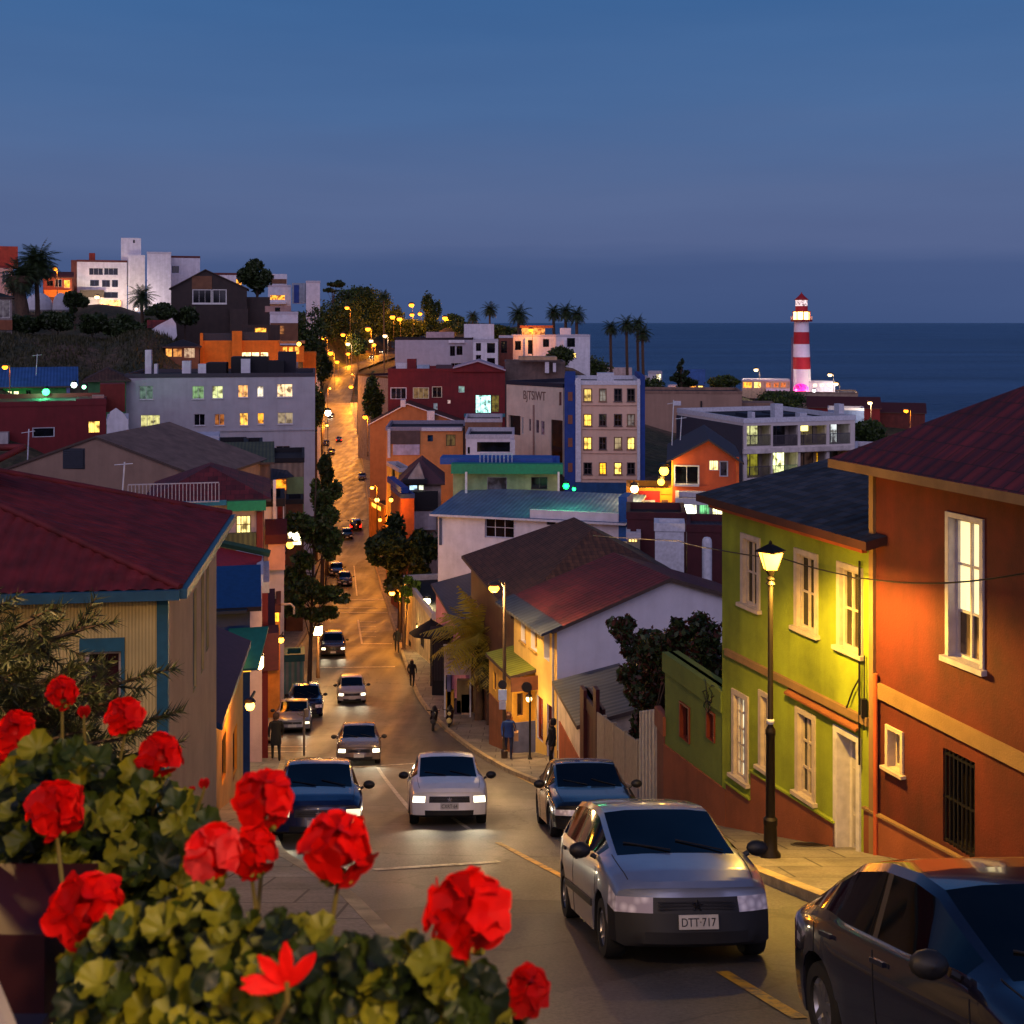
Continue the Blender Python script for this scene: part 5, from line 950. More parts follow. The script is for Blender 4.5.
# ================= vegetation
def leafcards(cl, n, size, asp=1.5, rng=None, hollow=.35, curl=.25):
    """n bent leaf quads spread through the ellipsoid clumps cl: (centre, radii)"""
    rng = rng or np.random.RandomState(1); vol = np.array([c[1][0]*c[1][1]*c[1][2] for c in cl])**.8; pick = rng.choice(len(cl), n, p=vol/vol.sum())
    C_ = np.array([tuple(c[0]) for c in cl])[pick]; R_ = np.array([tuple(c[1]) for c in cl])[pick]
    d = rng.normal(size=(n, 3)); d /= np.linalg.norm(d, axis=1)[:, None]; rad = (hollow+(1-hollow)*rng.rand(n))**.6*(1+.16*rng.normal(size=n))
    P = C_+d*R_*rad[:, None]; a = rng.normal(size=(n, 3)); a /= np.linalg.norm(a, axis=1)[:, None]; b = np.cross(a, rng.normal(size=(n, 3))); b /= np.linalg.norm(b, axis=1)[:, None]
    s = size*(.55+.9*rng.rand(n))[:, None]; nn = np.cross(a, b)
    V = np.stack([P-a*s*asp*.5, P+b*s*.42-a*s*.05+nn*s*curl, P+a*s*asp*.5, P-b*s*.42-a*s*.05+nn*s*curl], 1).reshape(-1, 3)
    return V, np.arange(4*n).reshape(-1, 4)
def crown_clumps(c, r, k, rng, fill=.5):
    out = []
    for i in range(k):
        d = rng.normal(size=3); d /= np.linalg.norm(d); q = .35+.55*rng.rand(); s = fill*(.55+.6*rng.rand())
        out.append((np.array(c)+d*np.array(r)*q, np.array(r)*s*.75))
    return out
def tree(name, label, base, top, crown, k, n, leaf, mats, trunk_r=.2, group=None, cat='tree', lean=(0, 0), seed=1, trunkm=None, asp=1.5, fill=.5):
    """base: point on the ground; crown: list of (centre, radii); branches reach into each"""
    n = int(n*1.6); leaf = leaf*.74; rng = np.random.RandomState(seed); o = thing(name, label, cat, base, group); tm = trunkm or plaster('4a382c', .95, .25, 4., 'bark')
    mb = MB(); top = Vector(top); base = Vector(base); mid = base.lerp(top, .5)+Vector((lean[0], lean[1], 0)); mb.tube([base-Vector((0, 0, .5)), base.lerp(mid, .5), mid, top], [trunk_r*1.25, trunk_r, trunk_r*.75, trunk_r*.4], 8)
    cl = []
    for c, r in crown: cl += crown_clumps(c, r, k, rng, fill)
    for c, r in cl[::2]:
        c = Vector(c); q = mid.lerp(top, rng.rand()*.8); mb.tube([q, q.lerp(c, .5)+Vector((0, 0, (c-q).length*.12)), c], [trunk_r*.4, trunk_r*.22, trunk_r*.07], 5)
    mb.build('trunk', tm, o); V, Fc = leafcards(cl, n, leaf, asp, rng); npobj('crown', V, Fc, mats, o, mi=rng.randint(0, len(mats), len(Fc)) if isinstance(mats, list) else None); return o
DK = leafm('1c2814', '33441e', .2); DK2 = leafm('243418', '405024', .2); MG = leafm('3a4e1a', '5c702a', .35); LG = leafm('4a6a1c', '7a9a2c', .4); OLVL = leafm('3a3a1a', '5a5424', .25); RDL = leafm('3a2018', '5a2a1c', .2)
def px2(u, v, Y, ru, rv, ry=None): return (W(u, v, Y), (ru/F*Y, (ry or (ru/F*Y)), rv/F*Y))
# street trees
T = []
g = lambda u, Y: Vector(((u-512)/F*Y, Y, groundz((u-512)/F*Y, Y)))
tree('leafy_street_tree', 'tall ragged leafy tree leaning over the left pavement in front of the bright shop', g(309, 72), W(316, 480, 72), [px2(322, 492, 73, 16, 22), px2(312, 530, 72, 27, 26), px2(303, 572, 72, 26, 24), px2(330, 545, 72, 12, 16)], 10, 8500, .30, [MG, DK2, OLVL], .11, seed=3)
tree('leafy_street_tree', 'smaller dark tree at the corner of the grey flats above the leaning street tree', g(322, 128), W(325, 452, 128), [px2(324, 470, 128, 12, 20)], 8, 2200, .5, [DK, DK2], .2, seed=4)
tree('spreading_tree', 'wide flat crowned green tree over the left kerb with horizontal layered branches', g(308, 69), W(312, 590, 69), [px2(296, 604, 69, 30, 13), px2(332, 598, 69, 16, 7), px2(312, 592, 69, 26, 8), px2(315, 612, 69, 22, 7)], 9, 6500, .26, [MG, DK2, OLVL], .10, seed=5)
tree('dark_street_tree', 'big dense dark tree on the right pavement above the lit cream facade', g(401, 98), W(402, 540, 98), [px2(402, 545, 98, 30, 30), px2(420, 555, 98, 20, 28), px2(386, 552, 98, 20, 16), px2(404, 585, 98, 20, 14)], 12, 11000, .40, [DK, DK, DK2], .28, seed=6)
tree('lit_sapling', 'small bright green sapling glowing in the lamp light below the big dark tree', g(404, 88), W(409, 580, 88), [px2(411, 583, 88, 11, 12), px2(404, 596, 88, 9, 9)], 6, 1500, .24, [LG, MG], .07, seed=7)
tree('round_hill_tree', 'round dark tree on the skyline right of the timber gable', g(257, 207), W(257, 270, 207), [px2(257, 277, 207, 17, 19)], 12, 3600, .7, [DK, DK2], .3, seed=8)
tree('umbrella_pine', 'flat topped umbrella pine on the skyline beside the narrow white house', g(333, 570), W(333, 288, 570), [px2(333, 284, 570, 11, 3.5), px2(330, 290, 570, 8, 3)], 8, 900, 1.3, [DK, DK2], .35, seed=9)
for i, (u, v, Y, ru, rv, lb) in enumerate([(310, 335, 210, 14, 30, 'dark tree between the timber house and the street lamps'), (345, 325, 560, 26, 24, 'broad dark tree behind the upper left street lamps'), (372, 314, 590, 24, 20, 'dark tree crown under the far skyline lamps'), (322, 360, 215, 9, 20, 'narrow dark tree beside the orange annex'), (355, 303, 590, 26, 14, 'low dark tree line crown at the left of the far ridge'),
    (400, 332, 600, 20, 10, 'dark tree at the bend of the far street'), (430, 312, 560, 9, 16, 'upright twin topped dark tree on the far ridge right of the lamps'), (390, 322, 620, 12, 16, 'dark tree behind the pair of far ridge lamps'), (425, 328, 600, 20, 9, 'low dark bushy tree under the cluster of ridge lamps'), (470, 330, 540, 20, 6, 'low dark bushy tree left of the slim fan palm'), (503, 331, 420, 12, 6, 'low dark bushy tree under the full round palm'), (440, 332, 610, 14, 8, 'low dark bushy tree under the brightest ridge lamp'), (455, 322, 560, 12, 8, 'low dark tree right of the brightest ridge lamp'), (358, 346, 350, 12, 10, 'rounded dark shrub tree at the foot of the hill street'), (375, 403, 185, 8, 22, 'dark tree against the cream wall left of the maroon house'),
    (327, 470, 140, 6, 14, 'slim dark tree on the left kerb below the grey flats'), (316, 405, 150, 6, 22, 'dark tree hugging the right corner of the grey flats'), (590, 374, 270, 28, 14, 'dark tree mass between the hillside villa and the palm clump'), (561, 356, 225, 12, 11, 'dark bushy tree in front of the villa wing'), (650, 390, 240, 14, 12, 'dark tree right of the beige tower roof'), (775, 402, 270, 24, 11, 'dark tree below the promenade pavilion'), (725, 384, 262, 16, 7, 'low dark tree beside the yellow lamp left of the pavilion'), (870, 432, 120, 17, 14, 'dark tree between the balcony block and the maroon tiled roof')]):
    tree('dark_tree', lb, g(u, Y), W(u, v, Y), [px2(u, v, Y, ru, rv)], 12, 2200 if ru < 15 else 4200, .0018*Y+.1, [DK, DK2, MG], .2, seed=20+i, fill=.8)
o = tree('conifer', 'pointed dark conifer on the sea edge between the palm clump and the lighthouse', g(682, 245), W(681, 362, 245), [px2(681, 366, 245, 4, 8), px2(681, 374, 245, 9, 6), px2(682, 382, 245, 14, 6)], 6, 1800, .6, [DK], .25, seed=50)
# hedge and shrubs on the left hill
for i, (u, v, Y, ru, rv, lb) in enumerate([(25, 325, 182, 18, 12, 'dark shrub under the fat palm'), (58, 320, 184, 20, 13, 'dark shrub under the white tent domes'), (92, 322, 184, 18, 12, 'dark shrub left of the terrace light'), (75, 302, 200, 11, 12, 'spiky dark shrub beside the hotel corner'), (125, 325, 183, 20, 14, 'dark shrub at the head of the grass slope'), (150, 332, 180, 16, 14, 'dark shrub above the rounded white gable'), (160, 312, 190, 18, 8, 'dark shrub in front of the blank slab tower'), (185, 316, 192, 14, 9, 'dark shrub left of the timber gable house')]):
    tree('hill_shrub', lb, g(u, Y), W(u, v, Y), [px2(u, v, Y, ru, rv)], 10, 2600, .55, [DK, DK2], .1, seed=60+i, group='shrubs along the hill top', cat='shrub', fill=.6)
# ---- palms
def palm(label, base, crownc, R_, nf=34, tr=.3, mats=None, seed=1, droop=1., leaflet=.5, group=None, skirt=0, tmat=None, name='palm_tree', spread=1.):
    rng = np.random.RandomState(seed); o = thing(name, label, 'palm tree', base, group); base = Vector(base); c = Vector(crownc)
    mb = MB(); k = 7; mb.tube([base.lerp(c, i/k)+Vector((math.sin(i*.8)*tr*.25, 0, 0))-Vector((0, 0, .6 if i == 0 else 0)) for i in range(k+1)], [tr*(1.25 if i == 0 else 1.-.03*i) for i in range(k+1)], 9)
    if skirt: mb.tube([c-Vector((0, 0, skirt)), c-Vector((0, 0, skirt*.4)), c], [tr*1.1, tr*1.9, tr*1.5], 10)
    mb.build('trunk', tmat or plaster('5a4434', .95, .3, 3., 'bark'), o)
    V = []; Fc = []
    for i in range(nf):
        az = 2.399*i+rng.rand()*.4; el = math.radians(80-125*(i/nf)**.8*spread); L_ = R_*(.8+.35*rng.rand()); p = c.copy(); d = Vector((math.cos(az)*math.cos(el), math.sin(az)*math.cos(el), math.sin(el))); st = 9; side = d.cross(Vector((0, 0, 1))); side = side.normalized() if side.length > .05 else Vector((1, 0, 0)); pts = [p.copy()]
        for j in range(st): d = (d+Vector((0, 0, -.115*droop))).normalized(); p = p+d*L_/st; pts.append(p.copy())
        for j in range(1, st+1):
            t = j/st; w_ = R_*leaflet*math.sin(math.pi*min(1, t*.85+.12))**.7; ax = (pts[j]-pts[j-1])
            for q in (0, .5):
                b0 = pts[j-1]+ax*q
                for s_ in (-1, 1):
                    tip = b0+side*s_*w_*(.8+.3*rng.rand())+ax.normalized()*w_*.55-Vector((0, 0, w_*(.25+.3*rng.rand()))); wv = ax*.42; n0 = len(V); V += [tuple(b0), tuple(b0+wv), tuple(tip+wv*.15), tuple(tip)]; Fc.append((n0, n0+1, n0+2, n0+3))
    npobj('crown', V, Fc, mats or [DK, DK2], o, mi=rng.randint(0, 2, len(Fc))); return o
PG = 'palms on the skyline'
palm('tallest feather palm on the left hilltop in front of the terracotta house', g(37, 200), W(37, 262, 200), 4.3, 90, .42, seed=1, skirt=1.6, group=PG, leaflet=.26, droop=1.2)
palm('stout thick trunked palm beside the pink house at the far left', g(21, 196), W(20, 276, 196), 3.8, 80, 1.2, seed=2, skirt=2.5, group=PG, leaflet=.24, droop=1.4)
palm('short bushy palm in front of the stair slab tower', g(142, 192), W(142, 296, 192), 2.9, 40, .3, seed=3, group=PG, leaflet=.24)
palm('far palm between the lamps and the upright tree', g(384, 470), W(384, 296, 470), 3.4, 26, .3, seed=4, group=PG, leaflet=.3)
for i, (u, v, Y, R_, lb) in enumerate([(473, 316, 380, 3., 'tiny palm above the roof room of the long grey house'), (490, 309, 380, 3.6, 'slim fan palm standing clear of the skyline'), (519, 314, 260, 3.2, 'full round palm left of the lit roof terrace'), (554, 312, 262, 2.7, 'left palm of the three above the villa'), (566, 311, 258, 2.8, 'middle palm of the three above the villa'), (577, 314, 255, 2.7, 'right palm of the three above the villa'),
    (611, 327, 278, 2.6, 'leftmost and separate palm of the sea edge clump'), (627, 324, 276, 3., 'tall second palm of the sea edge clump'), (638, 323, 282, 2.8, 'third palm of the sea edge clump'), (643, 333, 274, 2.8, 'rightmost palm of the sea edge clump')]):
    palm(lb, g(u, Y), W(u, v, Y), R_, 40, .38, seed=10+i, group=PG, leaflet=.26, skirt=.8, droop=1.3)
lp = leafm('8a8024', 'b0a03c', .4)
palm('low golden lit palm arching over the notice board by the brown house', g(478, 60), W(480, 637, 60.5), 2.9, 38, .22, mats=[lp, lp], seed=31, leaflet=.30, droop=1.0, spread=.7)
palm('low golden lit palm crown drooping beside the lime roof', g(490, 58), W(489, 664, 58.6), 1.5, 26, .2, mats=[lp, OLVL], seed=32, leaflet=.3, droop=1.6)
# ---- bush with rusty leaves behind the fences
tree('rusty_leaf_bush', 'large dark bush with rusty leaves spilling over the fence before the white gable', g(650, 33), W(655, 690, 33), [px2(652, 735, 34, 22, 36), px2(660, 690, 33, 45, 45), px2(705, 655, 30, 32, 34), px2(646, 660, 34, 26, 36), px2(695, 635, 30, 34, 24), px2(624, 632, 35, 18, 16), px2(665, 650, 31, 30, 30), px2(700, 660, 28, 26, 26)], 16, 16000, .15, [DK, DK2, RDL], .12, seed=70, cat='bush', fill=.5)
# ---- dark pine boughs at the left edge, near the camera
o = thing('pine_tree', 'dark shaggy pine with spiky boughs filling the left edge beside the cream house', 'pine tree', g(-70, 7.4)); rng = np.random.RandomState(5)
mb = MB(); b0 = Vector(WL[o.name]); tp = W(-70, 575, 7.4); mb.tube([b0-Vector((0, 0, .5)), b0.lerp(tp, .5), tp], [.2, .14, .03], 8); V = []; Fc = []
bou = [(28, 655), (45, 612), (97, 625), (157, 672), (165, 715), (165, 745), (118, 700), (60, 640), (0, 605), (20, 670), (90, 740), (140, 760), (60, 780), (10, 760), (-30, 640), (30, 710), (128, 735), (75, 672), (-20, 720), (45, 690)]
bou += [(rng.uniform(-30, 105), rng.uniform(650, 810)) for _ in range(34)]
for i, (u, v) in enumerate(bou):
    e_ = W(u, v, 6.9+rng.rand()*1.0); s_ = Vector((tp.x-.2, tp.y, e_.z-.35+rng.rand()*.2)); m_ = s_.lerp(e_, .5)-Vector((0, 0, .1)); pts = [s_, m_, e_]; mb.tube(pts, [.035, .022, .008], 5)
    for sub in range(13):
        t = .2+.8*sub/13; q = s_.lerp(m_, t*2) if t < .5 else m_.lerp(e_, t*2-1); dr = (e_-s_).normalized(); sd = Vector(rng.normal(size=3)).normalized(); tw = (dr*.8+sd*.7).normalized()*.34*(1.15-t*.5); 
        if sub == 12: q = e_-dr*.1; tw = dr*.22
        mb.tube([q, q+tw], [.008, .003], 4, cap=False)
        for k in range(52):
            r_ = q+tw*(k/52); nd = Vector(rng.normal(size=3)); nd = (nd-tw.normalized()*nd.dot(tw.normalized())).normalized()*.7+tw.normalized()*.6; nd = nd.normalized()*(.07+.04*rng.rand()); pv = nd.cross(Vector(rng.normal(size=3))).normalized()*.006; n0 = len(V); V += [tuple(r_-pv), tuple(r_+pv), tuple(r_+nd)]; Fc.append((n0, n0+1, n0+2))
mb.build('boughs', plaster('3a2c22', .95, .25, 6., 'bark'), o); npobj('needles', V, Fc, [leafm('26301a', '3e4422', .2)], o)
# grass over the left hill slope
rng = np.random.RandomState(9); V = []; Fc = []
for i in range(9000):
    u = rng.uniform(-20, 190); Y = rng.uniform(136, 186); X = (u-512)/F*Y; z = groundz(X, Y); s_ = .25+.5*rng.rand(); a = rng.rand()*6.28; n0 = len(V); V += [(X-.12*math.cos(a), Y-.12*math.sin(a), z-.1), (X+.12*math.cos(a), Y+.12*math.sin(a), z-.1), (X+rng.normal()*.12, Y+rng.normal()*.12, z+s_)]; Fc.append((n0, n0+1, n0+2))
o = npobj('hill_grass', V, Fc, [leafm('2a3018', '4a4424', .2)], off=(0, 0, 0)); o['kind'] = 'stuff'; o['label'] = 'rough dry grass on the slope below the hilltop hotel'
# ================= vehicles
GLS = glass('030406', .04, .35); TYR = plain('141414', .8, name='tyre_rubber'); RIM = plain('9a9aa0', .3, .85, name='alloy'); BLKP = plain('17171a', .55, name='black_plastic'); CHR = plain('c8c8cc', .15, 1., name='chrome')
def headl(on): 
    if on: return glow('fff2c8', on)
    k = 'headl'
    if k in _M: return _M[k]
    m, nt, p = nodes('headlight_lens'); v = N(nt, 'TexVoronoi', i_Scale=11.); nt.links.new(coord(nt), v.inputs[0]); nt.links.new(ramp(nt, v.outputs['Distance'], [(.1, lin('f4f0f6')), (.6, lin('b0a8b4'))]), p.inputs['Base Color']); p.inputs['Roughness'].default_value = .12; p.inputs['Emission Color'].default_value = (.8, .75, .85, 1); p.inputs['Emission Strength'].default_value = 0; p.inputs['Coat Weight'].default_value = 1.; _M[k] = m; return m
TAILOFF = plain('6a0c10', .15, coat=1.); 
SPEC = {
 'hatch': dict(L=3.75, W=1.64, H=1.43, top=[(1.875, .73), (1.83, .79), (1.6, .87), (1.13, .975), (.28, 1.345), (.02, 1.39), (-.6, 1.40), (-1.15, 1.365), (-1.42, 1.29), (-1.76, .98), (-1.875, .70)],
     belt=[(1.875, .69), (1.6, .78), (1.13, .88), (-1.2, .93), (-1.76, .92), (-1.875, .66)], cowl=1.13, atop=.28, rt=-1.42, rb=-1.76, bp=(-.36, -.27), cp=-1.08, wb=(1.20, -1.22), wr=.285, gx0=.92),
 'sedan': dict(L=4.35, W=1.72, H=1.42, top=[(2.175, .64), (2.12, .70), (1.8, .79), (1.05, .93), (.30, 1.35), (0, 1.41), (-.5, 1.42), (-.95, 1.37), (-1.55, 1.03), (-2.05, 1.0), (-2.175, .72)],
     belt=[(2.175, .60), (1.8, .70), (1.05, .85), (-1.3, .92), (-2.05, .93), (-2.175, .68)], cowl=1.05, atop=.30, rt=-.95, rb=-1.55, bp=(-.42, -.33), cp=-1.15, wb=(1.35, -1.27), wr=.30, gx0=.82),
 'round': dict(L=3.95, W=1.68, H=1.47, top=[(1.975, .70), (1.92, .78), (1.65, .88), (1.15, .985), (.30, 1.38), (.05, 1.45), (-.5, 1.465), (-1.1, 1.42), (-1.45, 1.33), (-1.84, 1.0), (-1.975, .72)],
     belt=[(1.975, .66), (1.65, .78), (1.15, .89), (-1.2, .96), (-1.84, .94), (-1.975, .68)], cowl=1.15, atop=.30, rt=-1.45, rb=-1.84, bp=(-.36, -.27), cp=-1.12, wb=(1.25, -1.25), wr=.295, gx0=.94),
 'coupe': dict(L=4.2, W=1.72, H=1.42, top=[(2.1, .64), (2.05, .71), (1.75, .82), (1.12, .95), (.35, 1.34), (.05, 1.40), (-.4, 1.415), (-.85, 1.36), (-1.3, 1.2), (-1.75, .99), (-2.0, .93), (-2.1, .70)],
     belt=[(2.1, .60), (1.75, .72), (1.12, .87), (-1.1, .93), (-1.75, .90), (-2.0, .86), (-2.1, .64)], cowl=1.12, atop=.35, rt=-.95, rb=-1.72, bp=(-.34, -.27), cp=-1.15, wb=(1.30, -1.3), wr=.30, gx0=.9),
 'suv': dict(L=4.3, W=1.78, H=1.66, top=[(2.15, .80), (2.1, .88), (1.8, .98), (1.1, 1.08), (.55, 1.56), (.2, 1.64), (-.8, 1.66), (-1.5, 1.62), (-1.85, 1.55), (-2.08, 1.1), (-2.15, .8)],
     belt=[(2.15, .75), (1.8, .88), (1.1, 1.0), (-1.6, 1.05), (-2.08, 1.05), (-2.15, .76)], cowl=1.1, atop=.55, rt=-1.85, rb=-2.08, bp=(-.36, -.26), cp=-1.15, wb=(1.32, -1.3), wr=.34, gx0=.9)}
def car(label, pos, heading, spec, paint, group=None, bumper=None, lights=0, tails=0, trim=False, plate=None, detail=2, name='parked_car', grille=BLKP, emblem=True, cat='car', mass=None):
    S = SPEC[spec]; L, Wd = S['L'], S['W']; hx = L/2; xf = hx; wr = S['wr']; ar = wr+.065; gnd = .17
    # stations
    xs = set([x for x, z in S['top']]+[S['cowl'], S['atop'], S['rt'], S['rb'], S['cp'], S['bp'][0], S['bp'][1], S['gx0']])
    for wx in S['wb']:
        for k in range(11): xs.add(wx+ar*math.cos(math.pi*k/10))
    for k in range(4): xs.add(S['atop']+(S['cowl']-S['atop'])*(k+1)/5)
    xs |= {hx-.02, hx-.12, hx-.25, -hx+.12, -hx+.25, .8*S['rt'], 0}
    xs = sorted(x for x in xs if -hx <= x <= hx); q = [xs[0]]
    for x in xs[1:]:
        if x-q[-1] > .022: q.append(x)
    q[-1] = hx; xs = q
    top = lambda x: float(np.interp(x, [a for a, b in S['top'][::-1]], [b for a, b in S['top'][::-1]])); belt = lambda x: float(np.interp(x, [a for a, b in S['belt'][::-1]], [b for a, b in S['belt'][::-1]]))
    def wid(x): t = abs(x)/hx; return Wd/2*(1-.085*max(0, (t-.55)/.45)**2)
    def shift(x, y, w):   # plan curvature of nose and tail
        e = (hx-abs(x))/.55
        return 0 if e > 1 else -math.copysign(1, x)*.2*min(1, abs(y)/w)**2.6*(1-e)
    def rowpts(x):
        w_ = wid(x); b, t = belt(x), top(x); zb = gnd+(.03 if abs(x) > hx-.3 else 0); arch = 0
        for wx in S['wb']:
            if abs(x-wx) < ar: arch = max(arch, wr+math.sqrt(max(0, ar*ar-(x-wx)**2)))
        h = t-b; gk = min(1, max(0, h-.11)/.34)
        R_ = [(0, max(zb, arch)), (w_*.90, max(zb, arch)), (w_*.985, max(zb+.03, arch+.002)), (w_, zb+(b-zb)*.28), (w_*1.005, zb+(b-zb)*.62), (w_*.985, b-.045), (w_*.955, b)]
        R_ = R_[:3]+[(y_, max(z_, arch+.006*(j+1))) for j, (y_, z_) in enumerate(R_[3:])]
        lerp = lambda a, c: a+(c-a)*gk
        R_ += [(w_*lerp(.92, .935), lerp(b+h*.35, b+.02)), (w_*lerp(.80, .755), lerp(b+h*.72, t-.085)), (w_*lerp(.74, .70), lerp(b+h*.82, t-.03)), (w_*.42, lerp(b+h*.96, t-.005)), (0, t)]
        return R_
    rows = [rowpts(x) for x in xs]; nr_ = 12; V = []; idx = {}
    for i, x in enumerate(xs):
        for s_ in (1, -1):
            for j in range(nr_):
                y_, z_ = rows[i][j]
                if j in (0, nr_-1) and s_ == -1: idx[i, j, -1] = idx[i, j, 1]; continue
                idx[i, j, s_] = len(V); V.append((x+shift(x, y_, wid(x)), y_*s_, z_))
    P = {k: MB() for k in ('body', 'glassF', 'glassR', 'glassS1', 'glassS2', 'glassS3', 'glassS4', 'under', 'pill1', 'pill2', 'pill1b', 'pill2b', 'bump', 'bumpr', 'trim', 'hl', 'hr', 'tl', 'tr', 'grille', 'intake')}
    used = {k: [] for k in P}
    def add(k, ids): used[k].append(ids)
    for i in range(len(xs)-1):
        xm = (xs[i]+xs[i+1])/2
        for s_ in (1, -1):
            for j in range(nr_-1):
                ids = [idx[i, j, s_], idx[i+1, j, s_], idx[i+1, j+1, s_], idx[i, j+1, s_]]
                if s_ == 1: ids = ids[::-1]
                if len(set(ids)) < 3: continue
                k = 'body'
                if j <= 1: k = 'under'
                elif j in (9, 10) and S['atop'] < xm < S['cowl']: k = 'glassF'
                elif j in (9, 10) and S['rb'] < xm < S['rt']: k = 'glassR'
                elif j == 7 and S['cp']-.28 < xm < S['gx0'] and not (S['bp'][0] < xm < S['bp'][1]) and not (S['cp']-.06 < xm < S['cp']): k = 'glassS%d' % ((1 if s_ > 0 else 2)+(2 if xm < S['bp'][0] else 0))
                elif j == 4 and xm > hx-.26 and not lights: k = 'hl' if s_ > 0 else 'hr'
                elif j in (4, 5) and xm < -hx+.2: k = 'tl' if s_ > 0 else 'tr'
                elif j == 7 and (S['bp'][0] < xm < S['bp'][1] or S['cp']-.06 < xm < S['cp']): k = 'pill%d' % (1 if s_ > 0 else 2)+('b' if xm > S['cp']+.2 else '')
                elif j in (2, 3) and abs(xm) > hx-.27 and bumper: k = 'bump' if xm > 0 else 'bumpr'
                elif j == 3 and trim and S['wb'][1]+ar < xm < S['wb'][0]-ar and False: k = 'trim'
                add(k, ids)
    # nose and tail caps
    NC = 18
    for end in (1, -1):
        i = len(xs)-1 if end > 0 else 0; x = xs[i]; w0 = wid(x); cap = {}
        for j in range(1, nr_):
            y_, z_ = rows[i][j]
            for c in range(NC+1):
                fr_ = -1+2*c/NC; yy = y_*fr_
                if c == 0: cap[j, c] = idx[i, j, -1]; continue
                if c == NC: cap[j, c] = idx[i, j, 1]; continue
                if j == nr_-1: cap[j, c] = idx[i, j, 1]; continue
                bul = {1: -.02, 2: .02, 3: .035, 4: .02, 5: -.005}.get(j, -.01)*(1-abs(fr_)**4); cap[j, c] = len(V); V.append((x+shift(x, yy, w0)+end*bul, yy, z_))
        for j in range(1, nr_-1):
            for c in range(NC):
                ids = [cap[j, c], cap[j, c+1], cap[j+1, c+1], cap[j+1, c]]
                if end < 0: ids = ids[::-1]
                ids = [a for n_, a in enumerate(ids) if a not in ids[:n_]]
                if len(ids) < 3: continue
                fr_ = abs(-1+2*(c+.5)/NC); k = 'body'
                if end > 0:
                    if j == 4: k = 'grille' if fr_ < .56 else 'body' if (lights and not .72 < fr_ < .96) else ('hl' if c > NC/2 else 'hr')
                    elif j == 2: k = 'intake' if .08 < fr_ < .62 or fr_ < .3 else ('bump' if bumper else 'body')
                    elif j in (1, 3) and bumper: k = 'bump'
                    elif j == 1: k = 'under'
                else:
                    if j in (4, 5) and fr_ > .66: k = 'tl' if c > NC/2 else 'tr'
                    elif j in (1, 2, 3) and bumper: k = 'bumpr'
                add(k, ids)
    # frame of reference on the slope
    X, Y = pos; hd = Vector((heading[0], heading[1], 0)).normalized(); sd = Vector((-hd.y, hd.x, 0)); zg = lambda q: roadz(q.x, q.y)
    c0 = Vector((X, Y, 0)); cc = c0-hd*hx; fw = Vector((hd.x, hd.y, (zg(cc+hd*1.2)-zg(cc-hd*1.2))/2.4)).normalized(); lf = Vector((sd.x, sd.y, (zg(cc+sd*.7)-zg(cc-sd*.7))/1.4)); lf = (lf-fw*lf.dot(fw)).normalized(); up = fw.cross(lf)
    org = Vector((cc.x, cc.y, zg(cc)+.004)); M = Matrix((fw, lf, up*.95)).transposed().to_4x4(); M.translation = org
    o = thing(name, label, cat, org, group, M)
    def mk(k, nm, mat, th=0):
        f_ = used[k]
        if not f_: return None
        ids = sorted({a for q_ in f_ for a in q_}); mp = {a: n_ for n_, a in enumerate(ids)}; mb = MB(); mb.ifaces([V[a] for a in ids], [tuple(mp[a] for a in q_) for q_ in f_], 0, True); return mb.build(nm, mat, o, local=True, sharp=32)
    body = mk('body', 'body', paint); mk('under', 'underbody', BLKP); mk('glassF', 'windscreen', GLS); mk('glassR', 'rear_window', GLS)
    for k in (1, 2, 3, 4): mk('glassS%d' % k, 'side_window', GLS)
    for k in ('pill1', 'pill2', 'pill1b', 'pill2b'): mk(k, 'door_pillar', BLKP)
    mk('hl', 'headlight', headl(lights)); mk('hr', 'headlight', headl(lights)); TL = glow('ff2010', tails) if tails else TAILOFF
    mk('tl', 'tail_light', TL); mk('tr', 'tail_light', TL); gr = mk('grille', 'grille', grille); mk('intake', 'air_intake', BLKP); mk('bump', 'bumper', bumper or paint); mk('bumpr', 'bumper', bumper or paint)
    zg_ = rows[-1][4][1]; z5 = rows[-1][5][1]; zi = rows[-1][2][1]; z3 = rows[-1][3][1]; z4 = rows[-1][4][1]
    # wheels
    proto = None
    for wx in S['wb']:
        for s_ in (1, -1):
            y0 = s_*(wid(wx)-.02); mb = MB(); ax = (0, s_, 0); mb.lathe((wx, y0-s_*.2, wr), [(wr*.62, 0), (wr*.93, 0), (wr, .03), (wr, .16), (wr*.95, .195), (wr*.66, .2), (wr*.64, .17)], 26, axis=ax)
            ty = mb; mb = MB(); mb.lathe((wx, y0-s_*.02, wr), [(wr*.66, -.012), (wr*.62, -.002), (wr*.58, -.03), (wr*.2, -.02), (wr*.12, -.0), (0, .0)], 22, axis=ax)
            if detail > 1:
                for k in range(5):
                    a = 2*math.pi*k/5; d = Vector((math.cos(a), 0, math.sin(a))); pd = Vector((-d.z, 0, d.x)); c_ = Vector((wx, y0-s_*.02, wr)); r0, r1 = c_+d*wr*.12, c_+d*wr*.62; e_ = Vector((0, s_, 0)); mb.hexa([r0-pd*.03-e_*.025, r1-pd*.022-e_*.025, r1+pd*.022-e_*.025, r0+pd*.03-e_*.025, r0-pd*.03, r1-pd*.022, r1+pd*.022, r0+pd*.03])
            wl_ = mb.build('wheel', RIM, o, local=True); ty.build('tyre', TYR, wl_, local=True)
    # mirrors, handles, plate
    gx = S['gx0']-.03; bz = belt(gx)
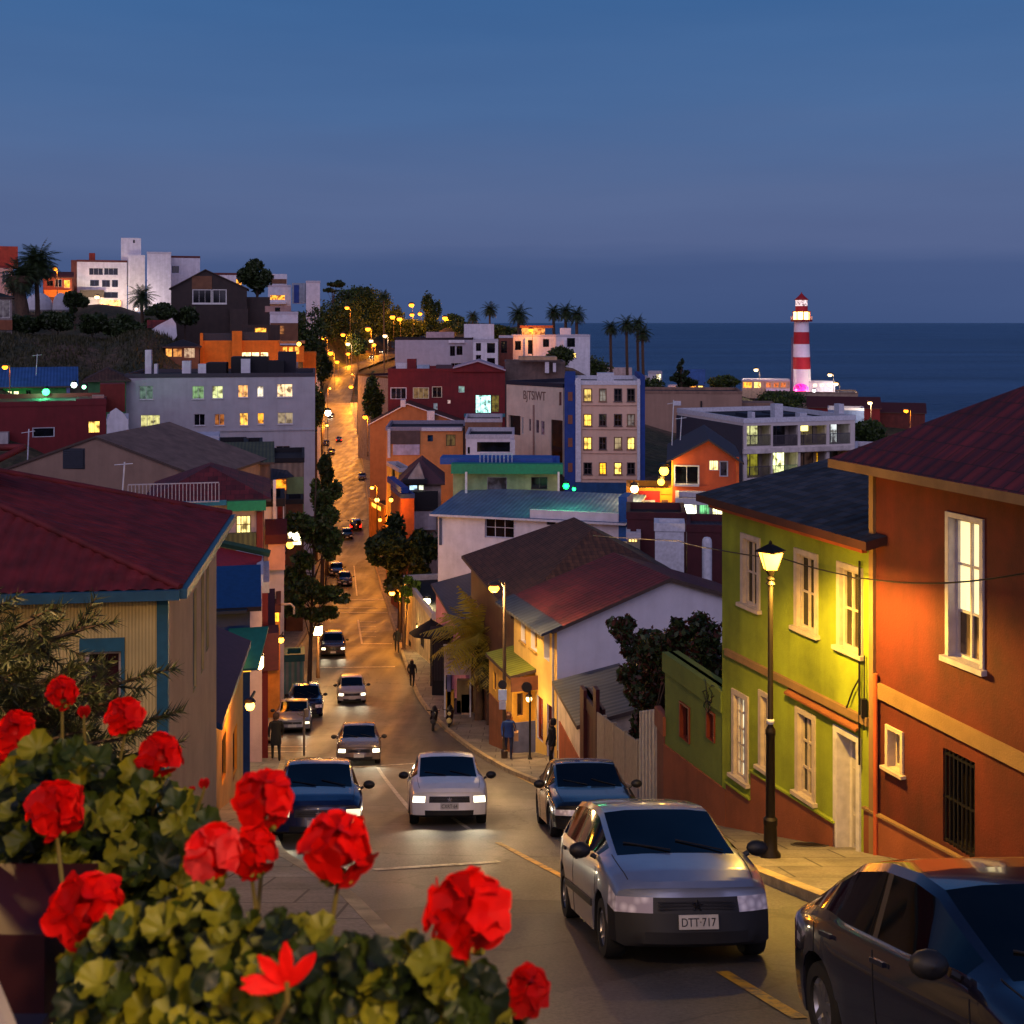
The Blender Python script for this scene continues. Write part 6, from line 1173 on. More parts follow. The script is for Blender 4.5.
    for s_ in (1, -1):
        mb = MB(); y0 = s_*(wid(gx)*.95); mb.tube([(gx-.02, y0, bz+.03), (gx-.02, y0+s_*.08, bz+.06)], .025, 6)
        c_ = Vector((gx-.03, y0+s_*.16, bz+.1)); mb.lathe(c_-Vector((.055, 0, 0)), [(0, 0), (.07, .005), (.085, .03), (.08, .07), (.045, .105), (0, .115)], 12, axis=(1, 0, 0)); nb = len(mb.v)
        mb.v = [(a, c_.y+(b_-c_.y)*1.35 if abs(b_-c_.y) < .12 else b_, c2) for a, b_, c2 in mb.v]; mb.build('mirror', BLKP, o, local=True)
        if detail > 1:
            for hxp in (S['bp'][0]+.18-.35+.35, S['cp']+.12):
                zz = belt(hxp)-.10; mb = MB(); mb.box((hxp-.1, s_*(wid(hxp)*.985)-.02, zz-.016), (hxp+.1, s_*(wid(hxp)*.985)+.03*1, zz+.016)) if s_ > 0 else mb.box((hxp-.1, -(wid(hxp)*.985)-.03, zz-.016), (hxp+.1, -(wid(hxp)*.985)+.02, zz+.016)); mb.build('door_handle', BLKP if bumper else paint, o, local=True)
    if detail > 1:
        for s_ in (1, -1):
            for xx in (S['bp'][0]+.045, S['cowl']-.12, S['cp']-.1):
                mb = MB()
                for j in (2, 3, 4):
                    i0 = min(range(len(xs)), key=lambda n_: abs(xs[n_]-xx)); y0, z0 = rows[i0][j]; y1, z1 = rows[i0][j+1]; x = xs[i0]
                    mb.hexa([Vector(p_) for p_ in ((x-.004, s_*(y0+.001), z0), (x+.004, s_*(y0+.001), z0), (x+.004, s_*(y0+.004), z0), (x-.004, s_*(y0+.004), z0), (x-.004, s_*(y1+.001), z1), (x+.004, s_*(y1+.001), z1), (x+.004, s_*(y1+.004), z1), (x-.004, s_*(y1+.004), z1))])
                mb.build('door_seam', BLKP, o, local=True)
        for s_ in (1, -1):      # shut line down each side of the bonnet
            mb = MB(); L2 = []
            for x in np.linspace(S['cowl']-.02, hx-.14, 9):
                i0 = int(np.argmin([abs(q_-x) for q_ in xs])); y_, z_ = rows[i0][8]; L2.append((xs[i0]+shift(xs[i0], y_, wid(xs[i0])), s_*y_, z_+.002))
            L2 = [p_ for n_, p_ in enumerate(L2) if n_ == 0 or p_[0]-L2[n_-1][0] > .02]
            if len(L2) > 1: mb.tube(L2, .005, 4); mb.build('bonnet_seam', BLKP, o, local=True)
        mb = MB(); y0 = wid(hx)*.97; xi = hx+shift(hx-.02, y0, wid(hx-.02))
        mb = MB(); mb.tube([(S['cowl']-.03, .5, top(S['cowl'])+.02), (S['cowl']-.22, .05, top(S['cowl']-.2)+.02)], .009, 5); mb.tube([(S['cowl']-.03, -.05, top(S['cowl'])+.03), (S['cowl']-.22, -.5, top(S['cowl']-.2)+.0)], .009, 5); mb.build('wiper', BLKP, o, local=True)
    if trim:
        n_ = 12; x0, x1 = S['wb'][1]+ar+.02, S['wb'][0]-ar-.02
        for s_ in (1, -1):
            mb = MB()
            for k in range(n_): a, c_ = x0+(x1-x0)*k/n_, x0+(x1-x0)*(k+1)/n_; mb.hexa([Vector((x, s_*(wid(x)*1.0+t_), z_)) for z_ in (.43, .50) for x, t_ in ((a, -.005), (c_, -.005), (c_, .018), (a, .018))])
            mb.build('side_trim', BLKP, o, local=True)
    pz = (z3+z4)/2-.055 if plate else zi+.08; pw, ph = .38, .13
    mb = MB(); mb.box((hx+.035, -pw/2, pz), (hx+.052, pw/2, pz+ph)); pl = mb.build('licence_plate', plain('b8b4b0', .5), o, local=True)
    if plate:
        t = text(plate, plain('1c1a22', .6), (0, 0, 0), (0, 1, 0), (0, 0, 1), ph*.58, pw*.86, pl, name='plate_characters', depth=.002)
        for v in t.data.vertices: v.co += Vector((hx+.0535, -pw*.43, pz+ph*.2))
    if emblem and gr:
        mb = MB(); ec = Vector((hx+.012, 0, (z4+z5)/2)); R0 = .055
        for k in range(5):
            a = math.pi/2+2*math.pi*k/5; d = Vector((0, math.cos(a), math.sin(a))); pd = Vector((0, -d.z, d.y)); mb.hexa([ec-pd*.012, ec+d*R0*.6-pd*.016, ec+d*R0*.6+pd*.016, ec+pd*.012]+[p_+Vector((.02, 0, 0)) for p_ in (ec-pd*.012, ec+d*R0-pd*.004, ec+d*R0+pd*.004, ec+pd*.012)])
        mb.build('emblem', CHR, o, local=True)
    mb = MB(); zz = (z4+z5)/2
    for k in (-1, 0, 1): mb.box((hx-.0, -wid(hx)*.5, zz+k*.03-.004), (hx+.022, wid(hx)*.5, zz+k*.03+.004))
    if gr: mb.build('grille_bars', plain('3a3a40', .35, .5), gr, local=True)
    if lights:
        for s_ in (1, -1):
            sl = bpy.data.lights.new('headlight_beam', 'SPOT'); sl.energy = 70*min(lights, 6)/4; sl.color = (1, .82, .52); sl.spot_size = R(75); sl.spot_blend = .8; sl.shadow_soft_size = .06; so_ = bpy.data.objects.new('headlight_beam', sl); COL.objects.link(so_); so_.parent = o; so_.location = (hx+.08, s_*wid(hx)*.72, z4+.05); so_.rotation_euler = (R(80), 0, R(-90))
    return o
def pt(c, rough=.28, metal=.35): return plain(c, rough, metal, name='car_paint', noise=.04, coat=1.)
def cpos(u, v): q = G(u, v); return (q.x, q.y)
PKG = 'cars parked along the street'; DRG = 'cars driving up the street'
car('silver hatchback with black bumpers nearest in the road, climbing past the lit lantern', (1.76, 11.1), (.12, -1), 'hatch', pt('8f98ae', .3, .6), DRG, bumper=BLKP, trim=True, plate='DTT·717', name='driving_car')
car('dark navy rounded hatchback cut by the bottom right corner', (3.5, 5.3), (.14, -1), 'coupe', pt('10132a', .18, .3), PKG)
car('white hatchback with both headlights on in the middle of the road', (-1.3, 24.9), (.10, -1), 'round', pt('e8e2de', .35, 0.), DRG, lights=3.5, plate='CXRT·64', name='driving_car')
car('black sedan parked at the right kerb behind the silver hatchback', (1.62, 22.2), (.07, -1), 'sedan', pt('0b0b0e', .25, 0.), PKG)
car('deep blue hatchback at the left kerb partly behind the red geraniums', (-3.5, 21.5), (.17, -1), 'round', pt('0c1c48', .22, .2), PKG, lights=1.2)
car('taupe hatchback with glowing headlights reflected on the wet asphalt', (-5.7, 44.6), (.14, -1), 'round', pt('7a6c66', .25, .4), DRG, lights=6, name='driving_car')
car('pale grey hatchback with lit headlights beyond the taupe car', (-9.0, 67.5), (.16, -1), 'hatch', pt('b8b0ac', .3, .2), DRG, lights=4, name='driving_car')
car('navy estate parked at the left kerb beside the teal kiosk', (-10.6, 61.8), (.2, -1), 'suv', pt('141e48', .15, .4), PKG)
car('silver grey saloon with one bright headlight parked in front of the navy estate', (-10.2, 55.6), (.15, -1), 'sedan', pt('8a8a94', .3, .4), PKG, lights=2)
car('brown tinted car with small headlights beside the pavement lantern post', (-12.6, 84.5), (.16, -1), 'suv', pt('4a3c3c', .2, .4), DRG, lights=3, name='driving_car', detail=1)
for lb, u, v, hd_, sp_, c, l, t, g_ in (('black car behind another by the left kerb near the hatched road marking', 337, 577, (.17, -1), 'sedan', '14141c', 0, 0, PKG), ('dark blue car in front of its pair above the stop line', 345, 587, (.17, -1), 'round', '1a2438', 0, 0, PKG),
     ('dark red car with glowing tail lights driving away up the street', 356, 531, (.14, -1), 'suv', '2a1218', 0, 6, DRG), ('small dark car left of the one with red tail lights', 347, 540, (.15, -1), 'hatch', '15181c', 0, 0, PKG), ('silver car parked alone at the right kerb in the valley', 362, 480, (.1, -1), 'hatch', '9a8a78', 0, 0, PKG),
     ('dark car with tiny red lights crossing near the far bend', 339, 442, (.1, -1), 'sedan', '1c1418', 0, 4, DRG), ('black car parked at the far left kerb', 326, 446, (.1, -1), 'sedan', '16161c', 0, 0, PKG), ('long black car parked below the far bend', 331, 455, (.1, -1), 'suv', '14141c', 0, 0, PKG)):
    p_ = cpos(u, v)
    if t: q = Vector(hd_).normalized(); p_ = (p_[0]-q[0]*.2, p_[1]+4.5*0); hd_ = (-hd_[0], -hd_[1]); p_ = (p_[0]+hd_[0]*4.2, p_[1]+4.2)
    car(lb, p_, hd_, sp_, pt(c, .2, .4), g_, lights=l, tails=t, detail=1)
for lb, u, v, l in (('far car with dazzling headlights at the foot of the lamp lit bend', 371, 358, 14), ('far car with bright headlights second in the queue on the bend', 381, 353, 12), ('far car with bright headlights last in the queue on the bend', 391, 349, 12), ('far car with white headlights under the shop glare at the valley side', 330, 418, 9)):
    p_ = cpos(u, v); car(lb, p_, (-.05, -1), 'hatch', pt('6a6a70'), DRG, lights=l, detail=1, name='driving_car')
# scooters at the right kerb
def scooter(label, X, Y, tint):
    z = roadz(X, Y); o = thing('scooter', label, 'scooter', (X, Y, z), 'scooters parked at the right kerb')
    for y_ in (-.55, .55):
        mb = MB(); mb.lathe((X-.05, Y+y_, z+.24), [(.15, 0), (.22, 0), (.24, .03), (.24, .07), (.22, .1), (.15, .1)], 18, axis=(1, 0, 0)); wh = mb.build('wheel', TYR, o); mb = MB(); mb.lathe((X-.02, Y+y_, z+.24), [(0, 0), (.15, 0), (.15, .04), (0, .04)], 12, axis=(1, 0, 0)); mb.build('rim', RIM, wh)
    mb = MB(); pr = [(-.45, .45, .1), (-.35, .62, .17), (-.2, .5, .14), (0, .32, .13), (.2, .38, .15), (.35, .68, .2), (.62, .72, .16), (.72, .6, .06)]
    mb.tube([(X, Y+a, z+b_) for a, b_, r_ in pr], [r_ for a, b_, r_ in pr], 10); mb.build('body', plain('17171c', .25, .3, coat=1.), o)
    mb = MB(); mb.tube([(X, Y-.5, z+.5), (X, Y-.38, z+.98)], .045, 7); mb.tube([(X-.32, Y-.3, z+1.0), (X, Y-.4, z+1.0), (X+.32, Y-.3, z+1.0)], .022, 6); mb.tube([(X-.3, Y-.36, z+1.0), (X-.36, Y-.36, z+1.22)], .01, 5); mb.build('handlebar', IRON, o)
    mb = MB(); mb.lathe((X, Y-.66, z+.55), [(0, 0), (.09, .01), (.13, .08), (.13, .14)], 14, axis=(0, 1, 0)); mb.lathe((X, Y-.52, z+.86), [(0, 0), (.07, .01), (.09, .06)], 12, axis=(0, 1, 0)); mb.build('headlamp', tint, o)
    mb = MB(); mb.tube([(X, Y+.2, z+.78), (X, Y+.4, z+.84), (X, Y+.75, z+.84)], [.1, .13, .07], 8); mb.build('seat', plain('0e0e10', .6), o); return o
scooter('black scooter standing at the kerb below the slim white post', -3.75, 57.5, plain('3a3a40', .2)); scooter('scooter with a pale round headlamp right of the all black one', -3.0, 57.8, plain('c8b878', .3))
# ================= lamps
AMB = (1, .31, .016); WRM = (1, .60, .22)
def plight(o, loc, P, c=AMB, r=.12):
    l = bpy.data.lights.new('lamp_light', 'POINT'); l.energy = P; l.color = c; l.shadow_soft_size = r; q = bpy.data.objects.new('lamp_light', l); COL.objects.link(q); q.parent = o; q.location = Vector(loc)-WL[o.name]; return q
def cobra(label, head, base, P, arm=1.2, group='street lamps along the hill street', glowc='ffa830', gs=8, hr=.22, pole_r=.08, c=AMB):
    head = Vector(head); base = Vector(base); o = thing('street_lamp', label, 'street lamp', base, group); polem = plain('5a4a3c', .5, .5)
    top = Vector((base.x, base.y, head.z+.1)); mb = MB(); mb.tube([base-Vector((0, 0, .3)), base+Vector((0, 0, .3)), base+Vector((0, 0, .35)), top], [pole_r*1.6, pole_r*1.6, pole_r, pole_r*.7], 8); mb.build('pole', polem, o)
    mb = MB(); a = head+Vector((0, 0, .18)); mb.tube([top-Vector((0, 0, .2)), top.lerp(a, .5)+Vector((0, 0, .1)), a], [pole_r*.6]*3, 6); mb.build('arm', polem, o)
    d = (head-top); d.z = 0; d = d.normalized() if d.length > .01 else Vector((1, 0, 0)); mb = MB(); mb.lathe(head+Vector((0, 0, .03)), [(0, 0), (hr*1.15, 0), (hr*1.1, hr*.35), (hr*.4, hr*.7), (0, hr*.75)], 14); hd = mb.build('lamp_head', polem, o)
    mb = MB(); mb.lathe(head-Vector((0, 0, hr*1.2)), [(0, 0), (hr*.6, hr*.1), (hr*.95, hr*.5), (hr, hr*.85), (hr*.8, hr*1.2)], 14); mb.build('bulb', glow(glowc, gs), hd)
    plight(o, head-Vector((0, 0, hr*1.3+.05)), P, c, .15); return o
def lpos(u, v, Y): return W(u, v, Y)
# ---- big lantern on the right pavement
bs = Vector((4.02, 18.7, roadz(0, 18.7)+KH)); hd = W(768.5, 553, 18.7); bs.x = hd.x+.03
o = thing('street_lantern', 'tall dark post lantern glowing white gold in front of the lime green house', 'street lamp', bs)
pm = plain('1a120e', .55, .4, sc=20)
mb = MB(); mb.lathe(bs, [(.16, 0), (.16, .06), (.11, .12), (.10, .5), (.11, .52), (.11, .6), (.075, .64), (.07, 1.9), (.08, 1.92), (.08, 1.98), (.045, 2.05), (.04, hd.z-bs.z-.5), (.075, hd.z-bs.z-.48), (.04, hd.z-bs.z-.42)], 16); mb.build('pole', pm, o)
mb = MB(); zb_ = hd.z-bs.z; mb.lathe(bs, [(.03, zb_-.45), (.07, zb_-.40), (.03, zb_-.36), (.09, zb_-.27), (.10, zb_-.255)], 12); cr = mb.build('lantern_frame', pm, o)
mb = MB(); r0, r1 = .10, .185; z0, z1 = zb_-.25, zb_+.02; 
def q4(r, z): return [bs+Vector((r*math.cos(math.pi/4+k*math.pi/2), r*math.sin(math.pi/4+k*math.pi/2), z)) for k in range(4)]
a_, b_ = q4(r0*1.25, z0), q4(r1*1.25, z1); mb.hexa(a_+b_); mb.build('lantern_glass', glow('ffb040', 6.5), cr)
mb = MB()
for p_, q_ in zip(a_, b_): mb.tube([p_, q_], .008, 5)
mb.lathe(bs, [(r1*1.3, z1), (r1*1.32, z1+.02), (.10, z1+.09), (.03, z1+.12), (.02, z1+.16), (0, z1+.18)], 4); mb.build('lantern_cap', pm, cr)
mb = MB(); mb.lathe(bs, [(.05, 2.08), (.06, 2.1), (.06, 2.14), (.05, 2.16)], 12); mb.build('clamp', METW, o)
sl = bpy.data.lights.new('lamp_light', 'SPOT'); sl.energy = 1500; sl.color = (1, .56, .07); sl.spot_size = R(158); sl.spot_blend = .45; sl.shadow_soft_size = .12
so_ = bpy.data.objects.new('lamp_light', sl); COL.objects.link(so_); so_.parent = o; so_.location = Vector((bs.x+.15, bs.y-.25, hd.z-.32))-WL[o.name]; so_.rotation_euler = Vector((-.3, .05, 1.)).to_track_quat('Z', 'Y').to_euler()
plight(o, (bs.x+.12, bs.y-.3, hd.z-.2), 170, (1, .56, .08), .12)
# ---- lamp by the yellow front
cobra('slim street lamp with a curved arm glowing before the yellow fronted house', W(494, 586, 45.8), (-.29, 46, roadz(0, 46)+KH), 1700, gs=10, hr=.2, group=None, c=WRM)
# ---- post lantern on the left kerb and wall lantern
def small_lantern(label, base, h, P, s_=.2, gs=14, c=WRM, post=True, back=None):
    o = thing('street_lantern' if post else 'wall_lantern', label, 'street lamp' if post else 'wall lamp', base); base = Vector(base); mb = MB()
    if post: mb.lathe(base, [(.13, 0), (.12, .5), (.09, .55), (.07, h-.1), (.12, h-.05)], 10); mb.build('pole', plaster('6a4a30'), o)
    else: mb.tube([base+Vector(back), base+Vector(back)*.5+Vector((0, 0, h+.12)), base+Vector((0, 0, h-.02))], .03, 6); mb.build('bracket', IRON, o)
    mb = MB(); c_ = base+Vector((0, 0, h)); mb.box(c_-Vector((s_, s_, .0)), c_+Vector((s_, s_, s_*2.3))); mb.build('lantern_glass', glow('ffd890', gs), o)
    mb = MB(); mb.lathe(c_+Vector((0, 0, s_*2.3)), [(s_*1.6, 0), (s_*.3, s_*.7), (0, s_*.8)], 4); mb.build('cap', IRON, o)
    plight(o, c_+Vector((s_*1.8, -s_*2, s_)), P, c); return o
small_lantern('short square lantern on a stone post beside the brown tinted car', G(318, 680)+Vector((0, 0, KH)), 2.75, 750, .24)
wl_ = W(257, 668, 42); small_lantern('box shaped wall lantern shining beside the teal awning', wl_, 0, 380, .19, post=False, back=(-.7, .2, .4))
# ---- row of lamps up the street (head pixel, depth, side offset of the pole)
far = [(337, 361, 500, 11000, 'amber lamp low beside the road at the start of the far climb'), (348, 353, 545, 12000, 'amber lamp over the far climb just before the crest bend'), (374, 344, 590, 14000, 'amber lamp over the crest bend between the dark shrubs'), (320, 391, 425, 9000, 'amber lamp at the left kerb where the far climb begins'), (351, 386, 425, 9000, 'amber lamp at the right kerb where the far climb begins'), (365, 416, 156, 1300, 'lamp at the narrow amber house halfway up the street'), (330.5, 352, 330, 22000, 'brightest lamp low on the left of the hill street'), (323.5, 337, 340, 9000, 'small lamp above and left of the brightest low one'), (343, 334, 350, 14000, 'lamp in the middle of the dark trees'), (368, 328, 380, 18000, 'lamp right of the middle tree lamp'),
    (347, 307, 400, 14000, 'highest left lamp glowing over the dark tree crowns'), (392.5, 316, 540, 18000, 'left one of the twin lamps at the ridge bend'), (399.5, 318, 560, 18000, 'right one of the twin lamps at the ridge bend'), (411.5, 304, 600, 18000, 'topmost lamp on the far ridge'), (412, 314, 580, 5000, 'lamp just under the topmost ridge lamp'), (420, 313, 610, 5000, 'small lamp right of the topmost ridge lamp'), (445, 317, 560, 30000, 'big bright amber lamp on the ridge left of the fan palm'),
    (317, 378, 260, 4500, 'lamp peeping out beside the orange annex'), (385, 335, 430, 12000, 'white shop lamp where the hill street bends'), (348, 343, 340, 3500, 'little pale lamp near the round shrub'), (371, 340, 450, 3500, 'little white lamp left of the bend'),
    (531, 329, 238, 1600, 'lamp on the lit roof terrace of the hillside villa'), (756, 369, 312, 2500, 'reddish white lamp on a white post left of the lighthouse'), (686, 379, 255, 900, 'amber lamp beside the pointed conifer'), (724, 385, 262, 1500, 'amber lamp among the low trees before the pavilion'), (870, 402, 235, 2500, 'amber lamp on a white post beside the harbour house'), (906, 410, 240, 3000, 'starry amber lamp just over the maroon tiled eave'),
    (830, 374, 303, 1200, 'pinkish white lamp right of the floodlit annex'), (836, 383, 300, 500, 'low white lamp at the end of the lighthouse terrace'), (55, 268, 236, 1600, 'orange lamp on the terracotta house'), (97, 296, 240, 6000, 'dazzling white gold lamp over the hotel terrace'), (5, 366, 115, 120, 'orange lamp above the blue roof at the far left'), (780, 411, 215, 500, 'small amber lamp behind the rooftop chimneys of the balcony block')]
for u, v, Y, P, lb in far:
    h = W(u, v, Y); white = 'white' in lb or 'pale' in lb; gz_ = groundz(h.x, Y+.5); bz = max(gz_, h.z-10); bx_ = h.x+(1.0 if Y < 500 else .5)
    if Y < 250 and P < 3000: bz = min(h.z-1.2, max(gz_, h.z-5)); bx_ = h.x+.3
    if 'yellow' in lb: pass
    cobra(lb, h, (bx_, Y+.4, bz), P, gs=5 if P > 4000 else 4, hr=.0016*Y+.08 if P < 15000 else .0020*Y+.1, glowc='ffe0a0' if white else 'ff9c20', pole_r=.07, c=(1, .8, .55) if white else AMB)
# smaller lights that stand on buildings
def bare(label, p, P, c, gc, r=.2, gs=14):
    o = thing('wall_lamp', label, 'wall lamp', p); mb = MB(); p = Vector(p); mb.lathe(p-Vector((0, 0, r)), [(0, 0), (r*.7, r*.3), (r, r), (r*.7, r*1.7), (0, r*2)], 12); mb.build('bulb', glow(gc, gs), o); mb = MB(); mb.lathe(p+Vector((0, 0, r*.9)), [(r*1.2, 0), (r*.8, r*.6), (0, r*.7)], 12); mb.tube([p+Vector((0, 0, r*1.3)), p+Vector((0, .5, r*1.6))], .04, 5); mb.build('shade', IRON, o); plight(o, p-Vector((0, .35+r, 0)), P, c)
bare('emerald glowing lamp at the right corner of the green upper house', W(566, 486, 79.5), 190, (.1, 1, .35), '18ff68', .22, 4)
bare('small green lamp right of the emerald one', W(574, 489, 79.5), 30, (.1, 1, .35), '20ff70', .13, 4)
bare('warm lamp under the orange cabin roof beside the blue flank', W(634.5, 489, 81.5), 400, WRM, 'ffd890', .28, 16)
bare('pair top golden floodlight on the yellow side wall', W(664, 471, 83.5), 420, (1, .6, .12), 'ffc840', .34, 7)
bare('lower golden floodlight on the yellow side wall', W(661, 482, 83.5), 200, (1, .6, .12), 'ffc840', .26, 6)
bare('green porch lamp on the blue roofed house', W(46, 392, 115.5), 420, (.1, 1, .35), '50ff90', .36, 3.5)
bare('white lamp at the right end of the green porch', W(74, 385, 115.5), 120, (.5, 1, .7), 'e0ffe8', .28, 9)
bare('small green lamp above the maroon parapet', W(84, 387, 114), 60, (.1, 1, .4), '90ffc0', .2, 7)
bare('bright wall lamp on the cream facade below the dark street tree', W(427, 601, 84), 700, (1, .78, .35), 'fff0b0', .26, 14)
bare('lamp washing the lower cream facade above the canopy', W(419, 627, 86), 500, (1, .62, .2), 'ffd080', .2, 8)
bare('lamp under the lime roof of the low shop', W(529, 699, 47.3), 45, WRM, 'ffd890', .12, 8)
bare('orange lamp glowing between the leaves of the spreading tree', W(303, 590, 74), 500, AMB, 'ffb040', .2, 6)
bare('amber lamp half hidden in the leaning street tree', W(310, 562, 80), 500, AMB, 'ffb040', .2, 6)
bare('lamp over the slim white house canopy', W(290, 545, 61), 250, AMB, 'ffb040', .2, 6)
bare('amber lamp under the dark hood of the lantern shop', W(281, 640, 59.5), 220, AMB, 'ffb040', .16, 6)
bare('warm lamp between the maroon box house and the turquoise shop', W(268, 600, 57), 260, WRM, 'ffd890', .14, 7)
bare('lamp under the balcony of the deep blue house', W(235, 658, 36.2), 60, AMB, 'ffb040', .1, 6)
bare('orange lamp on the front of the narrow orange house', W(391, 500, 111), 500, AMB, 'ffb040', .2, 6)
bare('amber lamp on the far side of the dark street tree', W(380, 520, 135), 900, AMB, 'ffb040', .2, 6)
bare('lamp over the orange terrace wing', W(299, 344, 160), 700, AMB, 'ffb840', .3, 8)
bare('lamp in front of the orange house', W(222, 372, 152), 1400, AMB, 'ffb840', .2, 6)
bare('magenta lamp by the lighthouse dome', W(796, 390, 303), 900, (1, .15, .5), 'ff60b0', .35, 5)
bare('white floodlight at the annex foot by the lighthouse', W(814, 391, 303.5), 1600, (.85, .8, 1), 'ffffff', .4, 12)
bare('yellow doorway lamp above the striped street wall', W(250, 706, 29.5), 110, AMB, 'ffc050', .12, 8)
bare('small lamp inside the lit corner shop mouth', W(377, 500, 155), 600, AMB, 'ffc050', .3, 10)
bare('shop lamp glaring at the far left kerb', W(328, 413, 190), 900, (1, .85, .6), 'fff0d0', .5, 12)
bare('hotel tower floodlight among the shrubs', W(136, 309, 243), 1500, (1, .8, .8), 'ffe8d8', .3, 4)
# mid street lamps hidden in the trees
for u, v, Y, P, lb in ((326, 458, 165, 1700, 'amber lamp at the left kerb beside the slim kerb tree'), (327, 425, 215, 3500, 'amber lamp above the far row of parked cars'), (330, 388, 300, 12000, 'amber lamp over the road where it leaves the valley'), (352, 374, 420, 30000, 'amber lamp at the right kerb of the upper road'), (372, 487, 150, 2000, 'amber lamp over the lit corner shop'), (392, 592, 92, 800, 'orange lamp shining under the dark street tree'), (331, 500, 128, 1600, 'amber lamp behind the leaning street tree'), (320, 395, 215, 6000, 'lamp against the right corner of the grey flats')):
    h = W(u, v, Y); cobra(lb, h, (h.x+(.6 if u > 350 else -.6), Y+.3, groundz(h.x, Y)), P, gs=22, hr=.22)
cobra('unseen fill lamp added on the near left pavement outside the cream house', (-3.6, 6.2, HC+.6), (-4.6, 6.2, roadz(0, 6.2)), 950, gs=8, hr=.18, group=None, c=(1, .58, .2))  # added out of view to warm the near road, flowers and cream wall
# unseen warm fill lamp, added behind the camera to light the geraniums
cobra('unseen warm fill lamp added behind the viewpoint over the balcony of geraniums', (.75, -.5, HC+1.05), (1.2, -1.3, HC-2.2), 190, gs=10, hr=.12, group=None, c=(1, .68, .34))

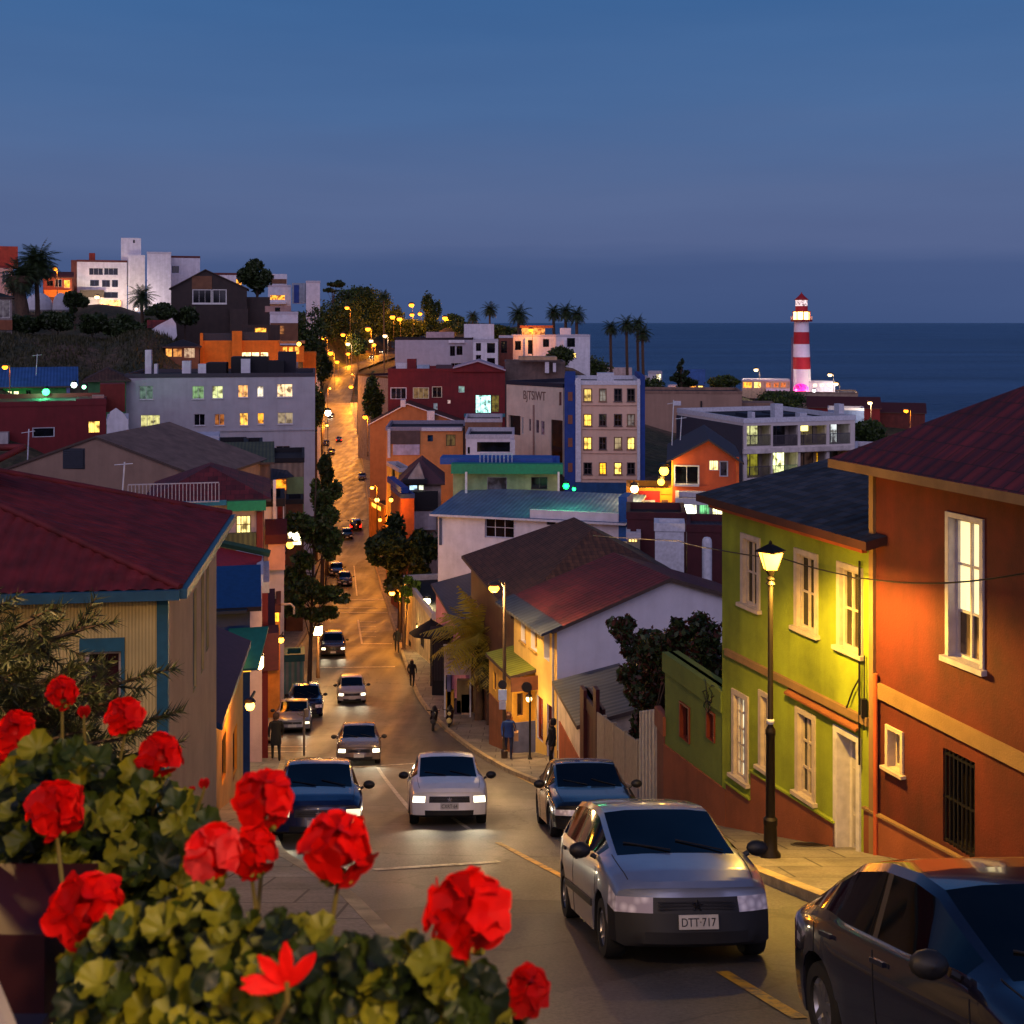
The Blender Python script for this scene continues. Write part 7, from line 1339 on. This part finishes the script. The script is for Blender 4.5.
# ================= people
def person(label, X, Y, z, face, coat, legs, hair='1a1210', hood=False, bag=None, stride=.16, armb=.06, scale=1., skin='8a6048', long_coat=False, name='person'):
    o = thing(name, label, 'person', (X, Y, z)); base = Vector((X, Y, z)); ca, sa = math.cos(face), math.sin(face)
    def L_(x, y, h): return base+Vector((x*ca-y*sa, x*sa+y*ca, h))*1.0 if scale == 1 else base+Vector((x*ca-y*sa, x*sa+y*ca, h))*scale
    # local: +y is where the person faces
    J = {'pel': (0, 0, .95), 'wai': (0, 0, 1.08), 'che': (0, .0, 1.28), 'nek': (0, 0, 1.47), 'hb': (0, .01, 1.55), 'hd': (0, .02, 1.66), 'ht': (0, .01, 1.74),
         'hl': (-.1, 0, .90), 'kl': (-.11, stride*.6+.03, .50), 'al': (-.11, stride, .09), 'tl': (-.12, stride+.17, .035), 'hr': (.1, 0, .90), 'kr': (.11, -stride*.3+.04, .50), 'ar': (.11, -stride, .09), 'tr': (.12, -stride+.17, .035),
         'sl': (-.19, 0, 1.42), 'el': (-.25, -armb, 1.14), 'wl': (-.24, armb, .90), 'sr': (.19, 0, 1.42), 'er': (.26, armb*.5, 1.14), 'wr_': (.23, armb*2.2, .92)}
    Rr = {'pel': .155, 'wai': .135, 'che': .165, 'nek': .055, 'hb': .075, 'hd': .105, 'ht': .07, 'hl': .10, 'kl': .065, 'al': .045, 'tl': .035, 'hr': .10, 'kr': .065, 'ar': .045, 'tr': .035, 'sl': .07, 'el': .052, 'wl': .034, 'sr': .07, 'er': .052, 'wr_': .034}
    E = [('pel', 'wai'), ('wai', 'che'), ('che', 'nek'), ('nek', 'hb'), ('hb', 'hd'), ('hd', 'ht'), ('pel', 'hl'), ('hl', 'kl'), ('kl', 'al'), ('al', 'tl'), ('pel', 'hr'), ('hr', 'kr'), ('kr', 'ar'), ('ar', 'tr'), ('che', 'sl'), ('sl', 'el'), ('el', 'wl'), ('che', 'sr'), ('sr', 'er'), ('er', 'wr_')]
    k = list(J); ix = {a: i for i, a in enumerate(k)}; V = [L_(*J[a])-base for a in k]; ed = [(ix[a], ix[b_]) for a, b_ in E]; rad = [Rr[a] for a in k]
    for w_, sg in (('wl', -1), ('wr_', 1)):
        wx, wy, wz = J[w_]; n0 = len(V); V.append(L_(wx, wy+.01, wz-.08)-base); rad.append(.033); ed.append((ix[w_], n0))
        for f_ in range(4): V.append(L_(wx+(-.02+.013*f_)*1., wy+.02+.008*f_, wz-.17+.008*abs(f_-1.5))-base); rad.append(.010); ed.append((n0, len(V)-1))
        V.append(L_(wx-sg*.015, wy+.06, wz-.10)-base); rad.append(.011); ed.append((n0, len(V)-1))
    me = bpy.data.meshes.new('body'); me.from_pydata([tuple(v) for v in V], ed, []); b_ = bpy.data.objects.new('body', me); COL.objects.link(b_)
    md = b_.modifiers.new('s', 'SKIN'); sv = me.skin_vertices[0].data
    for i, r_ in enumerate(rad): sv[i].radius = (r_*scale*(1.0 if i else 1.12), r_*scale*(.8 if k[i] in ('pel', 'wai', 'che') else 1.) if i < len(k) else r_*scale)
    sv[0].use_root = True; md2 = b_.modifiers.new('u', 'SUBSURF'); md2.levels = 1; dg = bpy.context.evaluated_depsgraph_get(); m2 = bpy.data.meshes.new_from_object(b_.evaluated_get(dg)); bpy.data.objects.remove(b_)
    m2.materials.clear(); mats = [plain(skin, .6), plain(coat, .85), plain(legs, .85), plain('14100e', .6)]
    for mm in mats: m2.materials.append(mm)
    for q in m2.polygons:
        c = q.center/scale; h = c.z; r_ = math.hypot(c.x, c.y); q.use_smooth = True
        q.material_index = 3 if h < .10 else (0 if h > 1.49 or (h < .87 and (abs(c.x*ca+c.y*sa) > .195)) else (2 if h < .93 else 1))
    bo = bpy.data.objects.new('body', m2); COL.objects.link(bo); bo.parent = o
    mb = MB(); hp = L_(0, -.012, 1.60); s = scale; mb.lathe(hp-Vector((0, 0, .06 if not hood else .14))*s, [(.0, 0), (.1*s, .0), (.122*s, .08*s), (.118*s, .15*s), (.08*s, .21*s), (0, .225*s)], 14) ; bk = Vector((-sa, ca, 0)); mb.v = [tuple(Vector(p_)-bk*.022*s) for p_ in mb.v]; mb.build('hood' if hood else 'hair', plain(coat if hood else hair, .8), o)
    mb = MB(); lo = .62 if long_coat else .84
    prof = [(.175, lo), (.17, .95), (.150, 1.1), (.175, 1.3), (.165, 1.42), (.07, 1.475)]
    for n_ in range(len(prof)-1):
        pass
    rings = [[L_(r_*1.12*math.cos(a), r_*.78*math.sin(a), h) for a in [2*math.pi*q/16 for q in range(16)]] for r_, h in prof]
    mb.ifaces([p_ for rg_ in rings for p_ in rg_], [(i*16+q, i*16+(q+1) % 16, (i+1)*16+(q+1) % 16, (i+1)*16+q) for i in range(len(rings)-1) for q in range(16)], 0, True); mb.build('coat', plain(coat, .85), o)
    mb = MB()
    for sx_ in (-.035, .035): c_ = L_(sx_, .112, 1.655); mb.lathe(c_, [(0, 0), (.012, .006), (0, .012)], 6)
    nz = L_(0, .125, 1.63); mb.lathe(nz, [(0, -.015), (.014, 0), (.006, .03), (0, .035)], 6); mb.build('face_features', plain('3a2620', .7), o)
    if bag:
        bm_ = MB(); c_ = L_(-.30, .05, .95); bm_.box(c_-Vector((.08, .14, .22)), c_+Vector((.08, .14, .10))); bo_ = thing('shoulder_bag', bag, 'bag', c_-Vector((0, 0, .22))); bm_.build('pouch', plain('b08a60', .8), bo_); mb = MB(); mb.tube([c_+Vector((0, -.12, .1)), L_(-.14, .0, 1.50), c_+Vector((0, .12, .1))], .014, 5); mb.build('strap', plain('7a5a3a', .8), bo_)
    return o
pz = lambda X, Y, k=KH: roadz(X, Y)+k
p_ = G(276, 765); person('person in a dark coat with long brown hair walking away on the left pavement', p_.x, p_.y, pz(p_.x, p_.y), R(15), '0e0d10', '101014', hair='3a2014', long_coat=True, scale=1.04)
p_ = G(506, 762); person('person in a blue jacket with a beige bag strolling below the slim street lamp', p_.x+.1, p_.y, pz(p_.x, p_.y), R(175), '1c3c78', '1a2440', bag='beige shoulder bag at the side of the person in blue', hair='6a4430')
p_ = G(552, 773); person('person in black standing on the right pavement before the brown dado', p_.x, p_.y, pz(p_.x, p_.y), R(100), '0c0b0e', '0e0e12', stride=.07)
p_ = G(412, 688); person('hooded person in dark clothes walking at the right kerb near the black canopy', p_.x, p_.y, pz(p_.x, p_.y, .02), R(-10), '100f12', '141418', hood=True)
p_ = G(397, 652); person('person in a dark hoodie walking down the road beside the slim pole', p_.x, p_.y, pz(p_.x, p_.y, .01), R(185), '17181a', '1a1a22', hood=True, stride=.2)
# ================= street furniture and small things
def post(name, label, cat, base, top, r=.04, mat=IRON): 
    o = thing(name, label, cat, base); mb = MB(); mb.tube([base, top], r, 8); mb.lathe(Vector(base), [(r*2, 0), (r*2, .05), (r, .08)], 8); mb.build('pole', mat, o); return o
def uprt(u, Yb, vtop, k=KH): X = (u-512)/F*Yb; return Vector((X, Yb, roadz(X, Yb)+k)), W(u, vtop, Yb)
a, c = uprt(403.5, 88, 596); post('utility_pole', 'slim wooden pole standing beside the lit sapling', 'pole', a, c, .10, plaster('6a4a34'))
a, c = uprt(530, 45.6, 684); o = post('round_sign', 'thin pole with a round dark disc sign outside the yellow front', 'sign', a, c, .04)
mb = MB(); mb.lathe(c+Vector((-.12, -.05, -.1)), [(0, 0), (.2, 0), (.2, .03), (0, .03)], 18, axis=(-.15, -1, 0)); mb.build('disc', plain('2a2420', .6), o)
q = W(502.5, 696, 45.75); o = thing('parking_sign', 'small white and blue sign plate fixed to the slim street lamp post', 'sign', q-Vector((0, 0, .5)))
mb = MB(); mb.box(q+Vector((-.16, -.04, -.15)), q+Vector((.16, 0, .25))); mb.build('plate', plain('cfe0f0', .5), o); mb = MB(); mb.box(q+Vector((-.13, -.04, -.5)), q+Vector((.12, 0, -.17))); mb.build('plate', METW, o); mb = MB(); mb.lathe(q+Vector((0, -.03, .45)), [(0, 0), (.17, 0), (.17, .03), (0, .03)], 16, axis=(0, -1, 0)); mb.build('disc', plain('2a2a30', .5), o)
# notice board
q0, q1 = W(444, 675, 61.2), W(471, 646, 61.2); o = thing('notice_board', 'large white notice board with faded lines of writing beside the golden palm', 'notice board', (q0.x, 61.2, roadz(q0.x, 61.2)))
mb = MB(); mb.box((q0.x, 61.2, q0.z), (q1.x, 61.28, q1.z)); bd = mb.build('board', plaster('c8b4b4', .8, .1), o)
for k in range(5):
    zz = q1.z-.3-.2*k; text(('MERCADO DEL', 'PUERTO VIEJO', 'ABIERTO DE', 'LUNES A', 'SABADO')[k], plain('5a3a44', .8), (q0.x+.12, 61.195, zz), (1, 0, 0), (0, 0, 1), .1 if k else .15, (1.05, 1.1, .9, .6, .55)[k], bd, depth=.004)
for x in (q0.x+.04, q1.x-.04): mb = MB(); mb.box((x-.04, 61.29, roadz(x, 61.2)), (x+.04, 61.36, q1.z)); mb.build('post', METW, o)
mb = MB(); mb.box((q0.x-.03, 61.18, q1.z+.002), (q1.x+.03, 61.32, q1.z+.06)); mb.build('frame', METW, o)
# stepped garden wall under the notice board
o = thing('stepped_wall', 'stepped garden wall with yellow and white blocks under the notice board', 'wall', (W(458, 700, 62.3).x, 62.3, roadz(-2.8, 62.3)))
for u0, v0, u1, v1, mt in ((445, 691, 454, 711, plaster('c89a3a')), (454.3, 700, 461, 714, plaster('4a3a48')), (447, 676, 451, 690.7, plaster('6a6a9a')), (457, 680, 470, 693, plaster('8a7a58')), (461.5, 694, 470.5, 716, plaster('c8a890'))):
    a, c = W(u0, v1, 62.5), W(u1, v0, 62.5); mb = MB(); mb.box((a.x, 62.4, a.z-1), (c.x, 62.8, c.z)); mb.build('block', mt, o)
# black canopy by the palm
q = W(431, 625, 73); o = thing('street_canopy', 'black street parasol standing over the right pavement before the lit facade', 'parasol', (q.x, 73, roadz(q.x, 73)+KH))
mb = MB(); mb.tube([(q.x, 73, roadz(q.x, 73)), (q.x, 73, q.z+.4)], .05, 7); mb.build('pole', IRON, o)
mb = MB(); mb.lathe(q, [(1.35, -.5), (1.3, -.42), (.7, -.05), (.1, .3), (0, .42)], 8); mb.lathe(q, [(1.34, -.52), (.1, .25)], 8); mb.build('canopy', plain('0e0e10', .85), o)
q = W(441, 655, 70); o = thing('market_stall', 'dark shuttered market stall behind the notice board', 'stall', (q.x, 70, roadz(q.x, 70)+KH))
a, c = W(432, 690, 70), W(450, 636, 70); mb = MB(); mb.box((a.x, 70, roadz(a.x, 70)), (c.x, 71.6, c.z)); mb.build('cabin', plain('141214', .85), o); mb = MB(); mb.box((a.x-.2, 69.5, c.z), (c.x+.2, 71.8, c.z+.12)); mb.build('roof', plain('1c1a1e', .8), o)
mb = MB(); mb.box((a.x+.1, 69.95, roadz(a.x, 70)+1.), (c.x-.1, 69.998, c.z-.3)); mb.build('shutter', stripes('2a2628', '1a1618', 6), o)
# bent tube and slim posts on the left
a, c = uprt(304, 47, 716); o = thing('bent_post', 'pale bent tube post standing on the left pavement corner', 'post', a); mb = MB(); mb.tube([a, a.lerp(c, .8), c, c+Vector((-.25, 0, .12))], .045, 8); mb.lathe(c+Vector((.1, -.05, .0)), [(0, 0), (.1, .0), (.1, .28), (0, .3)], 10); mb.build('tube', plain('8a8078', .4, .4), o)
a, c = uprt(253.5, 50, 727); o = thing('parking_meter', 'white parking meter on a thin dark post beside the yellow street wall', 'parking meter', a); mb = MB(); mb.tube([a, c], .04, 8); mb.build('pole', IRON, o); mb = MB(); mb.tube([c-Vector((0, 0, .1)), c, c+Vector((0, 0, .35)), c+Vector((0, 0, .42))], [.05, .13, .15, .05], 12); mb.build('meter_head', METW, o)
a = Vector((W(282, 622, 66).x, 66, W(282, 622, 66).z)); o = thing('pipe_bracket', 'pale curved pipe bracket reaching out below the spreading tree', 'pipe', a); mb = MB(); b0 = W(270, 605, 62); b1 = W(291, 604, 62); b2 = W(294, 607, 62); b3 = W(294, 614, 62); mb.tube([b0, b1, b2, b3], .06, 8); mb.build('pipe', plain('b8a890', .4), o)
# manhole and kerb grate
q = G(816, 853); q.x -= .1; o = thing('manhole_cover', 'dark round manhole cover in the pavement outside the door', 'manhole cover', (q.x, q.y, roadz(q.x, q.y)+KH+.002)); nrm = Vector((0, .31, 1)).normalized()
mb = MB(); mb.lathe(WL[o.name], [(0, .006), (.27, .006), (.28, 0)], 28, axis=nrm); mb.build('lid', plain('241f1c', .6, .5), o); mb = MB(); mb.lathe(WL[o.name], [(.285, .0), (.285, .01), (.33, .01), (.33, 0)], 28, axis=nrm); mb.build('rim', plain('4a443e', .7), o)
# power cable along the right house fronts
P_ = [W(600, 535, 48), W(690, 540, 27), W(727, 548, 23.2), W(800, 558, 20.8), W(862, 574, 19.0), W(880, 577, 18.4), W(950, 582, 16.9), W(1030, 574, 15.6), W(1150, 550, 14)]
mb = MB(); pts = []
for p0, p1 in zip(P_[:-1], P_[1:]):
    for k in range(4): pts.append(p0.lerp(p1, k/4)-Vector((.28, .1, .02*math.sin(k/4*math.pi))))
mb.tube(pts, .012, 5); tag(mb.build('power_cable', IRON), 'thin dark cable sagging along the green and orange house fronts', 'cable')
# antennas and satellite dish
for lb, u, v, Y, h in (('thin white aerial mast on the dark roof of the orange gabled house', 672, 440, 90, 3.0), ('second thin mast right of the white aerial on the orange gabled house', 680, 440, 92, 1.8), ('small white mast on the ridge of the blue roofed house', 36, 371, 113, 1.6), ('thin white lamp mast in front of the maroon house', 27, 470, 76, 2.6), ('crooked antenna on the taupe gable beside the white railing', 122, 492, 56, 1.4)):
    q = W(u, v, Y); o = thing('aerial_mast', lb, 'antenna', q-Vector((0, 0, .4))); mb = MB(); mb.tube([q-Vector((0, 0, .4)), q+Vector((.12, 0, h))], .04, 6); mb.build('mast', METW, o); mb = MB(); mb.tube([q+Vector((-.35, 0, h*.9)), q+Vector((.5, 0, h*.95))], .025, 5); mb.build('crossbar', METW, o)
# domed tents on the hill
for u, lb, rr_ in ((39, 'larger white domed tent on the hill beside the tall palm', 13), (61, 'smaller white domed tent right of the larger one', 8)):
    q = W(u, 308, 208); o = thing('dome_tent', lb, 'tent', q-Vector((0, 0, .6))); rr2 = rr_/F*208; mb = MB(); mb.lathe(q-Vector((0, 0, .6)), [(rr2, 0), (rr2, .8), (rr2*.93, 1.8), (rr2*.7, 2.6), (rr2*.35, 3.1), (0, 3.25)], 20); mb.build('canvas', WHT, o); mb = MB(); mb.lathe(q-Vector((0, 0, .6)), [(rr2*1.03, 0), (rr2*1.03, .3), (rr2*1., .3)], 20); mb.build('base_ring', CONC, o)

# ================= geraniums on the balcony wall
RED = [None]*3
def petalm(c1, c2, k):
    m, nt, p = nodes('geranium_petal'); n = N(nt, 'TexNoise', i_Scale=38., i_Detail=4.); nt.links.new(coord(nt, scale=(1, 1, 1)), n.inputs[0]); nt.links.new(ramp(nt, n.outputs[0], [(.35, lin(c1)), (.65, lin(c2))]), p.inputs['Base Color']); p.inputs['Roughness'].default_value = .55; p.inputs['Specular IOR Level'].default_value = .25
    tr = N(nt, 'BsdfTranslucent'); tr.inputs[0].default_value = lin(c2); mx = N(nt, 'MixShader'); mx.inputs[0].default_value = .3; o = [x for x in nt.nodes if x.type == 'OUTPUT_MATERIAL'][0]
    nt.links.new(p.outputs[0], mx.inputs[1]); nt.links.new(tr.outputs[0], mx.inputs[2]); nt.links.new(mx.outputs[0], o.inputs[0]); bumpn(nt, p, n.outputs[0], .25, .002); return m
RED = petalm('e00802', 'ff1408', 1); REDP = petalm('ee1c20', 'ff4a48', 2); REDM = petalm('b80603', 'd80c05', 4); REDD = petalm('8a0304', 'b80606', 3)
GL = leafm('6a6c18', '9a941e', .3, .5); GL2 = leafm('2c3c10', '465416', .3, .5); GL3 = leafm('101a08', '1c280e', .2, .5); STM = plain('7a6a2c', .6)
def petal(mb, c, d, nr, L_, Wd, rng, mi=0):
    d = d.normalized(); sd = d.cross(nr).normalized(); nr = sd.cross(d).normalized(); V_ = []; nu, nv = 6, 5; cup = .02+.16*rng.rand(); ruf = rng.rand()*6; bend = rng.uniform(-.05, .45)
    for i in range(nu+1):
        t = i/nu; w_ = Wd*(.16+.84*math.sin(math.pi*min(1, t*.80+.04))**.75)*(1 if t < .86 else 1-.42*((t-.86)/.14)**2)
        for j in range(nv+1):
            s = -1+2*j/nv; h = cup*Wd*(s*s)*.7-bend*L_*t*t*.5+.022*L_*math.sin(ruf+s*3.1+t*5)*t; V_.append(c+d*(L_*t*(1-.10*s*s*t))+sd*(s*w_*.5)+nr*h)
    mb.ifaces(V_, [(i*(nv+1)+j, i*(nv+1)+j+1, (i+1)*(nv+1)+j+1, (i+1)*(nv+1)+j) for i in range(nu) for j in range(nv)], mi, True)
def head(parent, u, v, r, Y, mat, seed, nfl=8, bud=False):
    rng = np.random.RandomState(seed); c = W(u, v, Y); Rm = r*1.0/F*Y; mb = MB(); view = (Vector((0, 0, HC))-c).normalized(); up = Vector((0, 0, 1))
    if bud == 'star':
        for k in range(5): d = Vector((math.cos(R(200-k*37)), -.25, math.sin(R(200-k*37)) if k else .1)); petal(mb, c-Vector((0, 0, Rm*.3)), d, view, Rm*1.35, Rm*.42, rng)
    elif bud:
        for k in range(5): a = 2*math.pi*k/5; petal(mb, c-up*Rm*.6, (up*1.3+Vector((math.cos(a), math.sin(a), 0))*.55), view, Rm*1.6, Rm*.9, rng)
    else:
        for k in range(nfl+1):
            core = k >= nfl; ph = math.acos(1-1.45*(k+.5)/nfl) if not core else .5*(k-nfl); az = 2.39996*k+rng.rand()*.5; ax = (up*.75+view*.55).normalized(); t1 = ax.orthogonal().normalized(); t2 = ax.cross(t1); n_ = (ax*math.cos(ph)+(t1*math.cos(az)+t2*math.sin(az))*math.sin(ph)).normalized(); fc = c+n_*Rm*(.1 if core else .52)*(.85+.3*rng.rand())
            a1 = n_.orthogonal().normalized(); a2 = n_.cross(a1); st = rng.rand()*6
            for q in range(5): a = st+2*math.pi*q/5+rng.uniform(-.15, .15); d = (a1*math.cos(a)+a2*math.sin(a))+n_*rng.uniform(.1, .4); petal(mb, fc, d, n_, Rm*rng.uniform(.48, .64), Rm*rng.uniform(.46, .58), rng, k % 2)
    if not bud: mb.lathe(c-Vector((0, 0, Rm*.36)), [(0, 0), (Rm*.4, Rm*.1), (Rm*.52, Rm*.36), (Rm*.38, Rm*.62), (0, Rm*.72)], 10, 1)
    o = mb.build('flower_head', [mat, REDM if mat != REDP else RED], parent, sharp=180); return c, Rm
def leaf(V, Fc, c, nr, tip, r, rng):
    nr = nr.normalized(); t = (tip-nr*tip.dot(nr)).normalized(); s_ = nr.cross(t); n = 25; n0 = len(V); V.append(c); ph = rng.rand()*6; cup = rng.uniform(.10, .75); wv = rng.uniform(.1, .32)
    for ring, q in ((1, .45), (2, .8), (3, 1.)):
        for k in range(n):
            a = -math.pi*.93+2*math.pi*.93*k/(n-1); lobe = 1+.17*abs(math.sin(a*3.5+.3))+(.055*math.cos(k*2*math.pi/2.5)*(1 if ring == 3 else .3)); rr = r*q*lobe*(1-.12*math.cos(a)*0); V.append(c+t*rr*math.cos(a)+s_*rr*math.sin(a)+nr*(cup*r*q*q*(1+.25*math.cos(7*a))+wv*r*math.sin(3*a+ph)*q))
    for k in range(n-1): Fc.append((n0, n0+1+k, n0+2+k, n0+2+k))
    for ring in (0, 1):
        b = n0+1+ring*n
        for k in range(n-1): Fc.append((b+k, b+k+n, b+k+n+1, b+k+1))
def gplant(label, base, heads, blobs, seed, nleaf, rr=(.02, .03)):
    rng = np.random.RandomState(seed); o = thing('geranium', label, 'potted flower', base, 'red geraniums along the balcony wall'); anchors = []
    for i, (u, v, r, Y, mt, kind) in enumerate(heads):
        c, Rm = head(o, u, v, r, Y, mt, seed*50+i, 9 if r > 28 else 8, kind); root = Vector(base)+Vector(((u-512)/F*Y-base[0], (Y-base[1])*.7, 0))*.55
        mid = c.lerp(root, .45)+Vector((rng.uniform(-.02, .02), .01, -.02)); 
        if kind != True or r > 5: mb = MB(); mb.tube([c-Vector((0, 0, Rm*.15)), c-Vector((0, 0, Rm*.8)), mid, root], [.0022, .0024, .003, .004], 6); mb.build('stem', STM, o)
        if not kind:
            mb = MB()
            for k in range(9): a = 2*math.pi*k/9; b0 = c-Vector((0, 0, Rm*.75)); e_ = b0+Vector((math.cos(a), math.sin(a), .2*math.sin(k*2.)))*Rm*.38+Vector((0, 0, Rm*.15)); mb.tube([b0, b0.lerp(e_, .5)-Vector((0, 0, Rm*.05)), e_], [.0014, .0022, .0035], 5)
            mb.build('sepals', GL, o)
    V = []; Fc = []; mi = []
    tot = sum(b[2]*b[3] for b in blobs)
    for (u, v, ru, rv, Y0, Y1) in blobs:
        for k in range(int(nleaf*ru*rv/tot)):
            a = rng.rand()*6.283; q = math.sqrt(rng.rand()); Y = rng.uniform(Y0, Y1); c = W(u+ru*q*math.cos(a), v+rv*q*math.sin(a)+(Y-Y0)/(Y1-Y0)*10, Y); nr = Vector((rng.normal()*.45, -.55+rng.normal()*.35, .75+rng.normal()*.3)); tip = Vector(rng.normal(size=3))-Vector((0, .3, .4)); m0 = len(Fc); leaf(V, Fc, c, nr, tip, rng.uniform(*rr), rng); mi += [int(rng.choice([0, 1, 2], p=[.55, .27, .18] if nr.z > .7 and Y < (Y0+Y1)/2 else [.22, .46, .32]))]*(len(Fc)-m0)  # upward front leaves get the yellow tone more often: highlights put into the colour
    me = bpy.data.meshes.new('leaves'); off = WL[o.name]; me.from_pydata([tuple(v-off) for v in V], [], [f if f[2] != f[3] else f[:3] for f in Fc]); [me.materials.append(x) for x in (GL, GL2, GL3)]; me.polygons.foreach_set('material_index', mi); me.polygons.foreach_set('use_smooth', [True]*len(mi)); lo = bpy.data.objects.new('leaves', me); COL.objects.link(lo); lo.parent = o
    mb = MB()
    for (u, v, ru, rv, Y0, Y1) in blobs:
        for k in range(3): e_ = W(u+rng.uniform(-ru, ru)*.7, v+rng.uniform(-rv, rv)*.5, (Y0+Y1)/2); mb.tube([Vector(base), Vector(base).lerp(e_, .5)+Vector((0, 0, .02)), e_], [.006, .005, .003], 5)
    mb.build('branches', STM, o); return o
gplant('back left geranium with five upright red heads against the dark pine', (-.72, 1.95, HC-1.05), [(62, 692, 20, 1.95, RED, False), (84, 713, 8, 1.95, REDD, True), (125, 716, 24, 1.9, RED, False), (160, 757, 28, 1.8, RED, False), (16, 733, 26, 1.9, RED, False), (4, 768, 17, 1.85, RED, False), (204, 785, 7, 1.8, REDD, True), (192, 790, 4, 1.8, REDD, True)],
    [(55, 790, 60, 45, 1.7, 2.0), (112, 792, 42, 34, 1.75, 2.05), (150, 830, 55, 50, 1.7, 2.0), (30, 850, 50, 60, 1.65, 1.95), (100, 870, 70, 60, 1.65, 1.95), (190, 860, 30, 45, 1.6, 1.9), (150, 900, 60, 50, 1.6, 1.9)], 1, 950, (.013, .022))
gplant('front left geranium with two big ruffled heads above the planter', (-.42, 1.3, HC-.78), [(57, 808, 35, 1.55, RED, False), (88, 912, 46, 1.35, RED, False), (287, 976, 34, 1.0, RED, 'star')],
    [(105, 968, 40, 34, 1.2, 1.5), (165, 962, 68, 52, 1.15, 1.45), (205, 935, 50, 35, 1.15, 1.4), (140, 1015, 70, 40, 1.1, 1.4), (240, 1005, 75, 45, 1.05, 1.3)], 2, 640, (.010, .019))
gplant('middle geranium crowned by a pale coral head between two scarlet ones', (-.26, 1.25, HC-.8), [(213, 853, 36, 1.28, REDP, False), (252, 852, 32, 1.36, RED, False), (265, 800, 38, 1.4, RED, False), (338, 847, 46, 1.25, RED, False)],
    [(290, 950, 42, 34, 1.12, 1.4), (250, 965, 60, 45, 1.1, 1.4), (330, 985, 60, 45, 1.05, 1.35), (200, 915, 30, 25, 1.2, 1.4), (345, 972, 25, 25, 1.15, 1.3)], 3, 460, (.010, .018))
gplant('right hand geranium leaning out over the road with one large scarlet head', (-.1, 1.15, HC-.78), [(468, 912, 52, 1.15, RED, False), (527, 992, 30, 1.2, REDD, False), (462, 967, 9, 1.16, RED, True)],
    [(400, 985, 50, 42, 1.05, 1.3), (445, 1000, 50, 38, 1.05, 1.3), (370, 1010, 60, 40, 1.05, 1.3), (440, 978, 16, 12, 1.1, 1.25), (490, 1030, 35, 20, 1.1, 1.3)], 4, 300, (.010, .018))
# planters and the balcony wall below the frame
o = thing('planter_box', 'dark red wooden planter box in the bottom left corner', 'planter', (-.9, 1.55, HC-1.35)); pmn = plain('3c0c10', .6)
mb = MB(); mb.box((-1.2, 1.45, HC-1.35), (-.565, 1.64, HC-.74)); mb.build('box', pmn, o); mb = MB(); mb.box((-1.22, 1.42, HC-.86), (-.56, 1.449, HC-.835)); mb.build('lip', plain('3a3a4a', .4), o)
o = thing('planter_box', 'long grey planter hidden under the front geraniums', 'planter', (-.3, 1.25, HC-1.1)); mb = MB(); mb.box((-.75, 1.1, HC-1.2), (-.12, 1.42, HC-.92)); mb.build('box', plain('4a4440', .8), o); mb = MB(); mb.box((-.73, 1.12, HC-.919), (-.14, 1.40, HC-.90)); mb.build('soil', plain('1a120c', .95), o)
o = thing('timber_rail', 'pale timber rail crossing the bottom left corner', 'rail', W(5, 1010, 1.15)); mb = MB(); mb.tube([W(-30, 935, 1.2), W(12, 1040, 1.1)], .009, 6); mb.build('rail', plain('b0a090', .7), o)
o = thing('balcony_wall', 'white rendered balcony wall carrying the planters', 'wall', (0, 1.3, HC-4)); mb = MB(); mb.box((-3, 1.0, HC-5), (.3, 1.48, HC-1.02)); mb.box((-3, 1.481, HC-5), (-.5, 2.2, HC-1.36)); mb.build('masonry', WHT, o); mb = MB(); mb.box((-3.03, .97, HC-1.018), (.33, 1.50, HC-1.002)); mb.build('coping', CONC, o)
